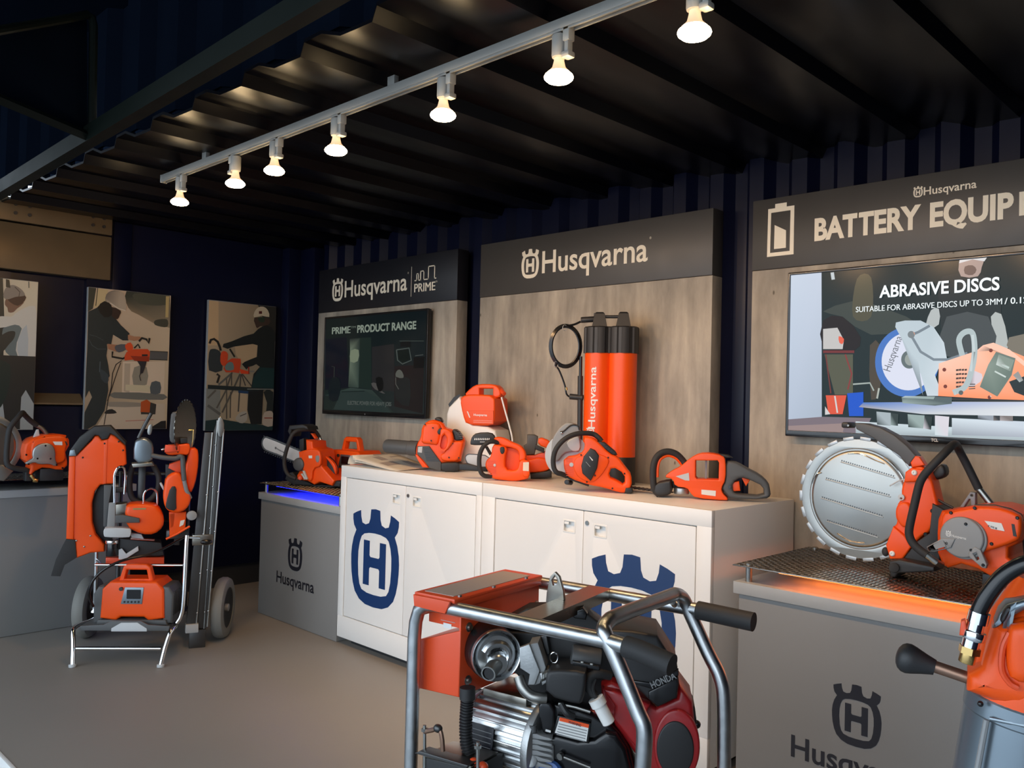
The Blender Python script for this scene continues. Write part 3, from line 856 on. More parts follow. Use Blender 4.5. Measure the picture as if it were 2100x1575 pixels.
p.line((62, 70, 66), [(1110, 520), (1440, 520)], 8)
p.line((70, 74, 72), [(1320, 720), (1430, 705)], 10)
p.add((16, 16, 16), [(1300, 740), (1450, 730), (1440, 880), (1300, 890)])
p.add((84, 86, 80), [(1070, 930), (1110, 905), (1150, 940), (1165, 1020), (1060, 1000)], 1)
p.add((30, 32, 32), [(1120, 1030), (1250, 1030), (1240, 1400), (1060, 1300), (1060, 1100)], 1)
p.line((80, 80, 76), [(1060, 1010), (1060, 1100), (1100, 1170)], 10)
p.add((72, 70, 68), [(730, 1090), (800, 1090), (830, 1200), (920, 1230), (780, 1170)], 1)
p.add((14, 15, 15), [(790, 1020), (880, 1020), (890, 1160), (830, 1200)], 1)
p.add((14, 22, 26), [(170, 1060), (260, 1000), (320, 1100), (280, 1320), (160, 1300)], 1)
p.line((40, 46, 44), [(195, 860), (235, 870), (230, 1010)], 12)
def u_of(x, y, fr=fr, p=p): return fr.uv(x, y, p.y, p.crop)
a = u_of(205, 430); c = u_of(455, 410); d = u_of(205, 340)
p.text((128, 138, 126), 'PRIME', a[0], a[1], d[1] - a[1], c[0] - a[0], .035)
a2 = u_of(462, 350); c2 = u_of(525, 340)
p.text((110, 120, 110), 'TM', a2[0], a2[1], .014, c2[0] - a2[0], .0)
a2 = u_of(545, 405); c2 = u_of(1340, 340)
p.text((128, 138, 126), 'PRODUCT RANGE', a2[0], a[1], d[1] - a[1], c2[0] - a2[0], .035)
a2 = u_of(415, 1375); c2 = u_of(1005, 1385)
p.text((86, 92, 88), 'ELECTRIC POWER FOR HEAVY JOBS', a2[0], a2[1], .026, c2[0] - a2[0], .01)
p.build('screen_picture', 'screen_dim', t, 'dim workshop picture')
b = B().cyl((-.06, -.0005, .012), (-.06, .003, .012), .005, 12)
obj('standby_light', b, 'mid_grey', t)

t, fr, p, h, H = wall_screen(-1.777, -.492, 1.324, 2.046, 'large lit wall screen showing a cut-off saw, on the right display panel', .012, .026)
p.crop = (1600, 500, 3.75)
p.add([(22, 40, 42), (30, 40, 42), (26, 38, 40), (24, 40, 42)], [(60, 1480), (3000, 1560), (3000, -60), (60, 220)])
p.add((58, 66, 62), [(330, 520), (560, 440), (760, 480), (1100, 640), (700, 700), (480, 560)], 1)
p.add([(80, 78, 62)] * 4, [(590, 270), (700, 260), (700, 560), (560, 560)], 2)
p.add([(176, 188, 206), (168, 180, 196), (196, 206, 222), (196, 208, 224)], [(60, 1350), (320, 1340), (318, 220), (80, 240)])
p.add((120, 108, 116), [(60, 1350), (330, 1330), (700, 1340), (640, 1480), (60, 1480)])
p.add((150, 130, 128), [(60, 1400), (500, 1380), (480, 1480), (60, 1480)])
p.line((190, 200, 205), [(400, 220), (408, 275)], 26)
p.add((30, 24, 26), [(330, 590), (480, 560), (620, 720), (560, 830), (330, 800)], 1)
p.add((192, 190, 188), [(330, 655), (440, 645), (490, 740), (480, 810), (330, 810)])
p.add((226, 96, 72), [(450, 710), (490, 730), (480, 770), (455, 760)], 1)
p.add((112, 46, 48), [(330, 820), (570, 820), (570, 840), (330, 840)])
p.add((84, 86, 70), [(340, 850), (560, 850), (560, 1160), (420, 1160)], 0)
p.line((110, 50, 46), [(350, 850), (390, 1150)], 10)
p.line((130, 56, 54), [(500, 850), (550, 1000), (520, 1120)], 12)
p.add((74, 66, 56), [(690, 780), (780, 790), (770, 1100), (700, 1200)], 1)
p.line((160, 170, 165), [(560, 1080), (690, 1070), (720, 1130)], 12)
p.line((170, 176, 168), [(760, 1110), (745, 1190)], 14)
p.add((218, 84, 58), [(350, 1165), (510, 1165), (480, 1310), (370, 1310)])
p.add((206, 204, 204), [(345, 1250), (385, 1310), (345, 1315)])
p.line((206, 204, 204), [(420, 1170), (440, 1300)], 12)
p.add((24, 84, 196), [(515, 1150), (640, 1140), (640, 1325), (530, 1325)])
# person behind
p.add((36, 44, 46), [(1250, 250), (1560, 240), (1700, 420), (1640, 800), (1300, 800), (1220, 460)], 1)
p.add((172, 150, 142), [(1375, 150), (1440, 110), (1560, 110), (1550, 180), (1520, 250), (1390, 250)], 1)
p.add((214, 214, 216), [(1380, 100), (1590, 95), (1570, 135), (1480, 120), (1375, 150)], 0)
p.add((110, 90, 84), [(1420, 175), (1480, 165), (1510, 200), (1480, 240), (1420, 230)], 1)
p.add((178, 184, 184), [(1160, 510), (1220, 500), (1220, 620), (1130, 660), (1120, 620)], 1)
p.add((176, 182, 180), [(1620, 560), (1700, 540), (1750, 740), (1740, 820), (1660, 780)], 1)
p.add((70, 76, 78), [(1280, 560), (1600, 560), (1640, 860), (1260, 860)], 1)
p.add((122, 116, 104), [(1760, 720), (2000, 700), (2000, 860), (1780, 840)], 1)
# table
p.add([(196, 208, 214), (204, 220, 226), (190, 206, 210), (176, 190, 196)], [(580, 1365), (1500, 1420), (2600, 1470), (2600, 1560), (580, 1500)])
p.add((164, 176, 182), [(740, 1290), (850, 1300), (850, 1400), (745, 1390)])
p.add((50, 62, 62), [(850, 1300), (910, 1310), (905, 1400), (850, 1395)])
p.add((150, 168, 166), [(980, 1310), (1110, 1320), (1100, 1420), (985, 1410)])
p.add((46, 58, 58), [(1110, 1320), (1170, 1330), (1160, 1430), (1100, 1420)])
p.add((216, 212, 220), [(1190, 1320), (1300, 1330), (1290, 1480), (1190, 1470)])
p.add([(206, 222, 226), (210, 222, 230), (190, 196, 214), (190, 196, 210)], [(1320, 1340), (2600, 1400), (2600, 1510), (1320, 1470)])
p.add((150, 158, 168), [(1520, 1310), (1640, 1320), (1640, 1360), (1520, 1350)])
p.add((50, 56, 60), [(1640, 1310), (1690, 1310), (1690, 1360), (1640, 1360)])
p.add((126, 118, 116), [(1690, 1310), (1790, 1315), (1790, 1365), (1690, 1360)])
p.add([(176, 168, 170), (160, 156, 160), (200, 206, 212), (236, 240, 244), (228, 230, 236), (212, 204, 206)], [(605, 1255), (1100, 1310), (2600, 1340), (2600, 1215), (1320, 1215), (640, 1220)])
# saw
p.add((70, 116, 190), circ(975, 910, 245, 48, 268))
p.add((216, 220, 236), circ(985, 905, 205, 48, 222))
p.add((98, 110, 112), circ(992, 890, 62, 24, 70))
p.add((150, 158, 154), circ(998, 890, 40, 20, 46))
a = u_of(850, 985, fr, p); c = u_of(945, 720, fr, p)
L = math.hypot(c[0] - a[0], c[1] - a[1])
p.text((104, 108, 116), 'Husqvarna', a[0], a[1], .030, L, .0, Matrix.Rotation(-math.atan2(c[1] - a[1], c[0] - a[0]), 4, 'Y'))
p.add((86, 100, 102), [(935, 1180), (1010, 1170), (1320, 1180), (1320, 1230), (1190, 1245), (940, 1225)])
p.add((150, 168, 166), [(930, 1185), (1180, 1195), (1190, 1175), (960, 1170)])
p.add([(186, 200, 208)] * 6 + [(200, 212, 220)] * 6, [(885, 640), (890, 605), (960, 590), (1080, 590), (1180, 640), (1260, 760), (1285, 900), (1235, 930), (1190, 1010), (1250, 1170), (1130, 1170), (1080, 1000)], 0)
p.add([(190, 204, 212)] * 4, [(900, 640), (1000, 820), (1060, 890), (1100, 1170)], 0)
p.line((118, 130, 140), [(1010, 700), (1060, 680), (1150, 630)], 20)
p.line((122, 134, 144), [(1010, 710), (1080, 830), (1180, 890), (1290, 890), (1440, 840)], 20)
p.add((120, 128, 132), circ(1008, 698, 28, 16))
p.add([(250, 168, 128), (255, 150, 104), (252, 146, 98), (250, 160, 118), (255, 176, 140), (255, 196, 170)], [(1215, 1170), (1900, 1210), (1960, 900), (1640, 770), (1490, 830), (1220, 920)])
p.add((255, 200, 176), [(1500, 830), (1560, 780), (1640, 760), (1760, 810), (1900, 920), (1950, 1000), (1800, 880), (1640, 820)], 0)
p.add((40, 52, 54), [(1760, 1060), (1900, 1010), (2100, 1000), (2100, 1180), (1880, 1170), (1800, 1140)], 0)
p.add((40, 48, 50), [(1320, 1185), (2200, 1212), (2200, 1222), (1320, 1200)])
for k in range(5):
    for j in range(4):
        p.add((70, 60, 56), [(1352 + 0 * k, 965 + 32 * k), (1372, 963 + 32 * k), (1372, 977 + 32 * k), (1352, 979 + 32 * k)] if j == 0 else [(1352 + 22 * j, 963 + 32 * k), (1370 + 22 * j, 961 + 32 * k), (1370 + 22 * j, 975 + 32 * k), (1352 + 22 * j, 977 + 32 * k)]); p.n -= 1
p.n += 1
p.add((216, 206, 214), [(1450, 980), (1550, 1000), (1540, 1060), (1450, 1100)], 1)
for k in range(3): p.line((60, 60, 60), [(1450, 1080 + 18 * k), (1500, 1080 + 16 * k)], 7)
p.add((108, 124, 116), [(1660, 830), (1810, 880), (1780, 1010), (1670, 1175), (1535, 1100), (1600, 930)], 0)
p.add((136, 150, 140), [(1680, 850), (1800, 895), (1770, 980), (1660, 930)], 0)
p.line((206, 216, 212), [(1650, 980), (1735, 1025)], 12)
p.line((190, 206, 200), [(1705, 925), (1760, 955)], 16)
p.add((150, 150, 148), [(1790, 1010), (1830, 980), (1870, 1050), (1840, 1065)], 0)
ring = spline([(1400, 860), (1375, 740), (1420, 680), (1480, 690), (1495, 830), (1470, 980), (1420, 1100), (1330, 1145)], 6)
p.line((176, 190, 192), ring, 44)
p.line((196, 208, 210), [(1480, 700), (1490, 830), (1465, 980)], 20)
p.add((90, 100, 100), circ(1390, 1145, 18, 12))
for (x, y) in ((1262, 968), (1270, 1097), (1620, 820), (1610, 1180)): p.add((120, 60, 50), circ(x, y, 15, 10))
a = u_of(768, 415, fr, p); c = u_of(1692, 350, fr, p); d = u_of(780, 325, fr, p)
p.text((244, 250, 252), 'ABRASIVE DISCS', a[0], a[1], (d[1] - a[1]) * .98, c[0] - a[0], .025)
a = u_of(588, 528, fr, p); c = u_of(1712, 462, fr, p); d = u_of(590, 487, fr, p)
p.text((236, 244, 246), 'SUITABLE FOR ABRASIVE DISCS UP TO 3MM', a[0], a[1], d[1] - a[1], c[0] - a[0], .012)
c2 = u_of(1730, 460, fr, p)
p.text((236, 244, 246), '/ 0.12 INCH', c2[0], a[1], d[1] - a[1], .17, .014)
p.build('screen_picture', 'screen_bright', t, 'lit picture of a saw on a table')
b = B(); a = fr.uv(1160, 1522, 0, p.crop); c = fr.uv(1215, 1505, 0, p.crop)
put_text(b, 'TCL', a[0], .007, .011, -.0006, c[0] - a[0], .04)
obj('maker_mark', b, 'pale_decal', t)
# ------------------------------------------------------------------ tools: shared little helpers
def px_r(fr, n, k, off=0.0, at=(0, 0), crop=None):
    """n crop pixels -> metres at that spot on the plane"""
    a = fr.uv(at[0], at[1], off, crop); b = fr.uv(at[0], at[1] + n, off, crop)
    return abs(a[1] - b[1])

def screws(fr, spots, off, r, m, parent, name='screw', depth=.004, cls=None):
    for x, y in spots:
        c = fr.v(x, y, off)
        b = B().lathe([(r, 0), (r, -depth * .6), (r * .7, -depth), (r * .35, -depth), (r * .3, -depth * .4), (0, -depth * .4)], c, (0, 1, 0), 14)
        obj(name, b, m, parent)

def plate_label(fr, pts, off, m, parent, name='label_plate', t=.0012):
    return obj(name, B().prism(fr.pts(pts, off - t), off - t, off), m, parent)

def settle(t, z):
    """stand a thing on the surface at height z"""
    lo = 9
    def walk(o):
        nonlocal lo
        for c in o.children:
            if c.type == 'MESH':
                for v in c.data.vertices: lo = min(lo, (t.matrix_basis @ v.co).z)
            walk(c)
    walk(t)
    t.location.z += z - lo

# ------------------------------------------------------------------ ring saw on the right pedestal
fr = Fr((-1.30, 3.20, .862), 0); fr.crop = (1600, 860, 4.633)
C2 = (1820, 900, 4.921)
t = thing('ring_saw', 'orange ring saw with a big toothed steel ring, on the orange-lit pedestal', 'power saw', fr.loc, fr.yaw)
ctr = fr.uv(738, 795); zt = fr.uv(700, 205)[1]; zb = fr.uv(790, 1392)[1]
RO = (zt - zb) / 2; cz = (zt + zb) / 2; cu_ = ctr[0] + .002
RI = RO * .815
obj('ring_blade', B().prism(circ(cu_, cz, RO - .009, 72), -.0025, .0025, .0006, [circ(cu_, cz, RI, 72)]), 'steel', t, label='bright steel ring')
for k in range(22):
    a = 2 * pi * k / 22 + .04
    R = Matrix.Rotation(-a, 3, 'Y')
    obj('diamond_segment', B().box((cu_ + (RO - .006) * cos(a), 0, cz + (RO - .006) * sin(a)), (.013, .007, .040), .001, R), 'cast_alu', t)
ip = B().lathe([(0, -.010), (RI * .90, -.010), (RI * .93, -.0085), (RI * .955, -.004), (RI * .985, -.004), (RI * .99, -.002), (RI * .99, .004)], (cu_, 0, cz), (0, 1, 0), 72)
pl = obj('inner_plate', ip, 'steel', t, label='polished round inner plate')
for (a, c) in (((575, 435), (1090, 590)), ((430, 600), (1050, 770)), ((390, 780), (980, 965)), ((440, 1000), (930, 1155))):
    p, q = fr.v(a[0], a[1], -.0105), fr.v(c[0], c[1], -.0105)
    d = (q - p); L = d.length; ang = math.atan2(d.z, d.x)
    b = B().box((p + q) / 2 + Vector((0, -.0012, -.004)), (L, .004, .0035), .001, Matrix.Rotation(-ang, 3, 'Y'))
    obj('rib', b, 'steel', pl)
    b = B()
    for k in range(int(L / .0085)):
        s = p + d * ((k + .5) * .0085 / L)
        b.box(s + Vector((0, .0002, .002)), (.004, .0016, .0045), 0, Matrix.Rotation(-ang, 3, 'Y'))
    obj('perforation', b, 'dark_metal', pl)
for arc in (((300, 650), (340, 570), (390, 545)), ((985, 405), (1060, 460), (1120, 530), (1165, 600)), ((540, 1125), (660, 1195), (800, 1215)), ((640, 365), (760, 370), (900, 430), (990, 465))):
    obj('water_pipe', B().tube(spline([fr.v(x, y, -.012) for x, y in arc], 5), .0022, 8), 'chrome', pl)
obj('lever_wire', B().tube([fr.v(1040, 675, -.04), fr.v(1120, 630, -.045), fr.v(1230, 600, -.05)], .0022, 8), 'light_grey', t)
g = [(705, 75), (800, 80), (950, 120), (1080, 190), (1200, 290), (1290, 390), (1250, 440), (1220, 490), (1130, 390), (1000, 300), (880, 220), (720, 135)]
gd = obj('blade_guard', B().prism(fr.pts(g, -.028), -.028, .030, .005), 'grey_plastic', t)
kn = fr.v(650, 95, 0)
obj('guard_knob', B().box(kn, (.028, .075, .022), .007), 'black_plastic', gd)
screws(fr, [(648, 100)], -.038, .005, 'steel', gd)
h = [(1240, 500), (1330, 480), (1380, 520), (1440, 620), (1470, 760), (1500, 880), (1440, 1100), (1300, 1180), (1240, 1290), (1160, 1370), (1040, 1370), (1000, 1230), (1060, 1080), (1110, 1020), (1085, 960), (1100, 860), (1150, 790), (1145, 700), (1180, 600), (1190, 540)]
obj('saw_arm', B().prism(smooth_pts(fr.pts(h, -.05), 1), -.05, .03, .010), 'orange', t)
obj('tab', B().prism(fr.pts([(1235, 455), (1280, 392), (1320, 400), (1375, 480), (1250, 502)], -.055), -.055, -.02, .004), 'orange', t)
obj('roller_housing', B().prism(smooth_pts(fr.pts([(1085, 960), (1100, 850), (1200, 820), (1250, 900), (1230, 1060), (1150, 1080)], -.066), 2), -.066, -.04, .009), 'orange', t)
obj('lower_flap', B().prism(fr.pts([(1070, 1060), (1180, 1150), (1240, 1260), (1160, 1372), (1040, 1372), (1000, 1240)], -.064), -.064, -.03, .006), 'orange', t)
obj('upper_flap', B().prism(fr.pts([(1185, 545), (1240, 505), (1360, 520), (1400, 600), (1270, 640), (1175, 640)], -.062), -.062, -.03, .006), 'orange', t)
screws(fr, [(1275, 550)], -.062, .0095, 'white_plastic', t, 'roller_bolt', .006)
screws(fr, [(1065, 1318)], -.064, .0095, 'white_plastic', t, 'roller_bolt', .006)
obj('eyelet', B().prism(circ(*fr.uv(1150, 785, -.056), .011, 20), -.058, -.045, .001, [circ(*fr.uv(1150, 795, -.056), .004, 12)]), 'light_grey', t)
obj('foot', B().prism(fr.pts([(1050, 1385), (1150, 1370), (1480, 1440), (1480, 1485), (1140, 1500), (1110, 1540), (1062, 1535)], -.10), -.12, -.02, .006), 'black_plastic', t)
obj('foot_pin', B().cyl(fr.v(1080, 1455, -.135), fr.v(1080, 1455, -.02), .017, 20, bev=.003), 'rubber', t)
obj('wet_bearing', B().ball(fr.v(1000, 1300, -.03), .013, (1, .8, 1.3)), 'rubber', t)
fr.crop = C2
obj('drive_gap', B().prism(fr.pts([(450, 700), (580, 770), (560, 1000), (520, 1300), (240, 1330), (160, 1250), (300, 1080), (420, 1000)], -.06), -.06, .02, .004), 'black_plastic', t)
body = [(540, 775), (640, 770), (740, 745), (880, 725), (1080, 728), (1240, 768), (1340, 820), (1362, 880), (1352, 1050), (1300, 1112), (1215, 1150), (1210, 1250), (1290, 1330), (1420, 1380), (1420, 1440), (1250, 1412), (1030, 1437), (900, 1362), (740, 1312), (600, 1352), (545, 1310), (500, 1200), (495, 1000), (505, 860)]
bd = obj('engine_body', B().prism(fr.pts(body, -.12), -.12, .09, .012, res=3), 'orange', t)
obj('belt_cover', B().prism(smooth_pts(fr.pts([(545, 800), (640, 780), (880, 735), (1080, 740), (1240, 780), (1330, 830), (1350, 880), (1340, 1040), (1290, 1095), (1000, 1190), (760, 1240), (600, 1200), (530, 1100), (520, 950)], -.15), 1), -.15, -.11, .012, res=3), 'orange', t)
obj('top_seam', B().tube([fr.v(x, y, -.105) for x, y in ((880, 722), (1080, 724), (1240, 762), (1345, 815), (1366, 880))], .004, 8), 'black_plastic', t)
cc = fr.uv(745, 1045, -.165); cr_ = px_r(fr, 208, 0, -.165, (745, 1045))
obj('clutch_backing', B().prism(circ(*fr.uv(775, 1055, -.155), cr_ * 1.02, 40), -.158, -.14, .004), 'mid_grey', t)
cov = obj('clutch_cover', B().prism(circ(*cc, cr_, 48), -.166, -.15, .007, res=3), 'mid_grey', t)
for pts, slot in (([(392, 1140), (550, 1052), (680, 1060), (640, 1150), (470, 1190), (410, 1188)], [(470, 1120), (555, 1085), (575, 1130), (490, 1155)]),
                  ([(815, 1200), (880, 1140), (935, 1170), (1003, 1320), (990, 1360), (950, 1352), (820, 1240)], [(860, 1210), (895, 1195), (925, 1265), (900, 1280)])):
    obj('cover_arm', B().prism(fr.pts(pts, -.170), -.170, -.148, .003, [fr.pts(slot, -.170)]), 'mid_grey', cov)
b = B(); q = fr.uv(592, 1005, -.1665)
put_emblem(b, fr.uv(615, 1010, -.1665)[0], fr.uv(615, 1035, -.1665)[1], px_r(fr, 60, 0, -.166, (600, 1000)), -.1665, .0006)
put_text(b, 'Husqvarna', fr.uv(645, 1030, -.1665)[0], fr.uv(645, 1036, -.1665)[1], .008, -.1672, .045, .012, Matrix.Rotation(rad(6), 4, 'Y'))
obj('lettering', b, 'pale_decal', cov)
plate_label(fr, [(978, 877), (1150, 903), (1182, 985), (1045, 958)], -.1505, 'pale_decal', t, 'model_sticker')
b = B(); a = fr.uv(1012, 925, -.153); put_text(b, 'K 970 III', a[0], a[1] - .004, .006, -.1525, .026, .02, Matrix.Rotation(rad(13), 4, 'Y')); obj('sticker_text', b, 'ink', t)
obj('air_slot', B().prism(fr.pts([(1250, 908), (1280, 915), (1303, 1040), (1268, 1032)], -.151), -.1515, -.14), 'black_plastic', t)
screws(fr, [(790, 910), (600, 1100), (845, 1175)], -.166, .0050, 'black_gloss', t)
screws(fr, [(640, 795), (880, 748), (1310, 850), (1050, 1110)], -.150, .0055, 'black_gloss', t)
screws(fr, [(430, 1155), (965, 1325)], -.170, .0050, 'black_gloss', t)
screws(fr, [(455, 775), (385, 1012)], -.052, .0075, 'black_gloss', t)
P = [(400, 1225, -.20), (330, 1175, -.20), (262, 1110, -.20), (222, 1030, -.20), (222, 940, -.20), (270, 720, -.20), (318, 520, -.20), (360, 430, -.20), (430, 345, -.20), (560, 210, -.18), (650, 118, -.13), (690, 105, -.07), (715, 150, -.01), (800, 310, .02), (920, 555, .03)]
P = fr.vs(P)
obj('handle_grip', B().tube(spline(P, 4), .0135, 14), 'rubber', t, label='black rubber front handle')
obj('handle_tube', B().tube(fr.vs([(380, 1210, -.20), (480, 1290, -.19), (540, 1320, -.14)]), .0115, 14), 'steel', t)
obj('handle_tube', B().tube(fr.vs([(912, 540, .03), (1000, 650, .03), (1070, 740, .03)]), .0115, 14), 'steel', t)
obj('handle_bracket', B().prism(fr.pts([(735, 735), (838, 582), (890, 590), (892, 735), (850, 735), (838, 655), (825, 655), (775, 735)], .0), -.006, .02, .003, [circ(*fr.uv(855, 618, 0), .004, 12)]), 'mid_grey', t)
obj('throttle_rod', B().tube(fr.vs([(478, 648, -.03), (660, 745, -.03)]), .0045, 8), 'black_plastic', t)
obj('guard_grip', B().prism(smooth_pts(fr.pts([(430, 430), (540, 295), (590, 315), (608, 400), (560, 445), (450, 470)], .02), 1), .0, .05, .010), 'black_plastic', t)
rh = fr.pts([(1340, 880), (1500, 900), (1640, 1020), (1660, 1300), (1560, 1440), (1400, 1440), (1360, 1200)], -.06)
obj('rear_handle', B().prism(smooth_pts(rh, 1), -.06, .02, .010, [smooth_pts(fr.pts([(1400, 980), (1480, 980), (1570, 1070), (1580, 1280), (1520, 1360), (1440, 1350), (1420, 1200)], -.06), 1)]), 'black_plastic', t)
obj('rest', B().span((fr.uv(1000, 1400, -.05)[0], -.10, .0), (fr.uv(1330, 1400, -.05)[0], .04, fr.uv(1000, 1400, -.05)[1] + .004), .004), 'black_plastic', t)

settle(t, .8645)
# ------------------------------------------------------------------ chainsaw on the blue-lit pedestal
fr = Fr((-4.80, 3.08, .862), rad(22)); fr.crop = (520, 850, 8.75)
t = thing('chainsaw', 'orange chainsaw with a long pale bar, on the blue-lit pedestal', 'power saw', fr.loc, fr.yaw)
bar = [(165, 560), (170, 500), (200, 450), (240, 445), (840, 690), (900, 730), (860, 880), (700, 850), (480, 750), (240, 665), (195, 630)]
obj('guide_bar', B().prism(smooth_pts(fr.pts(bar, 0), 1), -.002, .002, .0005), 'light_grey', t, label='pale steel guide bar')
ch = [(140, 575), (145, 490), (185, 425), (250, 415), (850, 665), (900, 720), (860, 905), (700, 880), (470, 780), (230, 695), (170, 650)]
obj('saw_chain', B().prism(smooth_pts(fr.pts(ch, 0), 1), -.0035, .0035, .001, [smooth_pts(fr.pts(bar, 0), 1)]), 'dark_metal', t, label='dark cutting chain')
for k in range(14):
    u = k / 13
    for (a, c, s) in (((190, 415), (850, 660), 1), ((200, 700), (700, 895), -1)):
        x, y = a[0] + (c[0] - a[0]) * u, a[1] + (c[1] - a[1]) * u
        obj('chain_tooth', B().box(fr.v(x, y, 0), (.008, .007, .006), .001, Matrix.Rotation(rad(24), 3, 'Y')), 'dark_metal', t)
b = B(); a = fr.uv(385, 640, -.0032)
put_emblem(b, a[0] + .004, a[1] - .004, .016, -.0024, .0006); put_text(b, 'Husqvarna', a[0] + .012, a[1] - .004, .011, -.003, .062, .012, Matrix.Rotation(rad(20), 4, 'Y'))
obj('lettering', b, 'ink', t)
bd = [(930, 480), (1050, 510), (1060, 620), (1180, 660), (1215, 760), (1220, 960), (1450, 1220), (1400, 1310), (1180, 1240), (1080, 1290), (960, 1220), (780, 1200), (770, 1120), (840, 1000), (800, 700), (940, 660)]
obj('body', B().prism(fr.pts(bd, -.05), -.05, .11, .010, res=3), 'orange', t)
obj('side_cover', B().prism(smooth_pts(fr.pts([(840, 700), (1000, 640), (1170, 660), (1205, 780), (1200, 960), (1060, 990), (1040, 1230), (960, 1210), (880, 1050)], -.068), 1), -.068, -.04, .008), 'orange', t)
cc = fr.uv(795, 925, -.078)
obj('clutch_disc', B().lathe([(0, -.026), (.030, -.026), (.040, -.020), (.043, -.010), (.043, .02)], (cc[0], -.056, cc[1]), (0, 1, 0), 36), 'grey_plastic', t, label='round dark grey chain cover')
obj('clutch_rim', B().tube([(cc[0] + .0435 * cos(a), -.062, cc[1] + .0435 * sin(a)) for a in [rad(-70 + 10 * k) for k in range(16)]], .0035, 8), 'steel', t)
obj('adjuster_lever', B().prism(fr.pts([(870, 1040), (905, 1035), (965, 1190), (935, 1200)], -.084), -.084, -.07, .002), 'light_grey', t)
obj('adjuster_lever', B().prism(fr.pts([(845, 1095), (870, 1085), (930, 1180), (910, 1200)], -.08), -.08, -.07, .002), 'light_grey', t)
obj('bottom_cover', B().prism(fr.pts([(700, 1060), (790, 1180), (960, 1230), (1080, 1300), (1400, 1315), (1480, 1215), (1560, 1230), (1545, 1330), (700, 1290), (560, 1190), (600, 1080)], -.03), -.03, .10, .006), 'black_plastic', t)
obj('red_knob', B().cyl(fr.v(835, 1170, -.07), fr.v(835, 1170, -.03), .013, 16, bev=.003), 'red_paint', t)
obj('bumper', B().prism(fr.pts([(850, 480), (930, 450), (930, 680), (850, 660)], 0), -.02, .03, .003), 'black_plastic', t)
plate_label(fr, [(985, 765), (1050, 765), (1050, 815), (990, 815)], -.0685, 'pale_decal', t, 'badge')
obj('vent_panel', B().prism(smooth_pts(fr.pts([(1110, 770), (1180, 760), (1180, 850), (1150, 900), (1110, 850)], -.0685), 1), -.070, -.06, .001), 'mid_grey', t)
P = fr.vs([(760, 1180, -.10), (640, 1130, -.115), (570, 1020, -.12), (550, 880, -.12), (570, 740, -.12), (630, 540, -.12), (690, 400, -.11), (780, 320, -.09), (900, 300, -.05), (1020, 300, 0), (1100, 320, .05), (1170, 420, .09), (1185, 440, .095)])
obj('front_handle', B().tube(spline(P, 4), .0125, 14), 'rubber', t, label='black looped front handle')
obj('handle_tube', B().tube(fr.vs([(1180, 430, .095), (1225, 530, .095), (1270, 640, .095)]), .010, 12), 'chrome', t)
obj('hand_guard', B().prism(fr.pts([(690, 330), (720, 220), (960, 200), (1040, 240), (1060, 300), (960, 290), (760, 300), (740, 420)], .0), -.05, .07, .008), 'black_plastic', t)
obj('guard_trim', B().prism(fr.pts([(1045, 360), (1090, 365), (1150, 455), (1120, 465)], .05), .03, .06, .004), 'orange', t)
rear = [(1215, 640), (1310, 660), (1320, 760), (1440, 880), (1490, 1000), (1480, 1170), (1440, 1230), (1240, 960)]
obj('rear_handle', B().prism(smooth_pts(fr.pts(rear, .03), 1), .01, .06, .008), 'black_plastic', t)
obj('handle_trim', B().prism(smooth_pts(fr.pts([(1280, 780), (1310, 780), (1440, 890), (1485, 1000), (1470, 1130), (1440, 1000), (1380, 900)], .0), 1), -.004, .02, .004), 'orange', t)

settle(t, .8645)
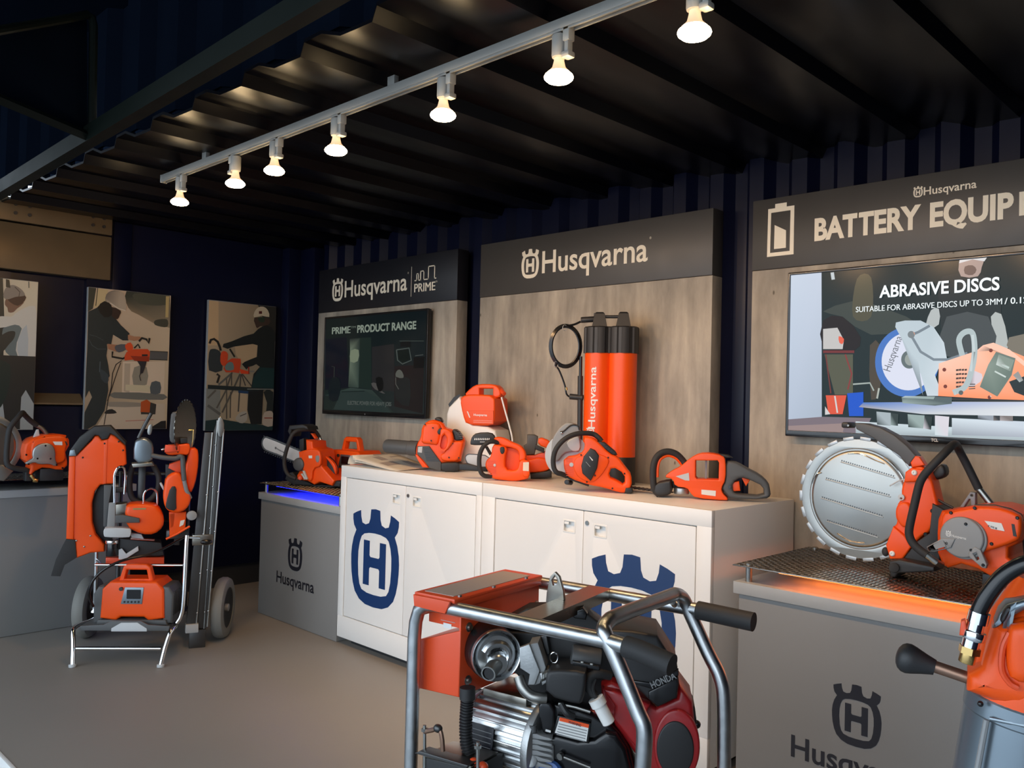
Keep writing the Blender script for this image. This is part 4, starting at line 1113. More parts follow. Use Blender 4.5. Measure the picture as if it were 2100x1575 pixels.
# ------------------------------------------------------------------ battery power pack (one on the pedestal, one on the trolley)
def power_pack(label, loc, yaw, s=1.0):
    """upright box pack: local x across its front, y away"""
    t = thing('power_pack', label, 'power pack', loc, yaw, 'orange power packs')
    W, H, D = .185 * s, .215 * s, .22 * s
    Z = 1.27
    Q = lambda l: [(a, c * Z) for a, c in l]
    f = [(-W, .03 * s), (-W * .96, .165 * s), (-W * .72, .20 * s), (W * .72, .20 * s), (W * .96, .165 * s), (W, .03 * s), (W * .5, .02 * s), (W * .36, .036 * s), (-W * .36, .036 * s), (-W * .5, .02 * s)]
    obj('casing', B().prism(Q(f), 0, D, .014 * s, res=3), 'orange', t)
    ho = [(-W * .56, .19 * s), (-W * .42, .262 * s), (-W * .3, .275 * s), (W * .3, .275 * s), (W * .42, .262 * s), (W * .56, .19 * s)]
    hi = [(-W * .38, .205 * s), (-W * .31, .248 * s), (W * .31, .248 * s), (W * .38, .205 * s)]
    obj('carry_handle', B().prism(Q(ho), .05 * s, .10 * s, .008 * s, [Q(hi)]), 'orange', t)
    for sg in (-1, 1):
        e = [(sg * W * .93, .005 * s), (sg * W * 1.22, .005 * s), (sg * W * 1.25, .14 * s), (sg * W * 1.1, .175 * s), (sg * W * .9, .178 * s)]
        obj('end_cap', B().prism(Q(e), .012 * s, D - .01 * s, .012 * s), 'grey_plastic', t, label='dark grey end cap')
    obj('base', B().prism([(-W * 1.1, 0), (W * 1.1, 0), (W * 1.05, .03 * s), (-W * 1.05, .03 * s)], -.004 * s, D + .004, .006 * s), 'grey_plastic', t)
    sc = obj('control_panel', B().prism(Q([(-W * .36, .098 * s), (W * .30, .098 * s), (W * .34, .175 * s), (-W * .24, .175 * s)]), -.004 * s, .004, .001), 'silver_blue', t, label='silver control panel with buttons')
    b = B()
    for k in range(5): b.cyl((-W * .24 + k * W * .11, -.006 * s, .108 * s * Z), (-W * .24 + k * W * .11, -.003 * s, .108 * s * Z), .006 * s, 10)
    obj('buttons', b, 'black_gloss', sc)
    obj('display', B().prism(rrect(-W * .18, .122 * s * Z, W * .26, .165 * s * Z, .004 * s, 2), -.0055 * s, -.003 * s), 'tv_black', sc)
    obj('plug', B().cyl((-W * .36, -.01 * s, .168 * s * Z), (-W * .36, .004, .168 * s * Z), .011 * s, 16), 'black_plastic', t)
    for k in range(6):
        obj('fin', B().span((W * 1.02, .03 * s + k * .028 * s, .05 * s), (W * 1.262, .042 * s + k * .028 * s, .19 * s), .003 * s), 'black_plastic', t)
    return t
pk = power_pack('orange power pack with a carrying handle, behind the chainsaw on the blue-lit pedestal', (-4.72, 3.255, .8645), rad(6), .91)

# ------------------------------------------------------------------ ring saw at the left edge
fr = Fr((-5.34, 1.60, .917), rad(84)); fr.crop = (0, 830, 8.75)
t = thing('ring_saw', 'orange power saw at the left edge, on the pedestal under the posters', 'power saw', fr.loc, fr.yaw)
c0 = fr.uv(0, 770, .06); zt = fr.uv(0, 190, .06)[1]; zb = max(fr.uv(0, 1400, .06)[1], .004)
RO = (zt - zb) / 2; cu_ = fr.uv(395, 770, .06)[0] - RO; cz = (zt + zb) / 2
obj('ring_blade', B().prism(circ(cu_, cz, RO, 64), .056, .062, .001, [circ(cu_, cz, RO * .84, 64)]), 'steel', t)
obj('inner_plate', B().lathe([(0, -.006), (RO * .78, -.006), (RO * .83, 0), (RO * .83, .004)], (cu_, .055, cz), (0, 1, 0), 64), 'bronze_metal', t)
obj('guard_foot', B().prism(fr.pts([(-60, 1130), (60, 1110), (100, 1160), (240, 1220), (70, 1400), (-60, 1380)], .0), 0, .05, .004), 'steel', t)
bd = [(430, 860), (460, 740), (560, 650), (790, 575), (1060, 560), (1190, 575), (1245, 660), (1250, 760), (1180, 880), (1215, 1050), (1215, 1120), (1130, 1200), (1000, 1195), (900, 1170), (760, 1160), (640, 1220), (560, 1290), (530, 1270), (560, 1130), (440, 1020)]
obj('engine_body', B().prism(fr.pts(bd, -.05), -.05, .12, .012, res=3), 'orange', t)
obj('belt_cover', B().prism(smooth_pts(fr.pts([(560, 680), (790, 600), (1060, 580), (1180, 600), (1230, 680), (1170, 850), (1190, 1040), (1000, 1100), (620, 1110), (560, 1000)], -.07), 1), -.07, -.03, .010), 'orange', t)
cov = obj('clutch_cover', B().prism(smooth_pts(fr.pts([(580, 960), (590, 840), (660, 760), (760, 720), (880, 715), (960, 770), (1000, 880), (990, 1010), (1030, 1090), (1000, 1140), (900, 1090), (700, 1100), (620, 1060), (510, 1110), (455, 1090), (470, 1060), (600, 980)], -.085), 1), -.085, -.06, .006), 'cast_alu', t)
screws(fr, [(815, 765), (672, 995), (905, 998), (512, 1095), (1015, 1110)], -.085, .005, 'black_gloss', t)
screws(fr, [(795, 615), (605, 705), (470, 928), (1190, 610), (1035, 905), (1120, 1165)], -.062, .0055, 'black_gloss', t)
plate_label(fr, [(945, 690), (1115, 690), (1120, 755), (985, 750)], -.0705, 'pale_decal', t, 'model_sticker')
obj('air_slot', B().prism(fr.pts([(1160, 680), (1190, 690), (1215, 750), (1190, 760)], -.0705), -.071, -.06), 'black_plastic', t)
P = fr.vs([(470, 1200, -.09), (330, 1180, -.10), (200, 1150, -.11), (130, 1090, -.11), (115, 960, -.11), (130, 720, -.11), (160, 500, -.11), (210, 390, -.11), (330, 250, -.09), (400, 175, -.05), (440, 210, .0), (540, 310, .04), (660, 400, .06)])
obj('handle_grip', B().tube(spline(P, 4), .0145, 14), 'rubber', t, label='black rubber front handle')
obj('handle_tube', B().tube(spline(fr.vs([(650, 395, .06), (760, 460, .06), (840, 560, .06)]), 4), .012, 12), 'steel', t)
obj('handle_bracket', B().prism(fr.pts([(580, 640), (650, 475), (690, 470), (710, 600), (690, 640)], .03), .02, .04, .003), 'light_grey', t)
obj('foot', B().prism(fr.pts([(440, 1150), (540, 1180), (560, 1400), (440, 1395)], -.01), -.03, .04, .006), 'black_plastic', t)
obj('water_valve', B().cyl(fr.v(550, 1290, -.03), fr.v(640, 1400, -.03), .010, 14, bev=.002).cyl(fr.v(590, 1380, -.03), fr.v(680, 1390, -.03), .012, 14, bev=.002), 'brass', t)
obj('rest', B().span((fr.uv(700, 1180, 0)[0], -.03, 0), (fr.uv(1120, 1180, 0)[0], .10, fr.uv(900, 1165, 0)[1]), .004), 'black_plastic', t)
settle(t, .9185)
# ------------------------------------------------------------------ things on the white counter (top at 1.045)
CT = 1.0455
def vents(fr, x0, x1, y0, y1, n, off, parent, m='black_plastic', skew=0):
    for k in range(n):
        y = y0 + (y1 - y0) * k / (n - 1); h = (y1 - y0) / (n - 1) * .38
        obj('vent_slot', B().prism(fr.pts([(x0, y), (x1, y + skew), (x1, y + h + skew), (x0, y + h)], off), off - .0008, off + .002), m, parent)

# twin water tank
fr = Fr((-2.62, 3.43, CT), rad(36)); fr.crop = (1110, 630, 4.257)
t = thing('water_tank', 'tall orange double cylinder with black caps and coiled hose, at the back of the counter', 'water tank', fr.loc, fr.yaw)
zt = fr.uv(700, 175)[1]; zc = fr.uv(700, 403)[1]; zo = fr.uv(700, 1300)[1]
ur = (fr.uv(578, 800, -.01)[0] + fr.uv(830, 800, -.01)[0]) / 2; r = (fr.uv(830, 800, -.01)[0] - fr.uv(578, 800, -.01)[0]) / 2
ul = fr.uv(372, 800, .01)[0] + r
CYLS = ((ur, -.01, 'front'), (ul, .01, 'back'))
for u, y, _ in CYLS:
    obj('cylinder', B().cyl((u, y, zo - .004), (u, y, zc + .01), r, 48), 'orange', t)
    obj('foot_cap', B().cyl((u, y, 0), (u, y, zo), r * 1.03, 40, bev=.006), 'black_plastic', t)
    cap = B()
    pts = []
    for k in range(64):
        a = 2 * pi * k / 64; rr = r * (1.10 if (k % 8) < 5 else 1.02)
        pts.append((u + rr * cos(a), y + rr * sin(a)))
    cap.loft([[(p[0], p[1], z) for p in pts] for z in (zc - .002, zt - .006)] + [[((p[0] - u) * .94 + u, (p[1] - y) * .94 + y, zt) for p in pts]])
    obj('screw_cap', cap, 'black_plastic', t, ang=20)
    zz = fr.uv(700, 45)[1]
    obj('valve_top', B().loft([[(u + s * a * .034, y + q * a * .034, z) for s, q in ((-1, -1), (1, -1), (1, 1), (-1, 1))] for z, a in ((zt - .002, 1.1), (zz - .008, .72), (zz, .5))]), 'black_plastic', t)
zz = fr.uv(700, 85)[1]
obj('link_tube', B().tube([(ul - .03, .0, zz - .004), (ul, .0, zz), (ur, -.01, zz)], .008, 12), 'black_plastic', t)
obj('pump_nozzle', B().cyl((ul - .095, 0, zz - .018), (ul - .02, 0, zz - .012), .015, 18, bev=.003), 'black_plastic', t)
obj('cap_ring', B().cyl(fr.v(470, 62, 0) + Vector((-.006, 0, 0)), fr.v(500, 62, 0), .007, 12), 'grey_plastic', t)
b = B(); a = fr.uv(470, 1110, -.06); c = fr.uv(470, 520, -.06)
put_text(b, 'Husqvarna', 0, 0, .034, 0, (c[1] - fr.uv(450, 1062, -.06)[1]), .012)
b.rot(Matrix.Translation((fr.uv(468, 1062, -.055)[0], 0, fr.uv(468, 1062, -.055)[1])) @ Matrix.Rotation(rad(-90), 4, 'Y'))
e = B(); put_emblem(e, 0, 0, .042, 0, .0006); e.rot(Matrix.Translation((fr.uv(462, 1085, -.055)[0], 0, fr.uv(468, 1085, -.055)[1])) @ Matrix.Rotation(rad(-90), 4, 'Y'))
me = bpy.data.meshes.new('t'); e.bm.to_mesh(me); e.bm.free(); b.bm.from_mesh(me); bpy.data.meshes.remove(me)
bmesh.ops.subdivide_edges(b.bm, edges=b.bm.edges, cuts=2)
for v in b.bm.verts:
    dx = v.co.x - ul; v.co.y = .01 - math.sqrt(max(0, (r + .0012) ** 2 - min(dx * dx, r * r * .98)))
obj('lettering', b, 'pale_decal', t, label='pale vertical lettering')
hose = B()
cx, cy_ = fr.uv(212, 340, .0), None
for k in range(3):
    P = []
    for j in range(40):
        a = 2 * pi * j / 40
        P.append(fr.v(212 + (120 + 9 * k) * cos(a), 340 + (168 + 9 * k) * sin(a), -.012 + .011 * k))
    hose.tube(P, .0055, 8, closed=True)
obj('coiled_hose', hose, 'black_gloss', t)
obj('hose_tail', B().tube(spline([fr.v(345, 125, 0), fr.v(290, 150, 0), fr.v(215, 165, 0)], 5), .0055, 8), 'black_gloss', t)
obj('hose_tail', B().tube(spline([fr.v(120, 500, 0), fr.v(160, 560, 0), fr.v(205, 680, 0), fr.v(222, 760, 0), fr.v(260, 790, .01)], 5), .0045, 8), 'black_gloss', t)
for x, y in ((205, 180), (128, 500)): obj('cable_tie', B().tube([fr.v(x + 18 * cos(a), y + 26 * sin(a), -.02 + .02 * cos(a)) for a in [2 * pi * k / 12 for k in range(12)]], .0016, 6, closed=True), 'light_grey', t)
obj('hose_fitting', B().cyl(fr.v(216, 700, 0), fr.v(222, 725, 0), .006, 10), 'brass', t)
obj('lance', B().tube([fr.v(345, 430, .0), fr.v(340, 800, .0), fr.v(338, 1250, .0), fr.v(338, 1440, .0)], .0085, 12), 'black_gloss', t)
obj('lance_grip', B().tube([fr.v(341, 600, .0), fr.v(338, 1000, .0), fr.v(335, 1260, .0)], .0135, 14).cyl(fr.v(250, 780, .005), fr.v(365, 790, -.005), .015, 12), 'black_plastic', t)
settle(t, CT)

# backpack tank, white with an orange top
fr = Fr((-3.54, 3.315, CT), rad(20)); fr.crop = (780, 780, 7.241)
t = thing('water_tank', 'white tank with a handled orange top, at the back of the counter', 'water tank', fr.loc, fr.yaw)
wt = [(985, 420), (1100, 300), (1200, 200), (1260, 640), (1695, 690), (1735, 870), (1750, 1330), (1300, 1340), (1000, 1250), (975, 700)]
obj('tank', B().prism(smooth_pts(fr.pts(wt, 0), 1), -.004, .19, .016, res=3), 'white_plastic', t)
og = [(1172, 270), (1250, 200), (1440, 195), (1690, 215), (1700, 400), (1690, 665), (1270, 660), (1215, 500)]
obj('orange_top', B().prism(smooth_pts(fr.pts(og, -.012), 1), -.012, .17, .012, res=3), 'orange', t)
hd = [(1225, 215), (1340, 95), (1440, 42), (1690, 45), (1770, 110), (1790, 230), (1700, 260), (1400, 260)]
obj('carry_handle', B().prism(smooth_pts(fr.pts(hd, .03), 1), .03, .10, .010, [fr.pts([(1490, 112), (1690, 112), (1690, 212), (1490, 212)], .05)]), 'orange', t)
obj('front_panel', B().prism(fr.pts([(1290, 440), (1680, 440), (1680, 640), (1330, 640)], -.014), -.0155, -.008, .002), 'orange_matt', t)
b = B(); a = fr.uv(1385, 520, -.016); put_text(b, 'Husqvarna', a[0], a[1] + .002, .012, -.0160, fr.uv(1585, 500, -.016)[0] - a[0], .02)
for y in (585, 610): b.span((fr.uv(1380, y, -.016)[0], -.0160, fr.uv(1380, y, -.016)[1]), (fr.uv(1660, y, -.016)[0], -.0155, fr.uv(1380, y, -.016)[1] + .0012))
b.prism(fr.pts([(1285, 450), (1300, 450), (1335, 540), (1322, 545)], -.016), -.0162, -.0155)
obj('lettering', b, 'pale_decal', t)
obj('strap', B().loft([[fr.v(x, y, o) for x, y, o in q] for q in ([(1010, 345, .02), (1030, 400, .02), (1030, 400, .08), (1010, 345, .08)], [(1090, 240, .02), (1100, 300, .02), (1100, 300, .08), (1090, 240, .08)], [(1180, 190, .02), (1190, 230, .02), (1190, 230, .08), (1180, 190, .08)])]), 'black_plastic', t)
obj('hose', B().tube(spline([fr.v(1800, 240, .02), fr.v(1850, 430, .02), fr.v(1920, 680, .01), fr.v(1960, 860, 0), fr.v(1960, 1050, 0)], 5), .005, 10), 'white_plastic', t, label='white hose')
obj('valve', B().cyl(fr.v(1790, 130, .06), fr.v(1840, 190, .02), .012, 14, bev=.002), 'red_paint', t)
obj('outlet', B().box(fr.v(1770, 870, -.01), (.03, .02, .02), .004), 'grey_plastic', t)
settle(t, CT)

# leaf blower
fr = Fr((-3.62, 3.17, CT), rad(44)); fr.crop = (780, 780, 7.241)
t = thing('leaf_blower', 'orange leaf blower with a thick dark tube, on the counter', 'leaf blower', fr.loc, fr.yaw)
bd = [(690, 600), (800, 578), (930, 620), (965, 700), (1060, 725), (1190, 800), (1258, 870), (1248, 960), (1200, 1130), (1188, 1222), (900, 1225), (720, 1300), (620, 1285), (520, 1095), (505, 1060), (540, 940), (600, 840), (612, 690)]
obj('housing', B().prism(smooth_pts(fr.pts(bd, -.045), 1), -.045, .05, .016, res=3), 'orange', t)
obj('side_bulge', B().prism(smooth_pts(fr.pts([(640, 640), (800, 610), (900, 650), (900, 800), (860, 960), (760, 950), (600, 930), (620, 830)], -.058), 1), -.058, -.03, .014, res=3), 'orange', t)
obj('rear_block', B().prism(smooth_pts(fr.pts([(1010, 900), (1240, 890), (1230, 980), (1180, 1200), (920, 1200), (880, 1110), (960, 1060)], -.062), 1), -.062, -.03, .012, res=3), 'orange', t)
gr = obj('intake_grille', B().prism(fr.pts([(550, 972), (725, 970), (905, 1215), (900, 1340), (735, 1300), (640, 1180), (545, 1090)], -.056), -.056, -.03, .004), 'grey_plastic', t)
for k in range(9):
    y = 990 + k * 24; x1 = 735 + k * 17
    obj('grille_bar', B().prism(fr.pts([(632 + k * 6, y), (x1, y + 2), (x1 + 6, y + 10), (636 + k * 6, y + 8)], -.057), -.0585, -.05), 'black_gloss', gr)
plate_label(fr, [(562, 985), (625, 978), (617, 1072), (557, 1062)], -.057, 'light_grey', t, 'badge')
obj('lower_trim', B().prism(fr.pts([(515, 1095), (560, 1105), (720, 1292), (625, 1285), (560, 1185)], -.052), -.054, -.03, .004), 'orange', t)
obj('handle', B().prism(smooth_pts(fr.pts([(900, 690), (1060, 735), (1092, 850), (1080, 930), (975, 1060), (850, 1020), (880, 830)], -.075), 1), -.075, -.03, .010, [smooth_pts(fr.pts([(935, 775), (1000, 860), (962, 1030), (868, 1005)], -.075), 1)]), 'orange', t)
obj('trigger', B().prism(smooth_pts(fr.pts([(845, 740), (900, 690), (930, 740), (890, 800), (850, 790)], -.062), 1), -.066, -.05, .004), 'black_plastic', t)
obj('top_cap', B().prism(smooth_pts(fr.pts([(795, 570), (840, 538), (905, 552), (935, 625), (870, 615)], -.03), 1), -.03, .05, .008), 'black_plastic', t)
bt = obj('battery', B().prism(smooth_pts(fr.pts([(1060, 722), (1145, 728), (1230, 845), (1215, 885), (1105, 893), (1090, 825)], -.055), 1), -.056, .05, .008), 'black_plastic', t, label='black battery')
for k in range(4): obj('rib', B().prism(fr.pts([(1120 + 20 * k, 770 + 26 * k), (1180 + 14 * k, 770 + 26 * k), (1186 + 14 * k, 782 + 26 * k), (1124 + 20 * k, 782 + 26 * k)], -.056), -.058, -.05), 'grey_plastic', bt)
obj('base', B().prism(smooth_pts(fr.pts([(890, 1235), (920, 1215), (1190, 1210), (1185, 1300), (1155, 1350), (905, 1358)], -.064), 1), -.064, .06, .008), 'black_plastic', t)
for x, y in ((665, 650), (780, 700), (755, 890), (1020, 1140), (1165, 1145), (1070, 930)): screws(fr, [(x, y)], -.064, .0045, 'black_gloss', t)
A = fr.v(520, 1005, 0); E = fr.v(95, 970, .10)
rt = px_r(fr, 108, 0, 0, (480, 1000)); d = (E - A)
obj('tube', B().lathe([(rt * 1.05, -.03), (rt * 1.05, d.length * .16), (rt * .98, d.length * .18), (rt * .98, d.length * .95), (rt * .93, d.length), (rt * .80, d.length), (rt * .80, d.length * .85)], A, d, 36), 'grey_plastic', t, label='dark grey blower tube')
settle(t, CT)

# open brochure curling at its left edge
t = thing('brochure', 'open brochure curling up at the left end of the counter', 'brochure', (-4.0, 2.92, CT), 0)
def sheet_of(dx, z0, n=26, y0=.01, y1=.30, x0=-.215, x1=.20, curl=.055):
    rings = []
    prof = [(x0, .001), (x0 + .004, curl * .35), (x0 + .016, curl * .72), (x0 + .034, curl * .93), (x0 + .06, curl), (x0 + .12, curl * .93), (x0 + .20, curl * .70), (x0 + .28, curl * .45), (x0 + .36, curl * .2), (x1, .004)]
    prof = spline([(a, c, 0) for a, c in prof], 4)
    top = [[(p.x + dx, y, p.y + z0 - (.006 + .35 * p.y) * (1 - ((y - y0) / (y1 - y0))) ** 2 * (1 if p.x > x0 + .05 else 0)) for p in prof] for y in [y0 + (y1 - y0) * k / 6 for k in range(7)]]
    b = B()
    b.loft(top, caps=False, closed=False)
    return b, top
b, top = sheet_of(0, .006)
o = obj('page', b, 'paper', t); md = o.modifiers.new('thickness', 'SOLIDIFY'); md.thickness = .0016; md.offset = 1
b, top = sheet_of(.02, .004, curl=.040, x1=.23)
o = obj('page', b, 'paper', t); md = o.modifiers.new('thickness', 'SOLIDIFY'); md.thickness = .0014; md.offset = 1
_, T6 = sheet_of(0, .006)
def on_sheet(i, j, k=.0022): return Vector(T6[i][j]) + Vector((0, 0, k))
for (i0, i1, j0, j1) in ((3, 5, 14, 17), (2, 3, 19, 24), (4, 6, 21, 22), (1, 2, 8, 9), (3, 4, 10, 11), (5, 6, 8, 10), (1, 3, 26, 30), (4, 5, 27, 33)):
    pr_ = B()
    for i in range(i0, i1):
        for j in range(j0, j1):
            pr_.poly([on_sheet(i, j), on_sheet(i, j + 1), on_sheet(i + 1, j + 1), on_sheet(i + 1, j)])
    obj('printed_picture', pr_, 'dim_decal', t)

# small top-handle chainsaw
fr = Fr((-2.96, 3.15, CT), rad(41)); fr.crop = (960, 860, 10.5)
t = thing('chainsaw', 'small orange top-handle chainsaw, at the middle of the counter in front of the white tank', 'power saw', fr.loc, fr.yaw)
bd = [(520, 550), (640, 545), (800, 590), (850, 650), (800, 800), (800, 1080), (1000, 1110), (1080, 1060), (1095, 900), (1250, 850), (1270, 1000), (1300, 1150), (1322, 1270), (1180, 1312), (1000, 1342), (780, 1322), (500, 1280), (500, 1200), (400, 1090), (360, 1000), (390, 880), (495, 800)]
obj('housing', B().prism(smooth_pts(fr.pts(bd, -.04), 1), -.04, .06, .010, res=3), 'orange', t)
obj('inner_wall', B().prism(fr.pts([(780, 600), (1110, 640), (1120, 1100), (780, 1100)], 0), .0, .05, .004), 'orange_matt', t)
obj('top_handle', B().prism(smooth_pts(fr.pts([(555, 400), (660, 380), (800, 410), (960, 500), (1090, 545), (1180, 610), (1245, 720), (1255, 855), (1160, 905), (1090, 900), (1105, 740), (1040, 650), (900, 605), (760, 590), (640, 510), (560, 450)], -.03), 1), -.03, .03, .009, res=3), 'orange', t)
obj('switch', B().prism(smooth_pts(fr.pts([(680, 600), (780, 590), (790, 700), (740, 760), (690, 720)], -.041), 1), -.044, -.03, .003), 'black_plastic', t)
vents(fr, 420, 600, 890, 1180, 9, -.0412, t, 'red_paint', 8)
obj('badge', B().prism(circ(*fr.uv(572, 990, -.043), .0066, 24, .0075), -.044, -.038, .001), 'light_grey', t)
P = fr.vs([(650, 505, -.02), (540, 480, -.035), (430, 500, -.045), (320, 600, -.05), (250, 770, -.05), (240, 980, -.05), (275, 1140, -.05), (360, 1220, -.045), (500, 1225, -.03)])
obj('front_handle', B().tube(spline(P, 4), .0115, 12), 'rubber', t, label='black looped front handle')
obj('handle_stay', B().tube(fr.vs([(390, 590, .0), (490, 760, .0)]), .008, 8), 'black_plastic', t)
hg = obj('hand_guard', B().prism(smooth_pts(fr.pts([(40, 510), (80, 370), (180, 290), (500, 280), (590, 385), (570, 480), (400, 490), (350, 560), (60, 560)], .02), 1), .02, .05, .006), 'black_plastic', t)
b = B()
for k in range(9):
    x = 130 + k * 38
    b.prism(fr.pts([(x, 440), (x + 18, 400), (x + 32, 425), (x + 14, 452)], .02), .0188, .0205)
b.prism(fr.pts([(255, 485), (370, 485), (370, 496), (255, 496)], .02), .0188, .0205)
obj('white_marks', b, 'pale_decal', hg)
obj('guide_bar', B().prism(smooth_pts(fr.pts([(-60, 840), (-30, 775), (40, 752), (480, 795), (480, 1010), (240, 1030), (0, 960)], .04), 1), .038, .043, .001), 'light_grey', t, label='pale guide bar')
obj('saw_chain', B().prism(smooth_pts(fr.pts([(-75, 850), (-45, 760), (30, 735), (480, 780), (480, 1025), (230, 1045), (-15, 975)], .04), 1), .0365, .0445, .001, [smooth_pts(fr.pts([(-60, 840), (-30, 775), (40, 752), (470, 795), (470, 1010), (240, 1030), (0, 960)], .04), 1)]), 'dark_metal', t)
obj('bar_cover', B().prism(fr.pts([(-190, 960), (0, 950), (240, 1020), (420, 1030), (420, 1130), (-190, 1090)], .03), .02, .06, .005), 'black_plastic', t)
obj('rear_cover', B().prism(smooth_pts(fr.pts([(1170, 900), (1300, 880), (1330, 1000), (1330, 1240), (1180, 1250), (1165, 1110)], -.046), 1), -.046, -.02, .006), 'orange', t)
plate_label(fr, [(1185, 930), (1310, 922), (1305, 1120), (1178, 1108)], -.0465, 'paper', t, 'warning_sticker')
settle(t, CT)

# battery in its charger
fr = Fr((-2.93, 3.39, CT), rad(42)); fr.crop = (960, 860, 10.5)
t = thing('battery_tool', 'orange and black battery tool, behind the small top-handle chainsaw', 'power tool', fr.loc, fr.yaw)
obj('housing', B().prism(smooth_pts(fr.pts([(1380, 880), (1500, 830), (1790, 900), (1790, 1060), (1690, 1140), (1390, 1175), (1200, 1150), (1220, 900)], -.03), 1), -.03, .06, .010, res=3), 'orange', t)
obj('mid_section', B().prism(fr.pts([(1250, 790), (1440, 790), (1640, 720), (1770, 650), (1785, 900), (1500, 900), (1250, 900)], -.015), -.015, .05, .006), 'red_paint', t)
obj('battery_cap', B().prism(smooth_pts(fr.pts([(1520, 390), (1790, 495), (1755, 660), (1500, 575)], -.02), 1), -.022, .05, .007), 'orange', t)
obj('latch_bar', B().prism(fr.pts([(1450, 560), (1640, 650), (1640, 745), (1430, 660)], -.024), -.026, .0, .003), 'black_plastic', t)
obj('battery', B().prism(fr.pts([(1270, 352), (1430, 352), (1505, 392), (1485, 560), (1430, 780), (1250, 790), (1190, 590), (1265, 545)], -.02), -.02, .05, .007), 'grey_plastic', t, label='dark grey battery')
obj('base', B().prism(fr.pts([(1330, 1185), (1700, 1135), (1800, 1090), (1800, 1280), (1350, 1300)], -.028), -.028, .06, .005), 'black_plastic', t)
settle(t, CT)

# battery cut-off saw
fr = Fr((-2.46, 3.04, CT), rad(38)); fr.crop = (1110, 860, 9.264)
t = thing('cutoff_saw', 'orange battery cut-off saw with a grey blade guard, in front of the double cylinder', 'power saw', fr.loc, fr.yaw)
bd = [(420, 800), (740, 742), (830, 610), (800, 420), (930, 405), (1070, 490), (1300, 730), (1450, 780), (1640, 1030), (1712, 1120), (1722, 1345), (1610, 1472), (1500, 1472), (1180, 1372), (900, 1322), (540, 1200), (465, 1100), (425, 1000)]
ho = [(1340, 965), (1590, 1115), (1588, 1335), (1440, 1235), (1270, 1165)]
obj('housing', B().prism(smooth_pts(fr.pts(bd, -.045), 1), -.045, .035, .010, [smooth_pts(fr.pts(ho, -.045), 1)], res=3), 'orange', t)
obj('raised_side', B().prism(smooth_pts(fr.pts([(640, 800), (800, 760), (930, 600), (1060, 720), (1260, 790), (1300, 900), (1130, 1160), (960, 1290), (700, 1190), (600, 1000)], -.052), 1), -.052, -.04, .006), 'orange', t)
bt = obj('battery', B().prism(fr.pts([(930, 622), (1020, 660), (1095, 760), (1085, 840), (1060, 1000), (1000, 1130), (935, 1245), (780, 1100), (758, 960), (805, 780)], -.060), -.062, -.02, .005), 'black_plastic', t, label='black battery')
b = B(); b.prism(fr.pts([(905, 775), (925, 785), (985, 850), (965, 862)], -.0625), -.0630, -.061)
obj('battery_mark', b, 'pale_decal', bt)
b = B(); b.prism(fr.pts([(840, 880), (850, 880), (935, 975), (922, 978)], -.0625), -.0630, -.061)
obj('battery_mark', b, 'mid_grey', bt)
obj('latch_strip', B().prism(fr.pts([(1060, 488), (1200, 512), (1410, 690), (1445, 752), (1350, 752), (1160, 605)], -.035), -.036, .035, .005), 'black_plastic', t)
for k in range(4): obj('strip_rib', B().prism(fr.pts([(1180 + 45 * k, 560 + 42 * k), (1215 + 45 * k, 548 + 42 * k), (1228 + 45 * k, 560 + 42 * k), (1195 + 45 * k, 575 + 42 * k)], -.036), -.039, -.03), 'black_gloss', t)
obj('end_cap', B().prism(fr.pts([(1600, 1372), (1732, 1372), (1745, 1450), (1690, 1492), (1580, 1475)], -.048), -.048, .038, .006), 'black_plastic', t)
vents(fr, 445, 610, 930, 1130, 7, -.0455, t, 'red_paint', 14)
vents(fr, 470, 590, 800, 860, 3, -.0455, t, 'red_paint', 4)
obj('badge', B().prism(circ(*fr.uv(572, 935, -.047), .0095, 24, .0095), -.0475, -.04, .001), 'light_grey', t)
gd = [(185, 800), (190, 620), (210, 440), (300, 280), (420, 160), (520, 122), (680, 170), (745, 250), (735, 420), (745, 690), (560, 690), (430, 720), (300, 900)]
obj('blade_guard', B().prism(smooth_pts(fr.pts(gd, .015), 1), .012, .055, .008, res=3), 'mid_grey', t, label='grey blade guard')
obj('guard_face', B().prism(smooth_pts(fr.pts([(470, 492), (680, 395), (725, 425), (745, 660), (620, 692), (520, 625)], .008), 1), .006, .02, .004), 'light_grey', t)
obj('guard_edge', B().tube(spline(fr.vs([(360, 310, .008), (430, 290, .008), (560, 185, .008), (690, 190, .008), (720, 270, .008)]), 4), .0035, 8), 'black_plastic', t)
obj('guard_knob', B().ball(fr.v(385, 330, .006), .007), 'chrome', t)
bc = fr.uv(430, 880, .03)
obj('blade', B().lathe([(.010, -.002), (.100, -.0015), (.100, .0015), (.010, .002)], (fr.uv(480, 760, .03)[0], .034, max(fr.uv(480, 760, .03)[1], .102)), (0, 1, 0), 48), 'light_grey', t, label='pale cutting disc')
P = fr.vs([(480, 1150, -.03), (380, 1110, -.05), (290, 1080, -.06), (235, 980, -.06), (230, 800, -.06), (290, 620, -.06), (430, 460, -.055), (610, 365, -.04), (800, 335, -.02), (980, 350, .0), (1080, 415, .0), (1145, 490, .0)])
obj('front_handle', B().tube(spline(P, 4), .0115, 14), 'rubber', t, label='black looped front handle')
obj('roller', B().cyl(fr.v(480, 1265, -.04), fr.v(560, 1275, .02), .0115, 18, bev=.002), 'black_plastic', t)
obj('sole', B().prism(fr.pts([(430, 1140), (560, 1220), (900, 1340), (900, 1300), (560, 1180), (450, 1090)], .0), -.03, .04, .003), 'black_plastic', t)
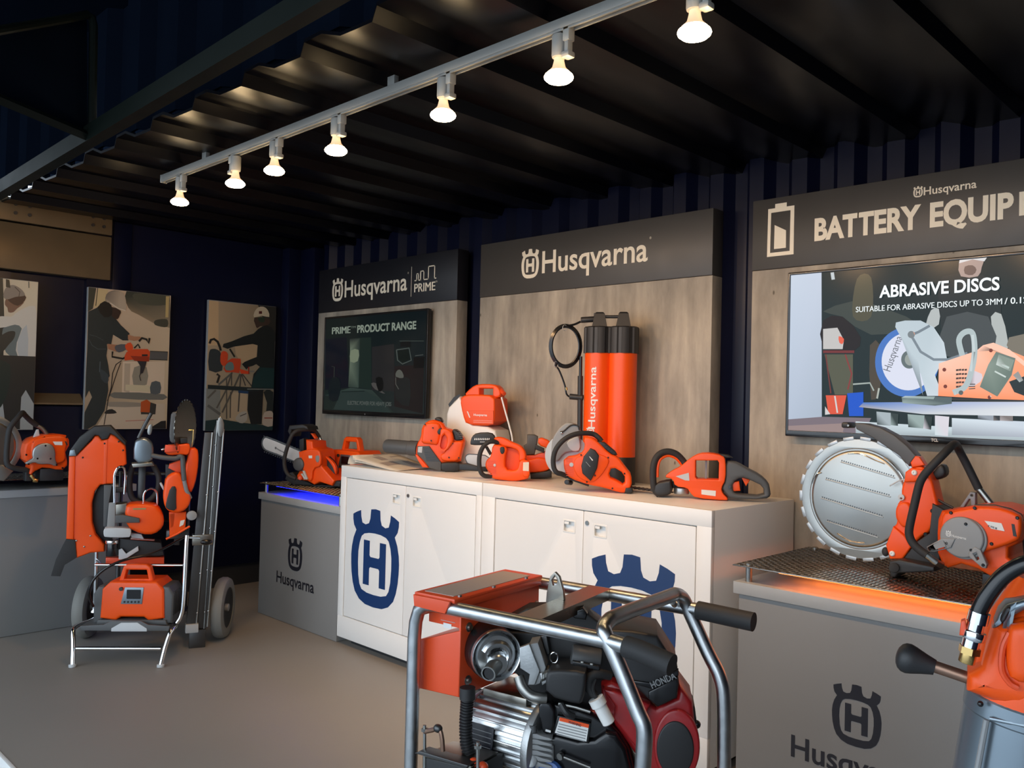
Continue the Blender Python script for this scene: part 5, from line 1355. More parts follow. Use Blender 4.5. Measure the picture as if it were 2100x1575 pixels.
for x, y in ((755, 750), (1270, 800), (1580, 1105), (865, 1262), (1350, 1385), (1020, 1140)): screws(fr, [(x, y)], -.053 if x < 1100 else -.045, .004, 'black_gloss', t)
settle(t, CT)

# battery hedge trimmer with a ring handle
fr = Fr((-1.99, 3.23, CT), rad(30)); fr.crop = (1310, 900, 7.241)
t = thing('hedge_trimmer', 'orange hedge trimmer with a ring handle, at the right end of the counter', 'hedge trimmer', fr.loc, fr.yaw)
bd = [(370, 560), (490, 465), (610, 410), (760, 280), (900, 205), (1060, 200), (1250, 240), (1292, 310), (1292, 600), (1225, 720), (1245, 800), (1330, 882), (1300, 910), (840, 872), (760, 790), (720, 720), (540, 700), (505, 585)]
ho = [(845, 312), (1170, 312), (1192, 345), (1185, 600), (865, 587), (842, 560)]
obj('housing', B().prism(smooth_pts(fr.pts(bd, -.045), 1), -.045, .045, .0045, [fr.pts(ho, -.045)], res=3), 'orange', t)
obj('slot_divider', B().span((fr.uv(1000, 450, .02)[0] - .004, .0, fr.uv(1000, 590, .02)[1]), (fr.uv(1000, 450, .02)[0] + .004, .03, fr.uv(1000, 310, .02)[1])), 'mid_grey', t)
rr_ = [(1285, 320), (1420, 325), (1500, 360), (1600, 420), (1800, 520), (1930, 640), (1952, 740), (1965, 840), (1880, 892), (1350, 890), (1265, 780), (1225, 720), (1285, 620)]
rh = [(1395, 640), (1520, 560), (1650, 600), (1855, 700), (1862, 845), (1460, 810), (1400, 775)]
obj('rear_handle', B().prism(smooth_pts(fr.pts(rr_, -.035), 1), -.036, .036, .011, [smooth_pts(fr.pts(rh, -.035), 1)], res=3), 'grey_plastic', t, label='dark grey rear handle')
obj('trigger', B().prism(fr.pts([(1518, 555), (1655, 600), (1592, 695)], -.012), -.014, .014, .003), 'orange', t)
obj('handle_core', B().prism(fr.pts([(1370, 640), (1490, 618), (1512, 765), (1380, 772)], -.02), -.022, .02, .004), 'orange', t)
obj('front_ring', B().tube(spline(fr.vs([(300, 820, -.02), (235, 740, -.03), (212, 600, -.035), (215, 420, -.035), (250, 290, -.03), (330, 205, -.02), (440, 180, -.01), (560, 220, .0), (650, 310, .01), (700, 380, .01)]), 4), .0145, 14), 'rubber', t, label='black ring handle')
obj('ring_liner', B().tube(spline(fr.vs([(275, 560, -.03), (280, 420, -.03), (310, 310, -.025), (380, 255, -.015), (460, 240, -.008), (560, 285, .0), (640, 375, .01)]), 4), .0065, 10), 'orange', t)
obj('handle_block', B().prism(smooth_pts(fr.pts([(235, 650), (460, 600), (485, 620), (492, 800), (400, 842), (270, 852), (215, 790)], -.045), 1), -.045, .04, .009), 'black_plastic', t)
g0 = fr.v(635, 770, .0); rg = px_r(fr, 112, 0, 0, (635, 770))
obj('gear_case', B().cyl(Vector((g0.x, 0, fr.uv(635, 815, -.02)[1])), Vector((g0.x, 0, fr.uv(635, 715, 0)[1])), rg, 32, bev=.003), 'cast_alu', t, label='silver gear case')
bl0 = Vector((fr.uv(480, 800, .03)[0], .035, .018)); bl1 = bl0 + Vector((-.30, .22, .004))
bl = B(); d = bl1 - bl0; ang = math.atan2(d.y, d.x)
bl.box((bl0 + bl1) / 2, (d.length, .030, .005), .001, Matrix.Rotation(ang, 3, 'Z'))
bb = obj('cutter_bar', bl, 'dark_metal', t, label='long dark cutter bar')
for k in range(15):
    s = bl0 + d * ((k + .6) / 15)
    obj('cutter_tooth', B().box(s, (.010, .062, .006), .002, Matrix.Rotation(ang, 3, 'Z')), 'dark_metal', bb)
obj('neck', B().box(fr.v(520, 640, .02) + Vector((0, .01, -.01)), (.10, .03, .03), .006), 'black_plastic', t)
st = plate_label(fr, [(548, 548), (742, 495), (752, 612), (690, 608)], -.0455, 'light_grey', t, 'grey_sticker')
plate_label(fr, [(930, 745), (1145, 762), (1140, 842), (930, 815)], -.0455, 'pale_decal', t, 'white_sticker')
obj('latch', B().prism(fr.pts([(1190, 208), (1330, 228), (1400, 272), (1270, 275)], .0), -.02, .03, .005), 'black_plastic', t)
obj('pivot', B().cyl(fr.v(1345, 705, -.045), fr.v(1345, 705, -.03), .006, 14), 'black_gloss', t)
settle(t, CT)
# ------------------------------------------------------------------ the loaded trolley
A3 = (130, 1080, 5.08); B3 = (250, 810, 4.921); C3 = (90, 850, 4.5); PG = (0, 0, 1)
fr = Fr((-4.605, 1.80, 0), rad(49))
t = thing('trolley', 'chrome tube trolley on two rubber wheels, standing on the floor at left', 'trolley', fr.loc, fr.yaw)
R_ = .0125
for sg, u0 in ((-1, -.236), (1, .212)):
    P = [(u0, .0, .012), (u0 + sg * .012, .03, .10), (u0 + sg * .026, .055, .165), (u0 + sg * .034, .085, .180), (u0 + sg * .028, .14, .183), (u0 + sg * .0, .24, .183), (u0 - sg * .005, .36, .183)]
    obj('front_leg', B().tube(spline(P, 5), R_, 14), 'chrome', t)
    obj('foot', B().cyl((u0, -.002, 0), (u0, -.001, .016), .019, 16, bev=.003), 'light_grey', t)
    P = [(u0 + sg * .040, .12, .20), (u0 + sg * .06, .125, .24), (u0 + sg * .068, .13, .32), (u0 + sg * .068, .15, .60), (u0 + sg * .068, .16, .668)]
    if sg < 0: P = [(u0 - .04, .34, .20), (u0 - .03, .345, .26), (u0 - .03, .345, .66), (u0 - .03, .40, .70), (u0 + .02, .495, .70)]
    obj('side_rail', B().tube(spline(P, 5), R_ * .9, 14), 'chrome', t)
    obj('rear_upright', B().tube([(u0 * .86, .50, .17), (u0 * .86, .50, .98)], R_, 14), 'dark_metal', t)
obj('crossbar', B().tube([(-.228, .020, .092), (.205, .020, .092)], R_ * .8, 14), 'chrome', t)
obj('crossbar', B().tube([fr.v(330, 398, .19, A3), fr.v(1245, 402, .185, A3)], R_ * .6, 12), 'chrome', t)
for z in (.20, .70, .97): obj('crossbar', B().tube([(-.21, .50, z), (.19, .50, z)], R_ * .8, 12), 'dark_metal', t)
zz = fr.v(405, 398, .19, A3); obj('link_tube', B().tube([Vector((-.266, .345, zz.z)), Vector((zz.x, .19, zz.z))], R_ * .6, 12), 'chrome', t)
obj('tray', B().span((-.232, .045, .186), (.225, .38, .196), .003), 'grey_plastic', t)
f = [(-.232, .165), (.235, .165), (.235, .195), (.16, .235), (-.12, .235), (-.232, .205)]
obj('tray_lip', B().prism([(-.215, .180), (.235, .180), (.24, .205), (.13, .212), (.09, .232), (-.06, .232), (-.10, .212), (-.22, .205)], .036, .046, .002), 'grey_plastic', t)
obj('lip_plate', B().prism(fr.pts([(497, 1092), (500, 1060), (600, 1002), (770, 1000), (868, 1062), (870, 1092)], .034, A3), .033, .037, .001), 'light_grey', t, label='light grey plate on the tray lip')
ax = B().cyl((-.37, .565, .178), (.37, .565, .178), .010, 14)
obj('axle', ax, 'steel', t)
for sg in (-1, 1): obj('axle_arm', B().tube([(sg * .20, .36, .20), (sg * .20, .50, .19), (sg * .20, .565, .178)], .012, 12), 'dark_metal', t)
for sg in (-1, 1):
    w_ = obj('wheel', B().lathe([(.118, -.034), (.150, -.036), (.168, -.030), (.177, -.012), (.177, .012), (.168, .030), (.150, .036), (.118, .034), (.118, -.034)], (sg * .385, .565, .178), (1, 0, 0), 48, False), 'wheel_tyre', t, label='grey rubber wheel')
    obj('rim', B().lathe([(.0, -.012), (.060, -.014), (.110, -.024), (.117, -.030), (.117, .030), (.110, .024), (.060, .014), (0, .012)], (sg * .385, .565, .178), (1, 0, 0), 40), 'black_plastic', w_)
    obj('hub', B().cyl((sg * .385 - .035, .565, .178), (sg * .385 + .035, .565, .178), .022, 20, bev=.003), 'mid_grey', w_)
q = fr.v(1300, 150, .16, A3)
obj('clamp_rod', B().tube([Vector((.272, .17, .655)), Vector((.345, .18, .652))], .007, 10), 'chrome', t)
tl = fr

# power pack on the tray
pm = tl.M @ Vector((.028, .085, .198))
power_pack('orange power pack with a silver control panel, on the tray of the trolley', pm, tl.yaw, .905)

# track rails strapped to the side
g = Fr((-4.725, 2.129, 0), rad(67))
t = thing('track_rails', 'upright bundle of dark steel track rails strapped to the trolley', 'rail', g.loc, g.yaw)
for k, (p, o, m) in enumerate((([(419.6, 887), (435.5, 887), (402, 1289), (382, 1280)], .0, 'dark_metal'), ([(437, 890), (446, 862), (418.5, 1289), (403.5, 1289)], .015, 'dark_metal'), ([(447.5, 872), (458, 862), (460, 880), (425, 1287), (419.5, 1289)], .0, 'dark_metal'))):
    rl = obj('rail', B().prism(g.pts(p, o, PG), o, o + .030, .002), m, t)
    a, c = g.v(*p[1], o - .001, PG), g.v(*p[2], o - .001, PG)
    if k == 2: a, c = g.v(459, 880, o - .001, PG), g.v(425, 1285, o - .001, PG)
    obj('rail_edge', B().tube([a, c], .0045, 8), 'steel', rl)
    for j in range(5):
        s = a + (c - a) * ((j + .6) / 5) + Vector((-.002, -.004, 0))
        obj('rivet', B().ball(s, .0045, (1, .5, 1), 10), 'chrome', rl)
e = g.v(1300, 1065, -.01, A3)
obj('rail_shoe', B().box(e + Vector((.02, .02, 0)), (.07, .05, .05), .005), 'light_grey', t, label='bright shoe at the foot of the rails')
obj('rail_end', B().prism(smooth_pts(g.pts([(449, 850), (460, 862), (459, 890), (449, 900), (444, 880)], -.006, PG), 1), -.008, .03, .004), 'steel', t)
obj('strap', B().span((g.uv(1345, 90, -.01, A3)[0], -.006, g.uv(1345, 200, -.01, A3)[1]), (g.uv(1560, 90, -.01, A3)[0], .066, g.uv(1345, 90, -.01, A3)[1]), .003), 'bronze_metal', t)
obj('clamp_knob', B().ball(g.v(1490, 160, -.015, A3), .022, (1.5, .6, .7), 16), 'black_gloss', t)
lo = min((v.co.z for c in t.children for v in c.data.vertices))
obj('base_foot', B().span((g.uv(392, 1290, .01, PG)[0] - .01, -.002, .0), (g.uv(418, 1290, .01, PG)[0] + .01, .035, lo + .012), .003), 'dark_metal', t)

# big orange blade guard hanging on the left side
g = Fr((-4.93, 1.86, 0), rad(67))
t = thing('blade_guard', 'large angular orange blade guard hung on the left side of the trolley', 'blade guard', g.loc, g.yaw)
o_ = [(232, 385), (300, 375), (440, 240), (470, 195), (505, 195), (535, 235), (590, 225), (612, 178), (655, 195), (752, 285), (762, 460), (665, 520), (640, 640), (560, 645), (520, 650), (470, 710), (442, 820), (445, 1000), (475, 1110), (560, 1200), (560, 1268), (430, 1278), (300, 1328), (285, 1160), (205, 1150)]
obj('shell', B().prism(g.pts(o_, -.03, C3), -.03, .06, .010, res=3), 'orange', t)
obj('side_wall', B().prism(g.pts([(232, 388), (290, 380), (276, 1155), (205, 1150)], -.036, C3), -.038, -.02, .006), 'orange', t)
obj('centre_fold', B().prism(g.pts([(555, 240), (590, 230), (575, 640), (545, 645)], -.033, C3), -.034, -.02, .003), 'orange_matt', t)
obj('inner_shadow_wall', B().prism(smooth_pts(g.pts([(520, 640), (640, 640), (660, 800), (640, 1190), (560, 1210), (480, 1110), (450, 1000), (446, 820), (475, 715)], .03, C3), 1), .03, .05, .003), 'black_plastic', t)
obj('top_trim', B().prism(g.pts([(232, 385), (240, 330), (330, 205), (460, 108), (612, 100), (652, 140), (758, 255), (755, 288), (652, 195), (612, 178), (590, 225), (535, 235), (505, 195), (470, 192), (300, 382)], -.04, C3), -.04, .065, .007), 'black_plastic', t, label='black rubber top trim')
obj('corner_cap', B().prism(g.pts([(230, 385), (240, 330), (285, 320), (300, 382)], -.043, C3), -.044, .0, .003), 'silver_blue', t)
obj('splash_flap', B().prism(g.pts([(205, 1150), (288, 1155), (300, 1322), (192, 1388), (152, 1492), (65, 1490), (110, 1340), (175, 1205)], -.03, C3), -.034, -.026, .001), 'rubber', t, label='dark rubber splash flap')
for x, y in ((358, 397), (730, 330), (560, 268), (430, 1120), (300, 1165), (372, 1220), (690, 250)): screws(g, [(x, y)], -.031, .005, 'black_gloss' if y < 500 else 'steel', t, 'screw', .004, None) if False else obj('screw', B().ball(g.v(x, y, -.034, C3), .005, (1, .5, 1), 10), 'black_gloss' if y < 500 else 'steel', t)
obj('hanger', B().box(Vector((g.uv(600, 600, .05, C3)[0] + .03, .075, g.uv(600, 700, .05, C3)[1])), (.16, .02, .03), .003), 'dark_metal', t)

# wall saw drive unit in the middle
g = Fr((-4.86, 2.03, 0), rad(67))
t = thing('wall_saw', 'orange wall saw motor with silver cover and chrome loops, in the middle of the trolley', 'wall saw', g.loc, g.yaw)
g.crop = C3
obj('motor', B().prism(smooth_pts(g.pts([(745, 860), (800, 825), (1000, 830), (1062, 860), (1112, 960), (1100, 1045), (1020, 1112), (900, 1110), (760, 1045)], -.10), 1), -.10, .06, .020, res=3), 'orange', t)
b = B(); b.span((g.uv(822, 880, -.101)[0], -.1018, g.uv(822, 880, -.101)[1]), (g.uv(942, 862, -.101)[0], -.1, g.uv(942, 862, -.101)[1]))
obj('yellow_plate', b, 'brass', t)
obj('lifting_loop', B().tube(spline(g.vs([(920, 835, -.03), (922, 745, -.03), (950, 697, -.03), (1000, 684, -.03), (1038, 715, -.03), (1046, 770, -.03), (1044, 845, -.03)]), 4), .0055, 10), 'chrome', t)
obj('arm_plate', B().prism(g.pts([(660, 930), (720, 924), (882, 958), (885, 998), (740, 1000), (655, 1002)], -.115), -.12, -.10, .004), 'grey_plastic', t)
obj('side_plate', B().prism(g.pts([(600, 815), (662, 808), (655, 1042), (580, 1040)], -.06), -.066, -.05, .002), 'mid_grey', t)
obj('side_plate', B().prism(g.pts([(555, 650), (630, 650), (600, 820), (580, 1040), (548, 1030)], -.03), -.04, -.02, .002), 'grey_plastic', t)
obj('gear_block', B().prism(g.pts([(660, 830), (765, 818), (765, 925), (660, 925)], -.05), -.06, .04, .003), 'bronze_metal', t)
sb = obj('cover_plate', B().prism(smooth_pts(g.pts([(550, 1062), (580, 1045), (790, 1050), (806, 1070), (800, 1122), (780, 1137), (565, 1136), (550, 1115)], -.12), 1), -.12, -.05, .004), 'light_grey', t, label='light grey front plate')
b = B(); a = g.uv(610, 1105, -.121); put_text(b, 'W', a[0], a[1], .010, -.1212, .012, 0); obj('mark', b, 'mid_grey', sb) if False else b.bm.free()
can_t = g.v(628, 1195, -.08); can_b = g.v(628, 1312, -.08)
obj('drive_can', B().cyl((can_b.x, -.05, can_b.z), (can_t.x, -.05, can_t.z), .032, 28, bev=.003), 'black_gloss', t)
obj('can_collar', B().cyl((can_t.x, -.05, can_t.z - .002), (can_t.x, -.05, can_t.z + .018), .036, 28, bev=.004), 'chrome', t)
obj('carriage', B().prism(g.pts([(700, 1140), (1080, 1180), (1110, 1300), (800, 1312), (690, 1300)], -.03), -.04, .08, .005), 'black_plastic', t)
obj('bracket', B().prism(g.pts([(690, 1250), (720, 1235), (760, 1285), (870, 1215), (875, 1255), (740, 1340), (690, 1335)], -.06), -.066, -.05, .002), 'light_grey', t)
obj('red_beam', B().prism(g.pts([(570, 1322), (1110, 1318), (1110, 1385), (570, 1388)], -.02), -.02, .04, .004), 'red_paint', t)
obj('slide_rod', B().tube(g.vs([(800, 1145, -.06), (1020, 1158, -.05)]), .006, 10), 'chrome', t)
obj('slide_block', B().prism(g.pts([(800, 1090), (900, 1105), (925, 1150), (810, 1140)], -.055), -.06, -.03, .003), 'light_grey', t)
obj('loop_handle', B().tube(spline(g.vs([(652, 815, -.07), (650, 640, -.07), (655, 545, -.07), (690, 487, -.07), (735, 490, -.06), (752, 560, -.05), (742, 735, -.05)]), 4), .0065, 10), 'chrome', t)
sc = obj('silver_cover', B().prism(smooth_pts(g.pts([(826, 455), (828, 270), (870, 222), (945, 215), (1000, 260), (1016, 330), (1002, 445)], -.05), 1), -.05, .05, .014, res=3), 'silver_blue', t, label='silver rounded cover')
obj('cover_base', B().prism(g.pts([(808, 455), (1002, 440), (1022, 475), (820, 492)], -.055), -.056, .05, .004), 'bronze_metal', t)
obj('lever', B().tube(g.vs([(872, 218, -.02), (930, 100, -.02), (990, -10, -.02)]), .010, 10), 'dark_metal', t)
obj('lever_clip', B().prism(smooth_pts(g.pts([(965, 95), (1000, 80), (1003, 140), (985, 195), (950, 180)], -.03), 1), -.034, -.01, .003), 'steel', t)
obj('black_hose', B().tube(spline(g.vs([(820, 470, .05), (790, 620, .05), (815, 770, .05), (930, 815, .05), (1040, 720, .05), (1060, 580, .05), (1010, 470, .05)]), 5), .016, 12), 'rubber', t)
obj('mount', B().box(Vector((g.uv(900, 1330, .05)[0], .045, g.uv(900, 1330, .05)[1])), (.20, .05, .06), .003).box(Vector((g.uv(900, 700, .09)[0], .10, g.uv(900, 700, .09)[1])), (.04, .02, .30), .003).box(Vector((g.uv(900, 1000, .09)[0], .08, g.uv(900, 1000, .09)[1])), (.05, .06, .05), .003), 'dark_metal', t)

# power cutter held upright at the right of the trolley
g = Fr((-4.80, 2.12, 0), rad(67)); g.crop = B3
t = thing('cutoff_saw', 'orange power cutter held upright on the trolley, its dark toothed disc on top', 'power saw', g.loc, g.yaw)
c = g.v(640, 335, .02); axd = Vector((.92, -.39, 0)); rb = px_r(g, 280, .02 * 0, .02, (640, 335))
bl = obj('blade', B().lathe([(0, -.0022), (rb, -.0016), (rb, .0016), (0, .0022)], c, axd, 60), 'bronze_metal', t, label='dark cutting disc')
hx = axd.orthogonal().normalized(); hy = axd.cross(hx)
for k in range(28):
    a = 2 * pi * k / 28; d = hx * cos(a) + hy * sin(a)
    Rm = Matrix((d, axd.cross(d) * -1, axd)).transposed()
    obj('tooth', B().box(c + d * (rb + .002), (.010, .022, .0042), .001, Rm), 'dark_metal', bl)
obj('guard', B().prism(smooth_pts(g.pts([(500, 180), (560, 165), (592, 190), (565, 300), (558, 485), (488, 485), (478, 400), (490, 260)], -.06), 1), -.06, .03, .006), 'grey_plastic', t)
obj('wire_stay', B().tube(g.vs([(672, 355, -.05), (722, 352, -.05), (716, 440, -.05), (705, 520, -.04)]), .003, 8), 'brass', t)
obj('clutch_head', B().prism(g.pts([(585, 432), (660, 430), (662, 486), (590, 490)], -.05), -.055, .0, .004), 'black_plastic', t)
obj('upper_body', B().prism(smooth_pts(g.pts([(430, 585), (435, 510), (590, 500), (680, 488), (692, 540), (670, 610), (600, 600), (480, 612)], -.07), 1), -.07, .04, .008), 'orange', t)
obj('red_block', B().prism(g.pts([(437, 505), (580, 507), (580, 570), (430, 580)], -.078), -.08, -.05, .003), 'red_paint', t)
obj('bolt', B().cyl(g.v(398, 555, -.07), g.v(440, 535, -.07), .007, 12, bev=.002), 'chrome', t)
obj('side_column', B().prism(smooth_pts(g.pts([(668, 540), (762, 534), (778, 620), (768, 760), (742, 900), (690, 1010), (645, 880), (640, 720), (668, 640)], -.05), 1), -.05, .06, .012, res=3), 'orange', t)
obj('belt_guard', B().prism(g.pts([(480, 700), (600, 660), (640, 780), (600, 800), (470, 740)], -.05), -.05, .02, .004), 'red_paint', t)
obj('drive_gap', B().prism(g.pts([(440, 700), (600, 720), (610, 810), (440, 850)], -.02), -.03, .03, .003), 'black_plastic', t)
obj('lower_body', B().prism(smooth_pts(g.pts([(440, 840), (520, 778), (595, 790), (640, 880), (702, 1030), (680, 1125), (600, 1192), (480, 1182), (430, 1130), (413, 1020), (428, 930)], -.09), 1), -.09, .05, .016, res=3), 'orange', t)
obj('filter_panel', B().prism(smooth_pts(g.pts([(490, 925), (552, 920), (546, 1060), (552, 1172), (440, 1152), (446, 1080)], -.094), 1), -.098, -.07, .004), 'black_plastic', t)
obj('side_disc', B().cyl(g.v(420, 920, .0), g.v(400, 930, .0), .026, 20, bev=.003), 'light_grey', t)
obj('handle_grip', B().tube(spline(g.vs([(300, 610, -.09), (420, 632, -.10), (540, 640, -.10), (592, 620, -.10), (612, 650, -.10), (618, 740, -.10), (628, 862, -.10)]), 4), .0135, 12), 'grey_plastic', t, label='dark grey front handle')
obj('handle_tube', B().tube(g.vs([(628, 862, -.10), (650, 960, -.09), (690, 1040, -.06)]), .011, 12), 'mid_grey', t)
obj('rear_bar', B().prism(g.pts([(475, 1180), (650, 1180), (640, 1350), (545, 1405), (480, 1425)], -.04), -.05, .03, .005, [g.pts([(490, 1210), (522, 1200), (512, 1320), (492, 1330)], -.04)]), 'orange', t)
obj('label_plate', B().prism(g.pts([(590, 1270), (635, 1258), (620, 1310), (580, 1330)], -.052), -.054, -.045), 'paper', t)
obj('round_knob', B().cyl(g.v(708, 1217, -.135), g.v(700, 1217, -.05), px_r(g, 48, 0, -.13, (708, 1217)), 24, bev=.003), 'mid_grey', t)
obj('lever', B().tube(g.vs([(445, 1455, -.11), (560, 1400, -.11), (685, 1325, -.11)]), .006, 8), 'orange', t)
obj('cradle', B().box(Vector((g.uv(560, 1400, .05)[0], .05, g.uv(560, 1400, .05)[1])), (.12, .06, .05), .003).box(Vector((g.uv(560, 1300, .05)[0], .055, g.uv(560, 1250, .05)[1])), (.03, .03, .3), .003), 'dark_metal', t)

# hose running from the pack
g = Fr((-4.68, 1.93, 0), rad(67)); g.crop = A3
tag(obj('hose', B().tube(spline([g.M @ p for p in g.vs([(1270, 105, .10), (960, 270, -.02), (700, 330, -.06), (560, 375, -.07), (420, 450, -.07), (310, 560, -.06), (268, 680, -.05), (280, 760, -.03), (310, 830, .0)])], 6), .0075, 10), 'black_gloss'),
    'thin black hose looping out at the left of the power pack on the trolley', 'hose')
# ------------------------------------------------------------------ engine power unit in a tube frame, in the foreground
G4 = (800, 1150, 2.763); H1 = (820, 1160, 3.967); H2 = (1080, 1230, 2.76); H3 = (820, 1380, 3.735)
f = Fr((-1.804, 1.490, 0), rad(9.0))
def on_u(fr, x, y, u, crop):
    """pixel onto the plane local x = u"""
    d = fr.I.to_3x3() @ ray(crop[0] + x / crop[2], crop[1] + y / crop[2]); o = fr.I @ CO
    return o + d * ((u - o.x) / d.x)
t = thing('power_generator', 'engine power unit in a galvanised tube frame with a red control box, in the foreground', 'generator', f.loc, f.yaw)
RT = .0185; DY = .42
def fz(x, y, off): return f.v(x, y, off, G4)
zt = .900
c0 = .07
lf = [Vector((-.005, 0, z)) for z in (.03, .30, .60, zt - .10)]
bend = [Vector((-.001, 0, zt - .055)), Vector((.010, 0, zt - .022)), Vector((.035, 0, zt - .004)), Vector((.07, 0, zt))]
F2 = fz(1215, 440, -.012); F3 = fz(1350, 466, -.012)
obj('front_rail', B().tube(lf + bend + [Vector((F2.x, 0, zt)), Vector((F3.x, -.002, zt - .004))], RT, 16), 'galvanised', t)
gr0 = fz(1335, 462, -.01); gr1 = fz(1605, 585, -.01)
obj('handle_grip', B().tube([Vector((F3.x - .012, -.001, zt - .004)), Vector((F3.x + .02, -.003, zt - .006)), Vector((F3.x + .105, -.006, zt - .022))], .0245, 18), 'rubber', t, label='black rubber handle grip')
back = [Vector((-.005, DY, z)) for z in (.03, .60, zt - .10)] + [Vector((-.001, DY, zt - .055)), Vector((.010, DY, zt - .022)), Vector((.035, DY, zt - .004)), Vector((.07, DY, zt))]
bx = fz(1760, 287, DY)
obj('back_rail', B().tube(back + [Vector((bx.x, DY, zt))], RT, 16), 'galvanised', t)
obj('handle_grip', B().tube([Vector((bx.x - .008, DY, zt)), Vector((bx.x + .145, DY, zt - .006))], .0245, 18), 'rubber', t, label='black rubber handle grip')
obj('left_rail', B().tube([Vector((.012, .0, zt - .02)), Vector((.012, DY, zt - .02))], RT * .95, 16), 'galvanised', t)
hp = [fz(1432, 1174, .0), fz(1440, 960, .0), fz(1400, 850, .0), fz(1300, 600, .0), fz(1225, 430, .0), fz(1212, 385, .01), fz(1235, 345, .035), fz(1290, 312, .08)]
hb = [fz(1570, 205, DY - .09), fz(1620, 190, DY - .045), fz(1660, 215, DY - .012), fz(1700, 300, DY), fz(1800, 520, DY), fz(1868, 660, DY), fz(1890, 800, DY), fz(1892, 1174, DY)]
lo = Vector((hp[0].x + .002, 0, .03)); lo2 = Vector((hb[-1].x + .002, DY, .03))
obj('hoop', B().tube([lo] + spline(hp + hb, 4) + [lo2], RT, 16), 'galvanised', t, label='galvanised bent hoop at the right end')
obj('hoop_bolt', B().cyl(fz(1600, 235, DY - .05), fz(1612, 250, DY - .03), .008, 10), 'steel', t)
obj('skid', B().tube([Vector((-.02, 0, .03)), Vector((lo.x + .03, 0, .03))], RT, 14), 'galvanised', t)
obj('skid', B().tube([Vector((-.02, DY, .03)), Vector((lo2.x + .03, DY, .03))], RT, 14), 'galvanised', t)
for u in (.06, .30, .52): obj('cross_member', B().span((u - .02, -.002, .025), (u + .02, DY + .002, .05), .003), 'galvanised', t)
for u, y in ((0, 0), (0, DY), (lo.x, 0), (lo2.x, DY)): obj('rubber_foot', B().cyl((u, y, 0), (u, y, .022), .024, 16), 'rubber', t)
obj('base_plate', B().span((.05, .03, .05), (.56, DY - .03, .06), .002), 'dark_metal', t)
# lifting bar
a = fz(785, 330, .0); c = fz(1192, 182, DY)
obj('lifting_bar', B().loft([[(a.x - .035, 0, zt - .012), (a.x + .035, 0, zt - .012), (a.x + .035, 0, zt + .018), (a.x - .035, 0, zt + .018)], [(c.x - .035, DY, zt - .012), (c.x + .035, DY, zt - .012), (c.x + .035, DY, zt + .018), (c.x - .035, DY, zt + .018)]]), 'bronze_metal', t)
ey = .21
e0 = [(885, 272), (892, 180), (912, 88), (938, 62), (962, 88), (985, 170), (990, 222)]
obj('lifting_eye', B().prism(f.pts(e0, ey, G4), ey - .005, ey + .005, .001, [f.pts([(920, 108), (938, 82), (953, 108), (948, 135), (926, 140)], ey, G4)]), 'bronze_metal', t)
# control box
uc = f.uv(497, 330, .03, H1)[0]
ul = f.uv(280, 480, .06, H1)[0]
zb = f.uv(455, 165, .05, H3)[1]
obj('control_box', B().span((ul, .035, zb + .18), (uc - .001, DY - .02, zt + .012), .003), 'red_paint', t)
obj('front_cover', B().prism(f.pts([(122, 612), (495, 528), (495, 700), (122, 700)], .03, H1)[:2] + [(uc, zb), f.uv(105, 110, .03, H3)], .03, .20, .004), 'red_paint', t)
obj('side_plate', B().span((uc - .006, .032, zb), (uc, DY - .015, zt + .010), .001), 'red_paint', t)
lid = [(f.uv(245, 262, 0, H1), 0)]
z2 = zt + .022
obj('lid', B().span((ul - .012, -.012, z2 - .006), (uc + .012, DY - .015, z2 + .006), .003), 'red_paint', t)
obj('lid_flange', B().span((uc + .004, -.008, z2 - .022), (uc + .012, DY - .02, z2), .002), 'red_paint', t)
obj('lid_hook', B().prism([(ul - .008, z2), (uc + .004, z2), (uc - .012, z2 - .034), (ul - .004, z2 - .030)], -.022, -.012, .002), 'red_paint', t)
obj('instruction_sheet', B().span((ul + .006, .01, z2 + .006), (uc - .010, DY - .05, z2 + .0075)), 'dim_decal', t, label='worn printed instruction sheet')
for y in (.02, .17, .33): obj('lid_screw', B().cyl((uc + .003, y, z2 + .005), (uc + .003, y, z2 + .011), .006, 12), 'steel', t)
for px_ in ((560, 500), (550, 930), (1110, 318)):
    p = on_u(f, *px_, uc, H1); obj('bolt', B().lathe([(.013, 0), (.013, .003), (.008, .004), (.008, .010), (0, .011)], (uc - .001, p.y, p.z), (1, 0, 0), 12), 'steel', t)
b = B(); q = f.uv(352, 502, .033, H1); q2 = f.uv(418, 478, .033, H1)
b.span((q[0], .0335, q[1]), (q2[0], .0345, q2[1])); obj('label_sticker', b, 'pale_decal', t)
b = B(); q = f.uv(330, 470, .033, H1); put_text(b, 'MAIN SWITCH', q[0], q[1] + .006, .004, .0342, .05, .01) if False else b.span((q[0], .0338, q[1] + .009), (q[0] + .05, .0345, q[1] + .0105)); obj('label_line', b, 'dim_decal', t)
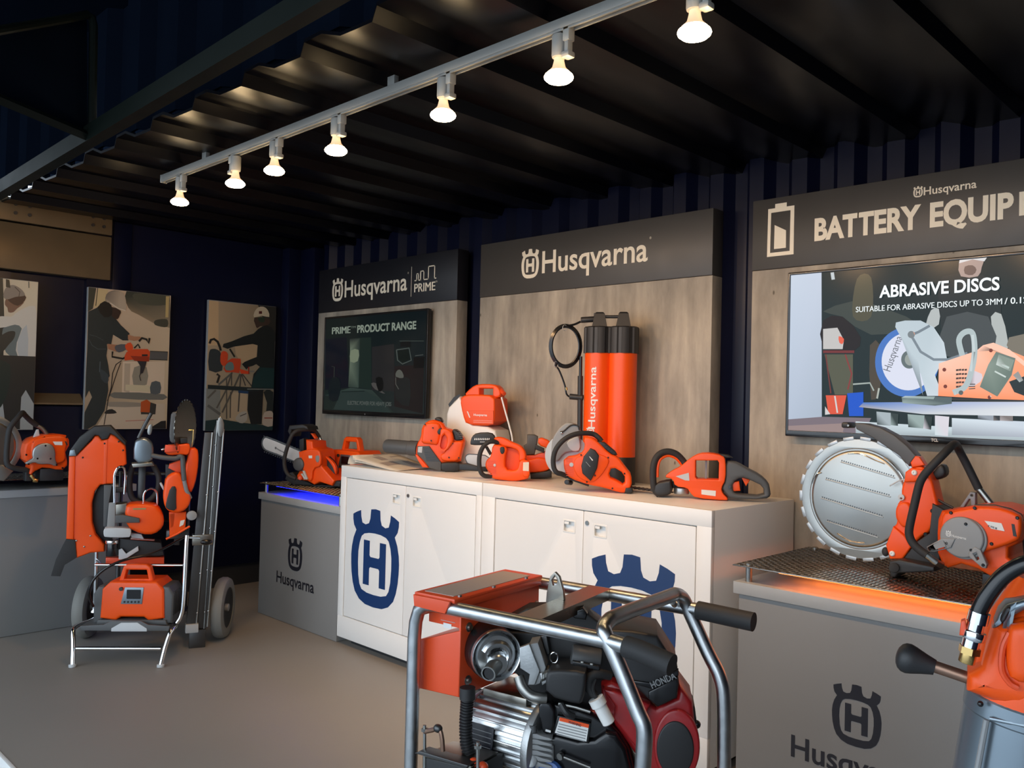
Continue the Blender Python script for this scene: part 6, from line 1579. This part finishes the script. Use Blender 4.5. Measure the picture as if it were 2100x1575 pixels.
# muffler
mc = on_u(f, 782, 728, uc + .085, H1)
mt = on_u(f, 782, 522, uc + .085, H1); rm = abs(mt.z - mc.z)
MX = Vector((.82, -.57, 0)); MC = Vector((uc + .085, mc.y, mc.z)); MY = Vector((.57, .82, 0))
ms = B().lathe([(rm * .99, -.105), (rm * 1.05, -.100), (rm * 1.05, -.012), (rm * 1.02, -.004)], MC, MX, 48)
obj('muffler_drum', ms, 'black_gloss', t, label='black muffler drum')
obj('muffler_face', B().lathe([(0, -.004), (rm * .30, -.004), (rm * .36, .000), (rm * .60, .004), (rm * .78, .004), (rm * .84, -.004), (rm * .92, -.004), (rm * .965, .006), (rm * 1.0, .008), (rm * 1.02, .002), (rm * 1.02, -.010)], MC, MX, 48), 'alu_fin', t, label='silver pressed muffler face')
arc = []
for k in range(10):
    a = rad(160 - 190 * k / 9); arc.append(MC + MX * .003 + MY * (rm * .52 * cos(a)) + Vector((0, 0, rm * .46 * sin(a))))
obj('muffler_rib', B().tube(arc, .011, 10), 'alu_fin', t)
tp0 = MC + MY * (rm * .08) + Vector((0, 0, -rm * .34))
obj('tail_pipe', B().lathe([(.0195, 0), (.0195, .062), (.0160, .062), (.0160, .02), (0, .02)], tp0 + Vector((-.004, .0, 0)), Vector((.28, -.95, -.16)), 28), 'steel', t)
obj('pipe_collar', B().lathe([(.032, -.002), (.028, .008), (.022, .014)], tp0, MX, 24), 'alu_fin', t)
obj('tail_pipe_inside', B().cyl(tp0 + Vector((.28, -.95, -.16)) * .058, tp0 + Vector((.28, -.95, -.16)) * .059, .0158, 20), 'black_plastic', t)
# alternator: finned silver barrel along the frame
ay = .20
A0 = f.v(570, 360, ay - .11, H3)
top = f.v(600, 150, ay - .03, H3); 
az = .545; ra = .098; au0 = f.uv(500, 400, ay - .10, H3)[0]; au1 = f.uv(985, 480, ay - .08, H3)[0]
az = top.z - ra * .96
obj('alternator_barrel', B().cyl((au0, ay, az), (au1, ay, az), ra, 48, bev=.004), 'alu_fin', t, label='silver alternator barrel')
for k in range(30):
    a = rad(k * 12)
    if 60 < (k * 12) < 62: continue
    Rm = Matrix.Rotation(a, 3, 'X')
    c = Vector(((au0 + au1) / 2, ay, az)) + Rm @ Vector((0, 0, ra + .003))
    obj('cooling_fin', B().box(c, (au1 - au0 - .012, .0055 if k % 3 else .013, .012), .0015, Rm), 'alu_fin', t)
obj('end_cover', B().lathe([(0, -.038), (.05, -.036), (.088, -.026), (.102, -.008), (.106, .004), (.100, .004)], (au0, ay, az), (1, 0, 0), 48), 'cast_alu', t, label='rounded silver end cover')
obj('flange', B().cyl((au1, ay, az), (au1 + .022, ay, az), ra + .022, 40, bev=.003), 'cast_alu', t)
tb = f.v(800, 175, ay, H3)
obj('terminal_cover', B().span((au0 + .02, ay - .05, az + ra), (au1 - .03, ay + .08, az + ra + .022), .003), 'bronze_metal', t)
aa = rad(84)
Rm = Matrix.Rotation(aa, 3, 'X')
nm = Vector((au0 + (au1 - au0) * .32, ay, az)) + Rm @ Vector((0, 0, ra + .0115))
np_ = obj('name_plate', B().box(nm, ((au1 - au0) * .40, .066, .002), .0005, Rm), 'ink', t, label='dark name plate')
for k in range(4): obj('plate_line', B().box(nm + Rm @ Vector((0, -.022 + .013 * k, .0012)), ((au1 - au0) * .34, .0015, .0006), 0, Rm), 'mid_grey', np_)
# black corrugated conduit
P = [f.v(520, 150, .03, H3), f.v(512, 260, .03, H3), f.v(505, 400, .03, H3), f.v(512, 540, .03, H3), f.v(550, 680, .035, H3), f.v(600, 800, .05, H3)]
P = spline(P, 24); rr = [.0155 + .0022 * (1 if (i % 4) < 2 else -1) for i in range(len(P))]
obj('conduit', B().tube(P, rr, 16), 'black_plastic', t, label='black corrugated conduit')
obj('conduit_gland', B().tube([f.v(518, 110, .03, H3), f.v(518, 200, .03, H3)], .021, 16), 'black_plastic', t)
# battery with clamp at the lower left
obj('battery', B().prism(f.pts([(170, 640), (560, 735), (560, 1150), (170, 1000)], -.03, H3), -.03, .10, .004), 'black_plastic', t)
obj('battery_top', B().prism(f.pts([(185, 645), (200, 622), (555, 715), (540, 738)], -.034, H3), -.036, .08, .004), 'bronze_metal', t)
obj('clamp_bar', B().prism(f.pts([(150, 598), (190, 580), (560, 690), (545, 712)], -.03, H3), -.05, -.01, .002), 'dark_metal', t)
for x, y0, y1 in ((190, 400, 900), (597, 530, 900)):
    s = obj('clamp_stud', B().tube([f.v(x, y1, -.03, H3), f.v(x, y0, -.03, H3)], .0042, 10), 'steel', t)
    obj('nut', B().cyl(f.v(x, y0 + 48, -.03, H3), f.v(x, y0 + 24, -.03, H3), .009, 6), 'steel', s)
kn = obj('clamp_knob', B().ball(f.v(292, 425, -.03, H3), .011, (1.2, 1, 1), 14), 'dark_metal', t)
obj('clamp_lever', B().tube(spline([f.v(190, 450, -.03, H3), f.v(240, 440, -.03, H3), f.v(300, 430, -.03, H3), f.v(322, 500, -.03, H3), f.v(330, 600, -.03, H3)], 5), .006, 10), 'rust_rod', t)
for x, y in ((566, 688), (636, 718)): obj('terminal_cap', B().ball(f.v(x, y, -.01, H3), .014, (1, 1, .9), 14), 'red_paint', t)
obj('battery_tray', B().span((.02, -.05, .05), (.14, .10, f.uv(170, 1000, -.03, H3)[1] + .0 if False else .30), .003), 'dark_metal', t)

# engine: its parts are traced on a plane that faces the visitor
g = Fr((-1.46, 1.76, 0), rad(36)); g.crop = H2
REL = f.I @ g.M
def eobj(*a, **k):
    o = obj(*a, **k); o.matrix_basis = REL; return o
eng = [(65, 565), (160, 585), (350, 640), (500, 720), (610, 900), (640, 1300), (60, 1300), (40, 800)]
eobj('engine_shroud', B().prism(smooth_pts(g.pts(eng, -.02), 1), -.02, .14, .010, res=3), 'black_gloss', t, label='glossy black engine shroud')
eobj('shroud_step', B().prism(smooth_pts(g.pts([(65, 565), (160, 588), (158, 745), (100, 765), (75, 700)], -.045), 1), -.05, -.01, .006), 'black_gloss', t)
eobj('shroud_bulge', B().prism(smooth_pts(g.pts([(110, 745), (350, 812), (480, 720), (590, 890), (600, 1200), (150, 1200), (110, 900)], -.035), 1), -.04, .0, .012), 'black_gloss', t)
wl = eobj('warning_label', B().prism(g.pts([(188, 665), (353, 706), (338, 802), (160, 752)], -.047), -.048, -.044), 'pale_decal', t, label='white warning label with an orange band')
eobj('label_backing', B().prism(g.pts([(175, 655), (365, 700), (350, 815), (150, 762)], -.046), -.046, -.02, .002), 'black_gloss', t)
o = obj('orange_band', B().prism(g.pts([(188, 665), (353, 706), (350, 726), (184, 685)], -.0485), -.0487, -.0475), 'orange_matt', wl)
for k in range(5):
    y = 705 + k * 15; obj('text_line', B().prism(g.pts([(182 - k * 3, y - 6), (342 - k * 3, y + 34), (341 - k * 3, y + 39), (181 - k * 3, y - 1)], -.0485), -.0487, -.0475), 'mid_grey', wl)
b = B(); q = g.uv(235, 690, -.0487); put_text(b, 'WARNING', q[0], q[1] - .003, .006, -.0490, .034, .03, Matrix.Rotation(rad(13), 4, 'Y')); obj('label_word', b, 'ink', wl)
eobj('small_label', B().prism(g.pts([(108, 732), (138, 740), (136, 752), (106, 744)], -.0505), -.0515, -.05), 'pale_decal', t)
red = [(420, 490), (480, 462), (600, 520), (700, 590), (735, 615), (850, 560), (865, 480), (940, 580), (952, 700), (950, 900), (905, 1250), (640, 1250), (615, 880), (500, 720), (480, 672), (360, 652), (360, 625), (430, 640)]
eobj('fan_housing', B().prism(g.pts(red, .0), .0, .15, .014, res=3), 'engine_red', t, label='red engine fan housing')
eobj('red_flank', B().prism(g.pts([(430, 500), (520, 520), (700, 590), (680, 640), (640, 860), (520, 710), (490, 670), (500, 600)], -.02), -.026, .01, .008), 'engine_red', t)
eobj('fan_rim', B().prism(circ(*g.uv(850, 830, -.01), px_r(g, 210, 0, -.01, (850, 830)) * .62, 40, px_r(g, 210, 0, -.01, (850, 830))), -.012, .02, .006), 'engine_red', t)
fs = eobj('fan_screen', B().prism(circ(*g.uv(842, 850, -.02), px_r(g, 170, 0, -.02, (842, 850)) * .62, 40, px_r(g, 158, 0, -.02, (842, 850))), -.016, .0, .004), 'black_plastic', t, label='black round fan screen')
eobj('fan_side', B().prism(smooth_pts(g.pts([(930, 570), (960, 620), (968, 880), (940, 930), (920, 900)], .03), 1), .02, .12, .005), 'black_plastic', t)
eobj('side_bolt', B().ball(g.v(962, 705, .03), .011), 'black_gloss', t)
air = [(470, 170), (600, 178), (740, 205), (800, 300), (855, 385), (860, 485), (850, 560), (740, 612), (680, 560), (590, 470), (540, 330), (480, 230)]
eobj('air_cleaner', B().prism(g.pts(air, -.03), -.03, .16, .012, res=3), 'black_plastic', t, label='black air cleaner cover')
eobj('air_cleaner_lid', B().prism(g.pts([(590, 455), (700, 470), (860, 395), (860, 430), (705, 505), (600, 475)], -.036), -.037, -.02, .003), 'black_gloss', t)
eobj('air_cleaner_lower', B().prism(g.pts([(690, 520), (855, 440), (858, 480), (850, 556), (742, 608), (690, 560)], -.036), -.037, -.02, .004), 'black_gloss', t)
b = B(); q = g.uv(712, 505, -.04); q2 = g.uv(850, 445, -.04); L = math.hypot(q2[0] - q[0], q2[1] - q[1])
put_text(b, 'HONDA', q[0], q[1], .017, -.0380, L, .02, Matrix.Rotation(-math.atan2(q2[1] - q[1], q2[0] - q[0]), 4, 'Y'))
eobj('lettering', b, 'mid_grey', t, label='raised grey lettering on the air cleaner')
eobj('valve_cover', B().prism(smooth_pts(g.pts([(105, 430), (140, 395), (330, 405), (342, 440), (320, 580), (290, 600), (110, 545)], -.09), 1), -.09, .02, .010, res=3), 'black_plastic', t, label='black cylinder head cover')
c = g.v(250, 320, -.02); d = g.v(415, 355, -.02)
eobj('canister', B().cyl((c.x, -.01, c.z), (d.x, .0, d.z), px_r(g, 62, 0, 0, (300, 330)), 28, bev=.004), 'grey_plastic', t, label='grey canister')
eobj('canister_band', B().prism(g.pts([(260, 345), (415, 375), (412, 400), (262, 372)], -.045), -.048, -.03, .002), 'black_gloss', t)
for x, y in ((315, 355), (368, 366)): eobj('clip', B().box(g.v(x, y, -.049), (.008, .003, .005), .001), 'steel', t)
eobj('intake_hose', B().tube(spline([g.v(385, 540, -.05), g.v(355, 500, -.05), g.v(358, 440, -.05), g.v(410, 418, -.04), g.v(470, 430, -.02)], 5), .012, 12), 'rubber', t)
c = g.v(395, 565, -.06); d = g.v(465, 695, -.06)
eobj('fuel_filter', B().lathe([(.017, 0), (.017, (d - c).length), (.013, (d - c).length + .003), (0, (d - c).length + .003)], c, d - c, 24).lathe([(.021, -.004), (.021, .016)], c, d - c, 24), 'white_plastic', t, label='white plastic fuel filter')
eobj('fuel_line', B().tube(spline([g.v(395, 560, -.06), g.v(375, 500, -.06), g.v(390, 450, -.05)], 5), .005, 8), 'black_plastic', t)
eobj('key_ring', B().tube([g.v(155 + 22 * cos(a), 328 + 30 * sin(a), -.02) for a in [2 * pi * k / 20 for k in range(20)]], .0022, 8, closed=True), 'chrome', t)
eobj('key_stem', B().tube([g.v(150, 355, -.02), g.v(150, 400, -.02)], .004, 8), 'steel', t)
eobj('connector', B().tube(spline([g.v(195, 590, -.06), g.v(225, 640, -.07), g.v(265, 660, -.06)], 4), .009, 10), 'black_plastic', t)
eobj('throttle_pipe', B().tube([g.v(180, 588, -.05), g.v(280, 610, -.05), g.v(360, 635, -.05)], .0045, 8), 'steel', t)
eobj('manifold', B().prism(g.pts([(75, 410), (110, 400), (150, 410), (140, 450), (90, 480)], -.05), -.06, .0, .004), 'cast_alu', t)
eobj('hood_bracket', B().prism(g.pts([(0, 50), (330, 40), (345, 80), (470, 170), (470, 250), (250, 250), (100, 200), (-180, 150)], .06), .06, .14, .006), 'black_plastic', t)
eobj('coil_bracket', B().prism(g.pts([(250, 70), (320, 42), (345, 75), (335, 110), (270, 100)], -.0), -.01, .03, .004), 'black_gloss', t)
eobj('core', B().prism(g.pts([(-200, 180), (470, 200), (560, 470), (420, 640), (60, 570), (-60, 420), (-200, 380)], .05), .05, .14, .006), 'black_plastic', t)
eobj('green_strip', B().prism(g.pts([(82, 200), (115, 195), (135, 300), (118, 310)], .02), .01, .04, .002), 'dark_metal', t)
br = [(735, 490), (790, 468), (850, 620), (822, 700), (782, 700), (792, 640), (738, 605)]
eobj('bracket', B().prism(g.pts(br, -.05, G4), -.056, -.04, .002), 'cast_alu', t, label='light cast bracket beside the muffler')
eobj('bracket_web', B().prism(g.pts([(790, 468), (840, 460), (885, 600), (850, 690), (822, 700), (850, 620)], -.04, G4), -.048, .02, .002), 'mid_grey', t)
eobj('spring', B().tube([g.v(85 + (k / 60) * 60 + 0, 440 - (k / 60) * 30 + 22 * sin(k * .9), -.06 + .010 * cos(k * .9)) for k in range(60)], .0022, 6), 'steel', t)
eobj('exhaust_pipe', B().tube(spline([g.v(910, 30, -.04, H3), g.v(940, 110, -.05, H3), g.v(1000, 172, -.055, H3), g.v(1060, 190, -.055, H3), g.v(1120, 195, -.05, H3)], 6), .0145, 16), 'steel', t, label='bent steel exhaust pipe')
for k in range(6):
    y = 470 + k * 42
    eobj('cylinder_fin', B().prism(smooth_pts(g.pts([(970, y), (1040, y - 12), (1090, y + 10), (1170, y + 30), (1160, y + 46), (1070, y + 34), (970, y + 20)], -.06, H3), 1), -.065, .0, .001), 'mid_grey', t)
eobj('cylinder', B().prism(g.pts([(985, 420), (1040, 400), (1080, 480), (1180, 560), (1180, 900), (960, 900)], -.045, H3), -.05, .02, .006), 'mid_grey', t)
eobj('spark_plug_boot', B().cyl(g.v(1020, 400, -.06, H3), g.v(1022, 450, -.06, H3), .010, 12), 'grey_plastic', t)
eobj('drain_boss', B().cyl(g.v(1000, 670, -.07, H3), g.v(1000, 672, -.03, H3), .018, 16, bev=.003), 'cast_alu', t)
eobj('oil_filter', B().lathe([(.030, 0), (.034, .004), (.034, .05), (.028, .058), (0, .06)], g.v(1180, 770, -.01, H3), Vector((-.15, -.9, .35)), 28), 'blue_disc', t, label='blue oil filter')
eobj('dipstick', B().tube([g.v(195, 885, -.055), g.v(360, 950, -.055)], .004, 8), 'steel', t)
eobj('dipstick_ring', B().cyl(g.v(185, 890, -.06), g.v(200, 880, -.05), .009, 12), 'steel', t)
eobj('sump', B().prism(g.pts([(40, 1100), (900, 1200), (880, 2000), (60, 2000)], .0), .0, .14, .01), 'dark_metal', t) if False else None
eobj('crankcase', B().span((-.16, .0, .062), (.12, .14, .40), .012), 'mid_grey', t)

# ------------------------------------------------------------------ core drill motor at the lower right corner
K4 = (1820, 1150, 2.239)
dp = at_depth(2085, 1500, 1.04)
g = Fr((dp.x, dp.y, 0), rad(16)); g.crop = K4
t = thing('core_drill', 'orange and silver core drill motor with a round black lever, at the lower right corner', 'core drill', g.loc, g.yaw)
def DV(x, y, o=0): return g.v(x, y, o)
ct = DV(640, 640); cb = DV(588, 952)
axd = (ct - cb).normalized()
rB = abs(g.uv(355, 640, -.0)[0] - ct.x) * .985
low = cb - axd * .14
obj('motor_barrel', B().lathe([(rB * .6, -.02), (rB * .9, -.01), (rB, .0), (rB, (ct - low).length - .022), (rB * 1.02, (ct - low).length - .020), (rB * 1.02, (ct - low).length), (rB * .98, (ct - low).length + .004)], low, axd, 56), 'silver_blue', t, label='silver motor barrel')
s0, s1 = DV(455, 730, -rB * .93), DV(405, 1000, -rB * .93)
obj('barrel_groove', B().tube([s0, s1], .0035, 8), 'mid_grey', t)
s0, s1 = DV(470, 725, -rB * .90), DV(640, 760, -rB * 1.0)
obj('barrel_rib', B().tube([s0, s1], .0025, 8), 'silver_blue', t)
obj('barrel_screw', B().ball(DV(427, 657, -rB * .86), .0035), 'black_gloss', t)
redp = [(362, 605), (368, 525), (395, 512), (432, 490), (455, 400), (488, 292), (540, 290), (700, 250), (760, 300), (840, 480), (915, 560), (925, 700), (640, 690), (480, 650)]
obj('motor_head', B().prism(g.pts(redp, -.06), -.065, .07, .018, res=3), 'orange', t, label='orange motor head')
obj('head_skirt', B().lathe([(rB * 1.0, 0), (rB * .99, .03), (rB * .80, .10), (rB * .5, .15)], ct + axd * -.002, axd, 48), 'orange', t)
obj('gear_panel', B().prism(smooth_pts(g.pts([(548, 330), (575, 292), (700, 280), (760, 330), (800, 520), (700, 575), (570, 560), (542, 480)], -.075), 1), -.078, -.05, .012, res=3), 'orange', t)
obj('panel_seam', B().tube(spline([DV(560, 330, -.068), DV(530, 400, -.069), DV(525, 500, -.069), DV(560, 560, -.069), DV(600, 585, -.069)], 5), .0035, 8), 'red_paint', t)
obj('grip_fork', B().prism(g.pts([(480, 305), (510, 235), (545, 195), (700, 150), (720, 210), (640, 215), (585, 245), (560, 275), (550, 322), (537, 322), (548, 262), (520, 290), (505, 305)], -.05), -.06, .05, .006), 'silver_blue', t)
obj('fork_pad', B().prism(smooth_pts(g.pts([(512, 260), (545, 205), (570, 200), (548, 262), (525, 285)], -.055), 1), -.064, -.04, .004), 'black_plastic', t)
obj('lever_rod', B().tube([DV(200, 480, -.02), DV(392, 545, -.02)], .0075, 14), 'rust_rod', t, label='brown steel lever rod')
a, c = DV(218, 490, -.02), DV(45, 432, -.02); L = (c - a).length
obj('lever_knob', B().lathe([(0, 0), (.0095, 0), (.0105, .004), (.0132, L * .3), (.0172, L * .56), (.0188, L * .70), (.0180, L * .83), (.0150, L * .93), (.0098, L * 1.0), (.004, L * 1.03), (0, L * 1.035)], a, c - a, 32), 'black_plastic', t, label='black pear-shaped knob')
hz = -.08
obj('water_hose', B().tube(spline([DV(800, -10, hz), DV(700, 0, hz), DV(610, 22, hz), DV(530, 72, hz), (DV(465, 150, hz)), DV(428, 215, hz), DV(418, 245, hz)], 6), .0095, 14), 'black_gloss', t, label='black water hose')
obj('hose_coupling', B().tube([DV(424, 235, hz), DV(412, 285, hz)], .0115, 16), 'chrome', t)
obj('ball_valve', B().cyl(DV(412, 270, hz), DV(378, 400, hz), .0095, 18).cyl(DV(404, 320, hz), DV(392, 362, hz), .0125, 18, bev=.002), 'chrome', t)
obj('brass_nipple', B().cyl(DV(382, 385, hz), DV(362, 468, hz), .0090, 16, bev=.001).cyl(DV(380, 395, hz), DV(374, 425, hz), .0118, 6), 'brass', t, label='brass hose nipple')
obj('valve_lever', B().prism(g.pts([(338, 272), (358, 265), (366, 325), (385, 335), (385, 345), (330, 338)], hz), hz - .006, hz + .006, .002), 'red_paint', t)
obj('valve_stay', B().tube([DV(395, 340, hz), DV(470, 420, -.05)], .004, 8), 'steel', t) if False else None
obj('hose_clip', B().tube([DV(700, 0, hz), DV(700, 240, -.03)], .006, 8), 'steel', t)
cz_ = low.z
obj('spindle', B().cyl(low - axd * .12, low + axd * .0, .022, 20), 'steel', t)
obj('stand_column', B().span((low.x + .10, .02, .03), (low.x + .16, .08, ct.z + .05), .004), 'light_grey', t)
obj('stand_carriage', B().span((low.x + rB * .4, .0, low.z + .06), (low.x + .14, .05, low.z + .16), .006), 'mid_grey', t)
obj('stand_base', B().span((low.x - .12, -.10, .0), (low.x + .22, .20, .035), .006), 'mid_grey', t)
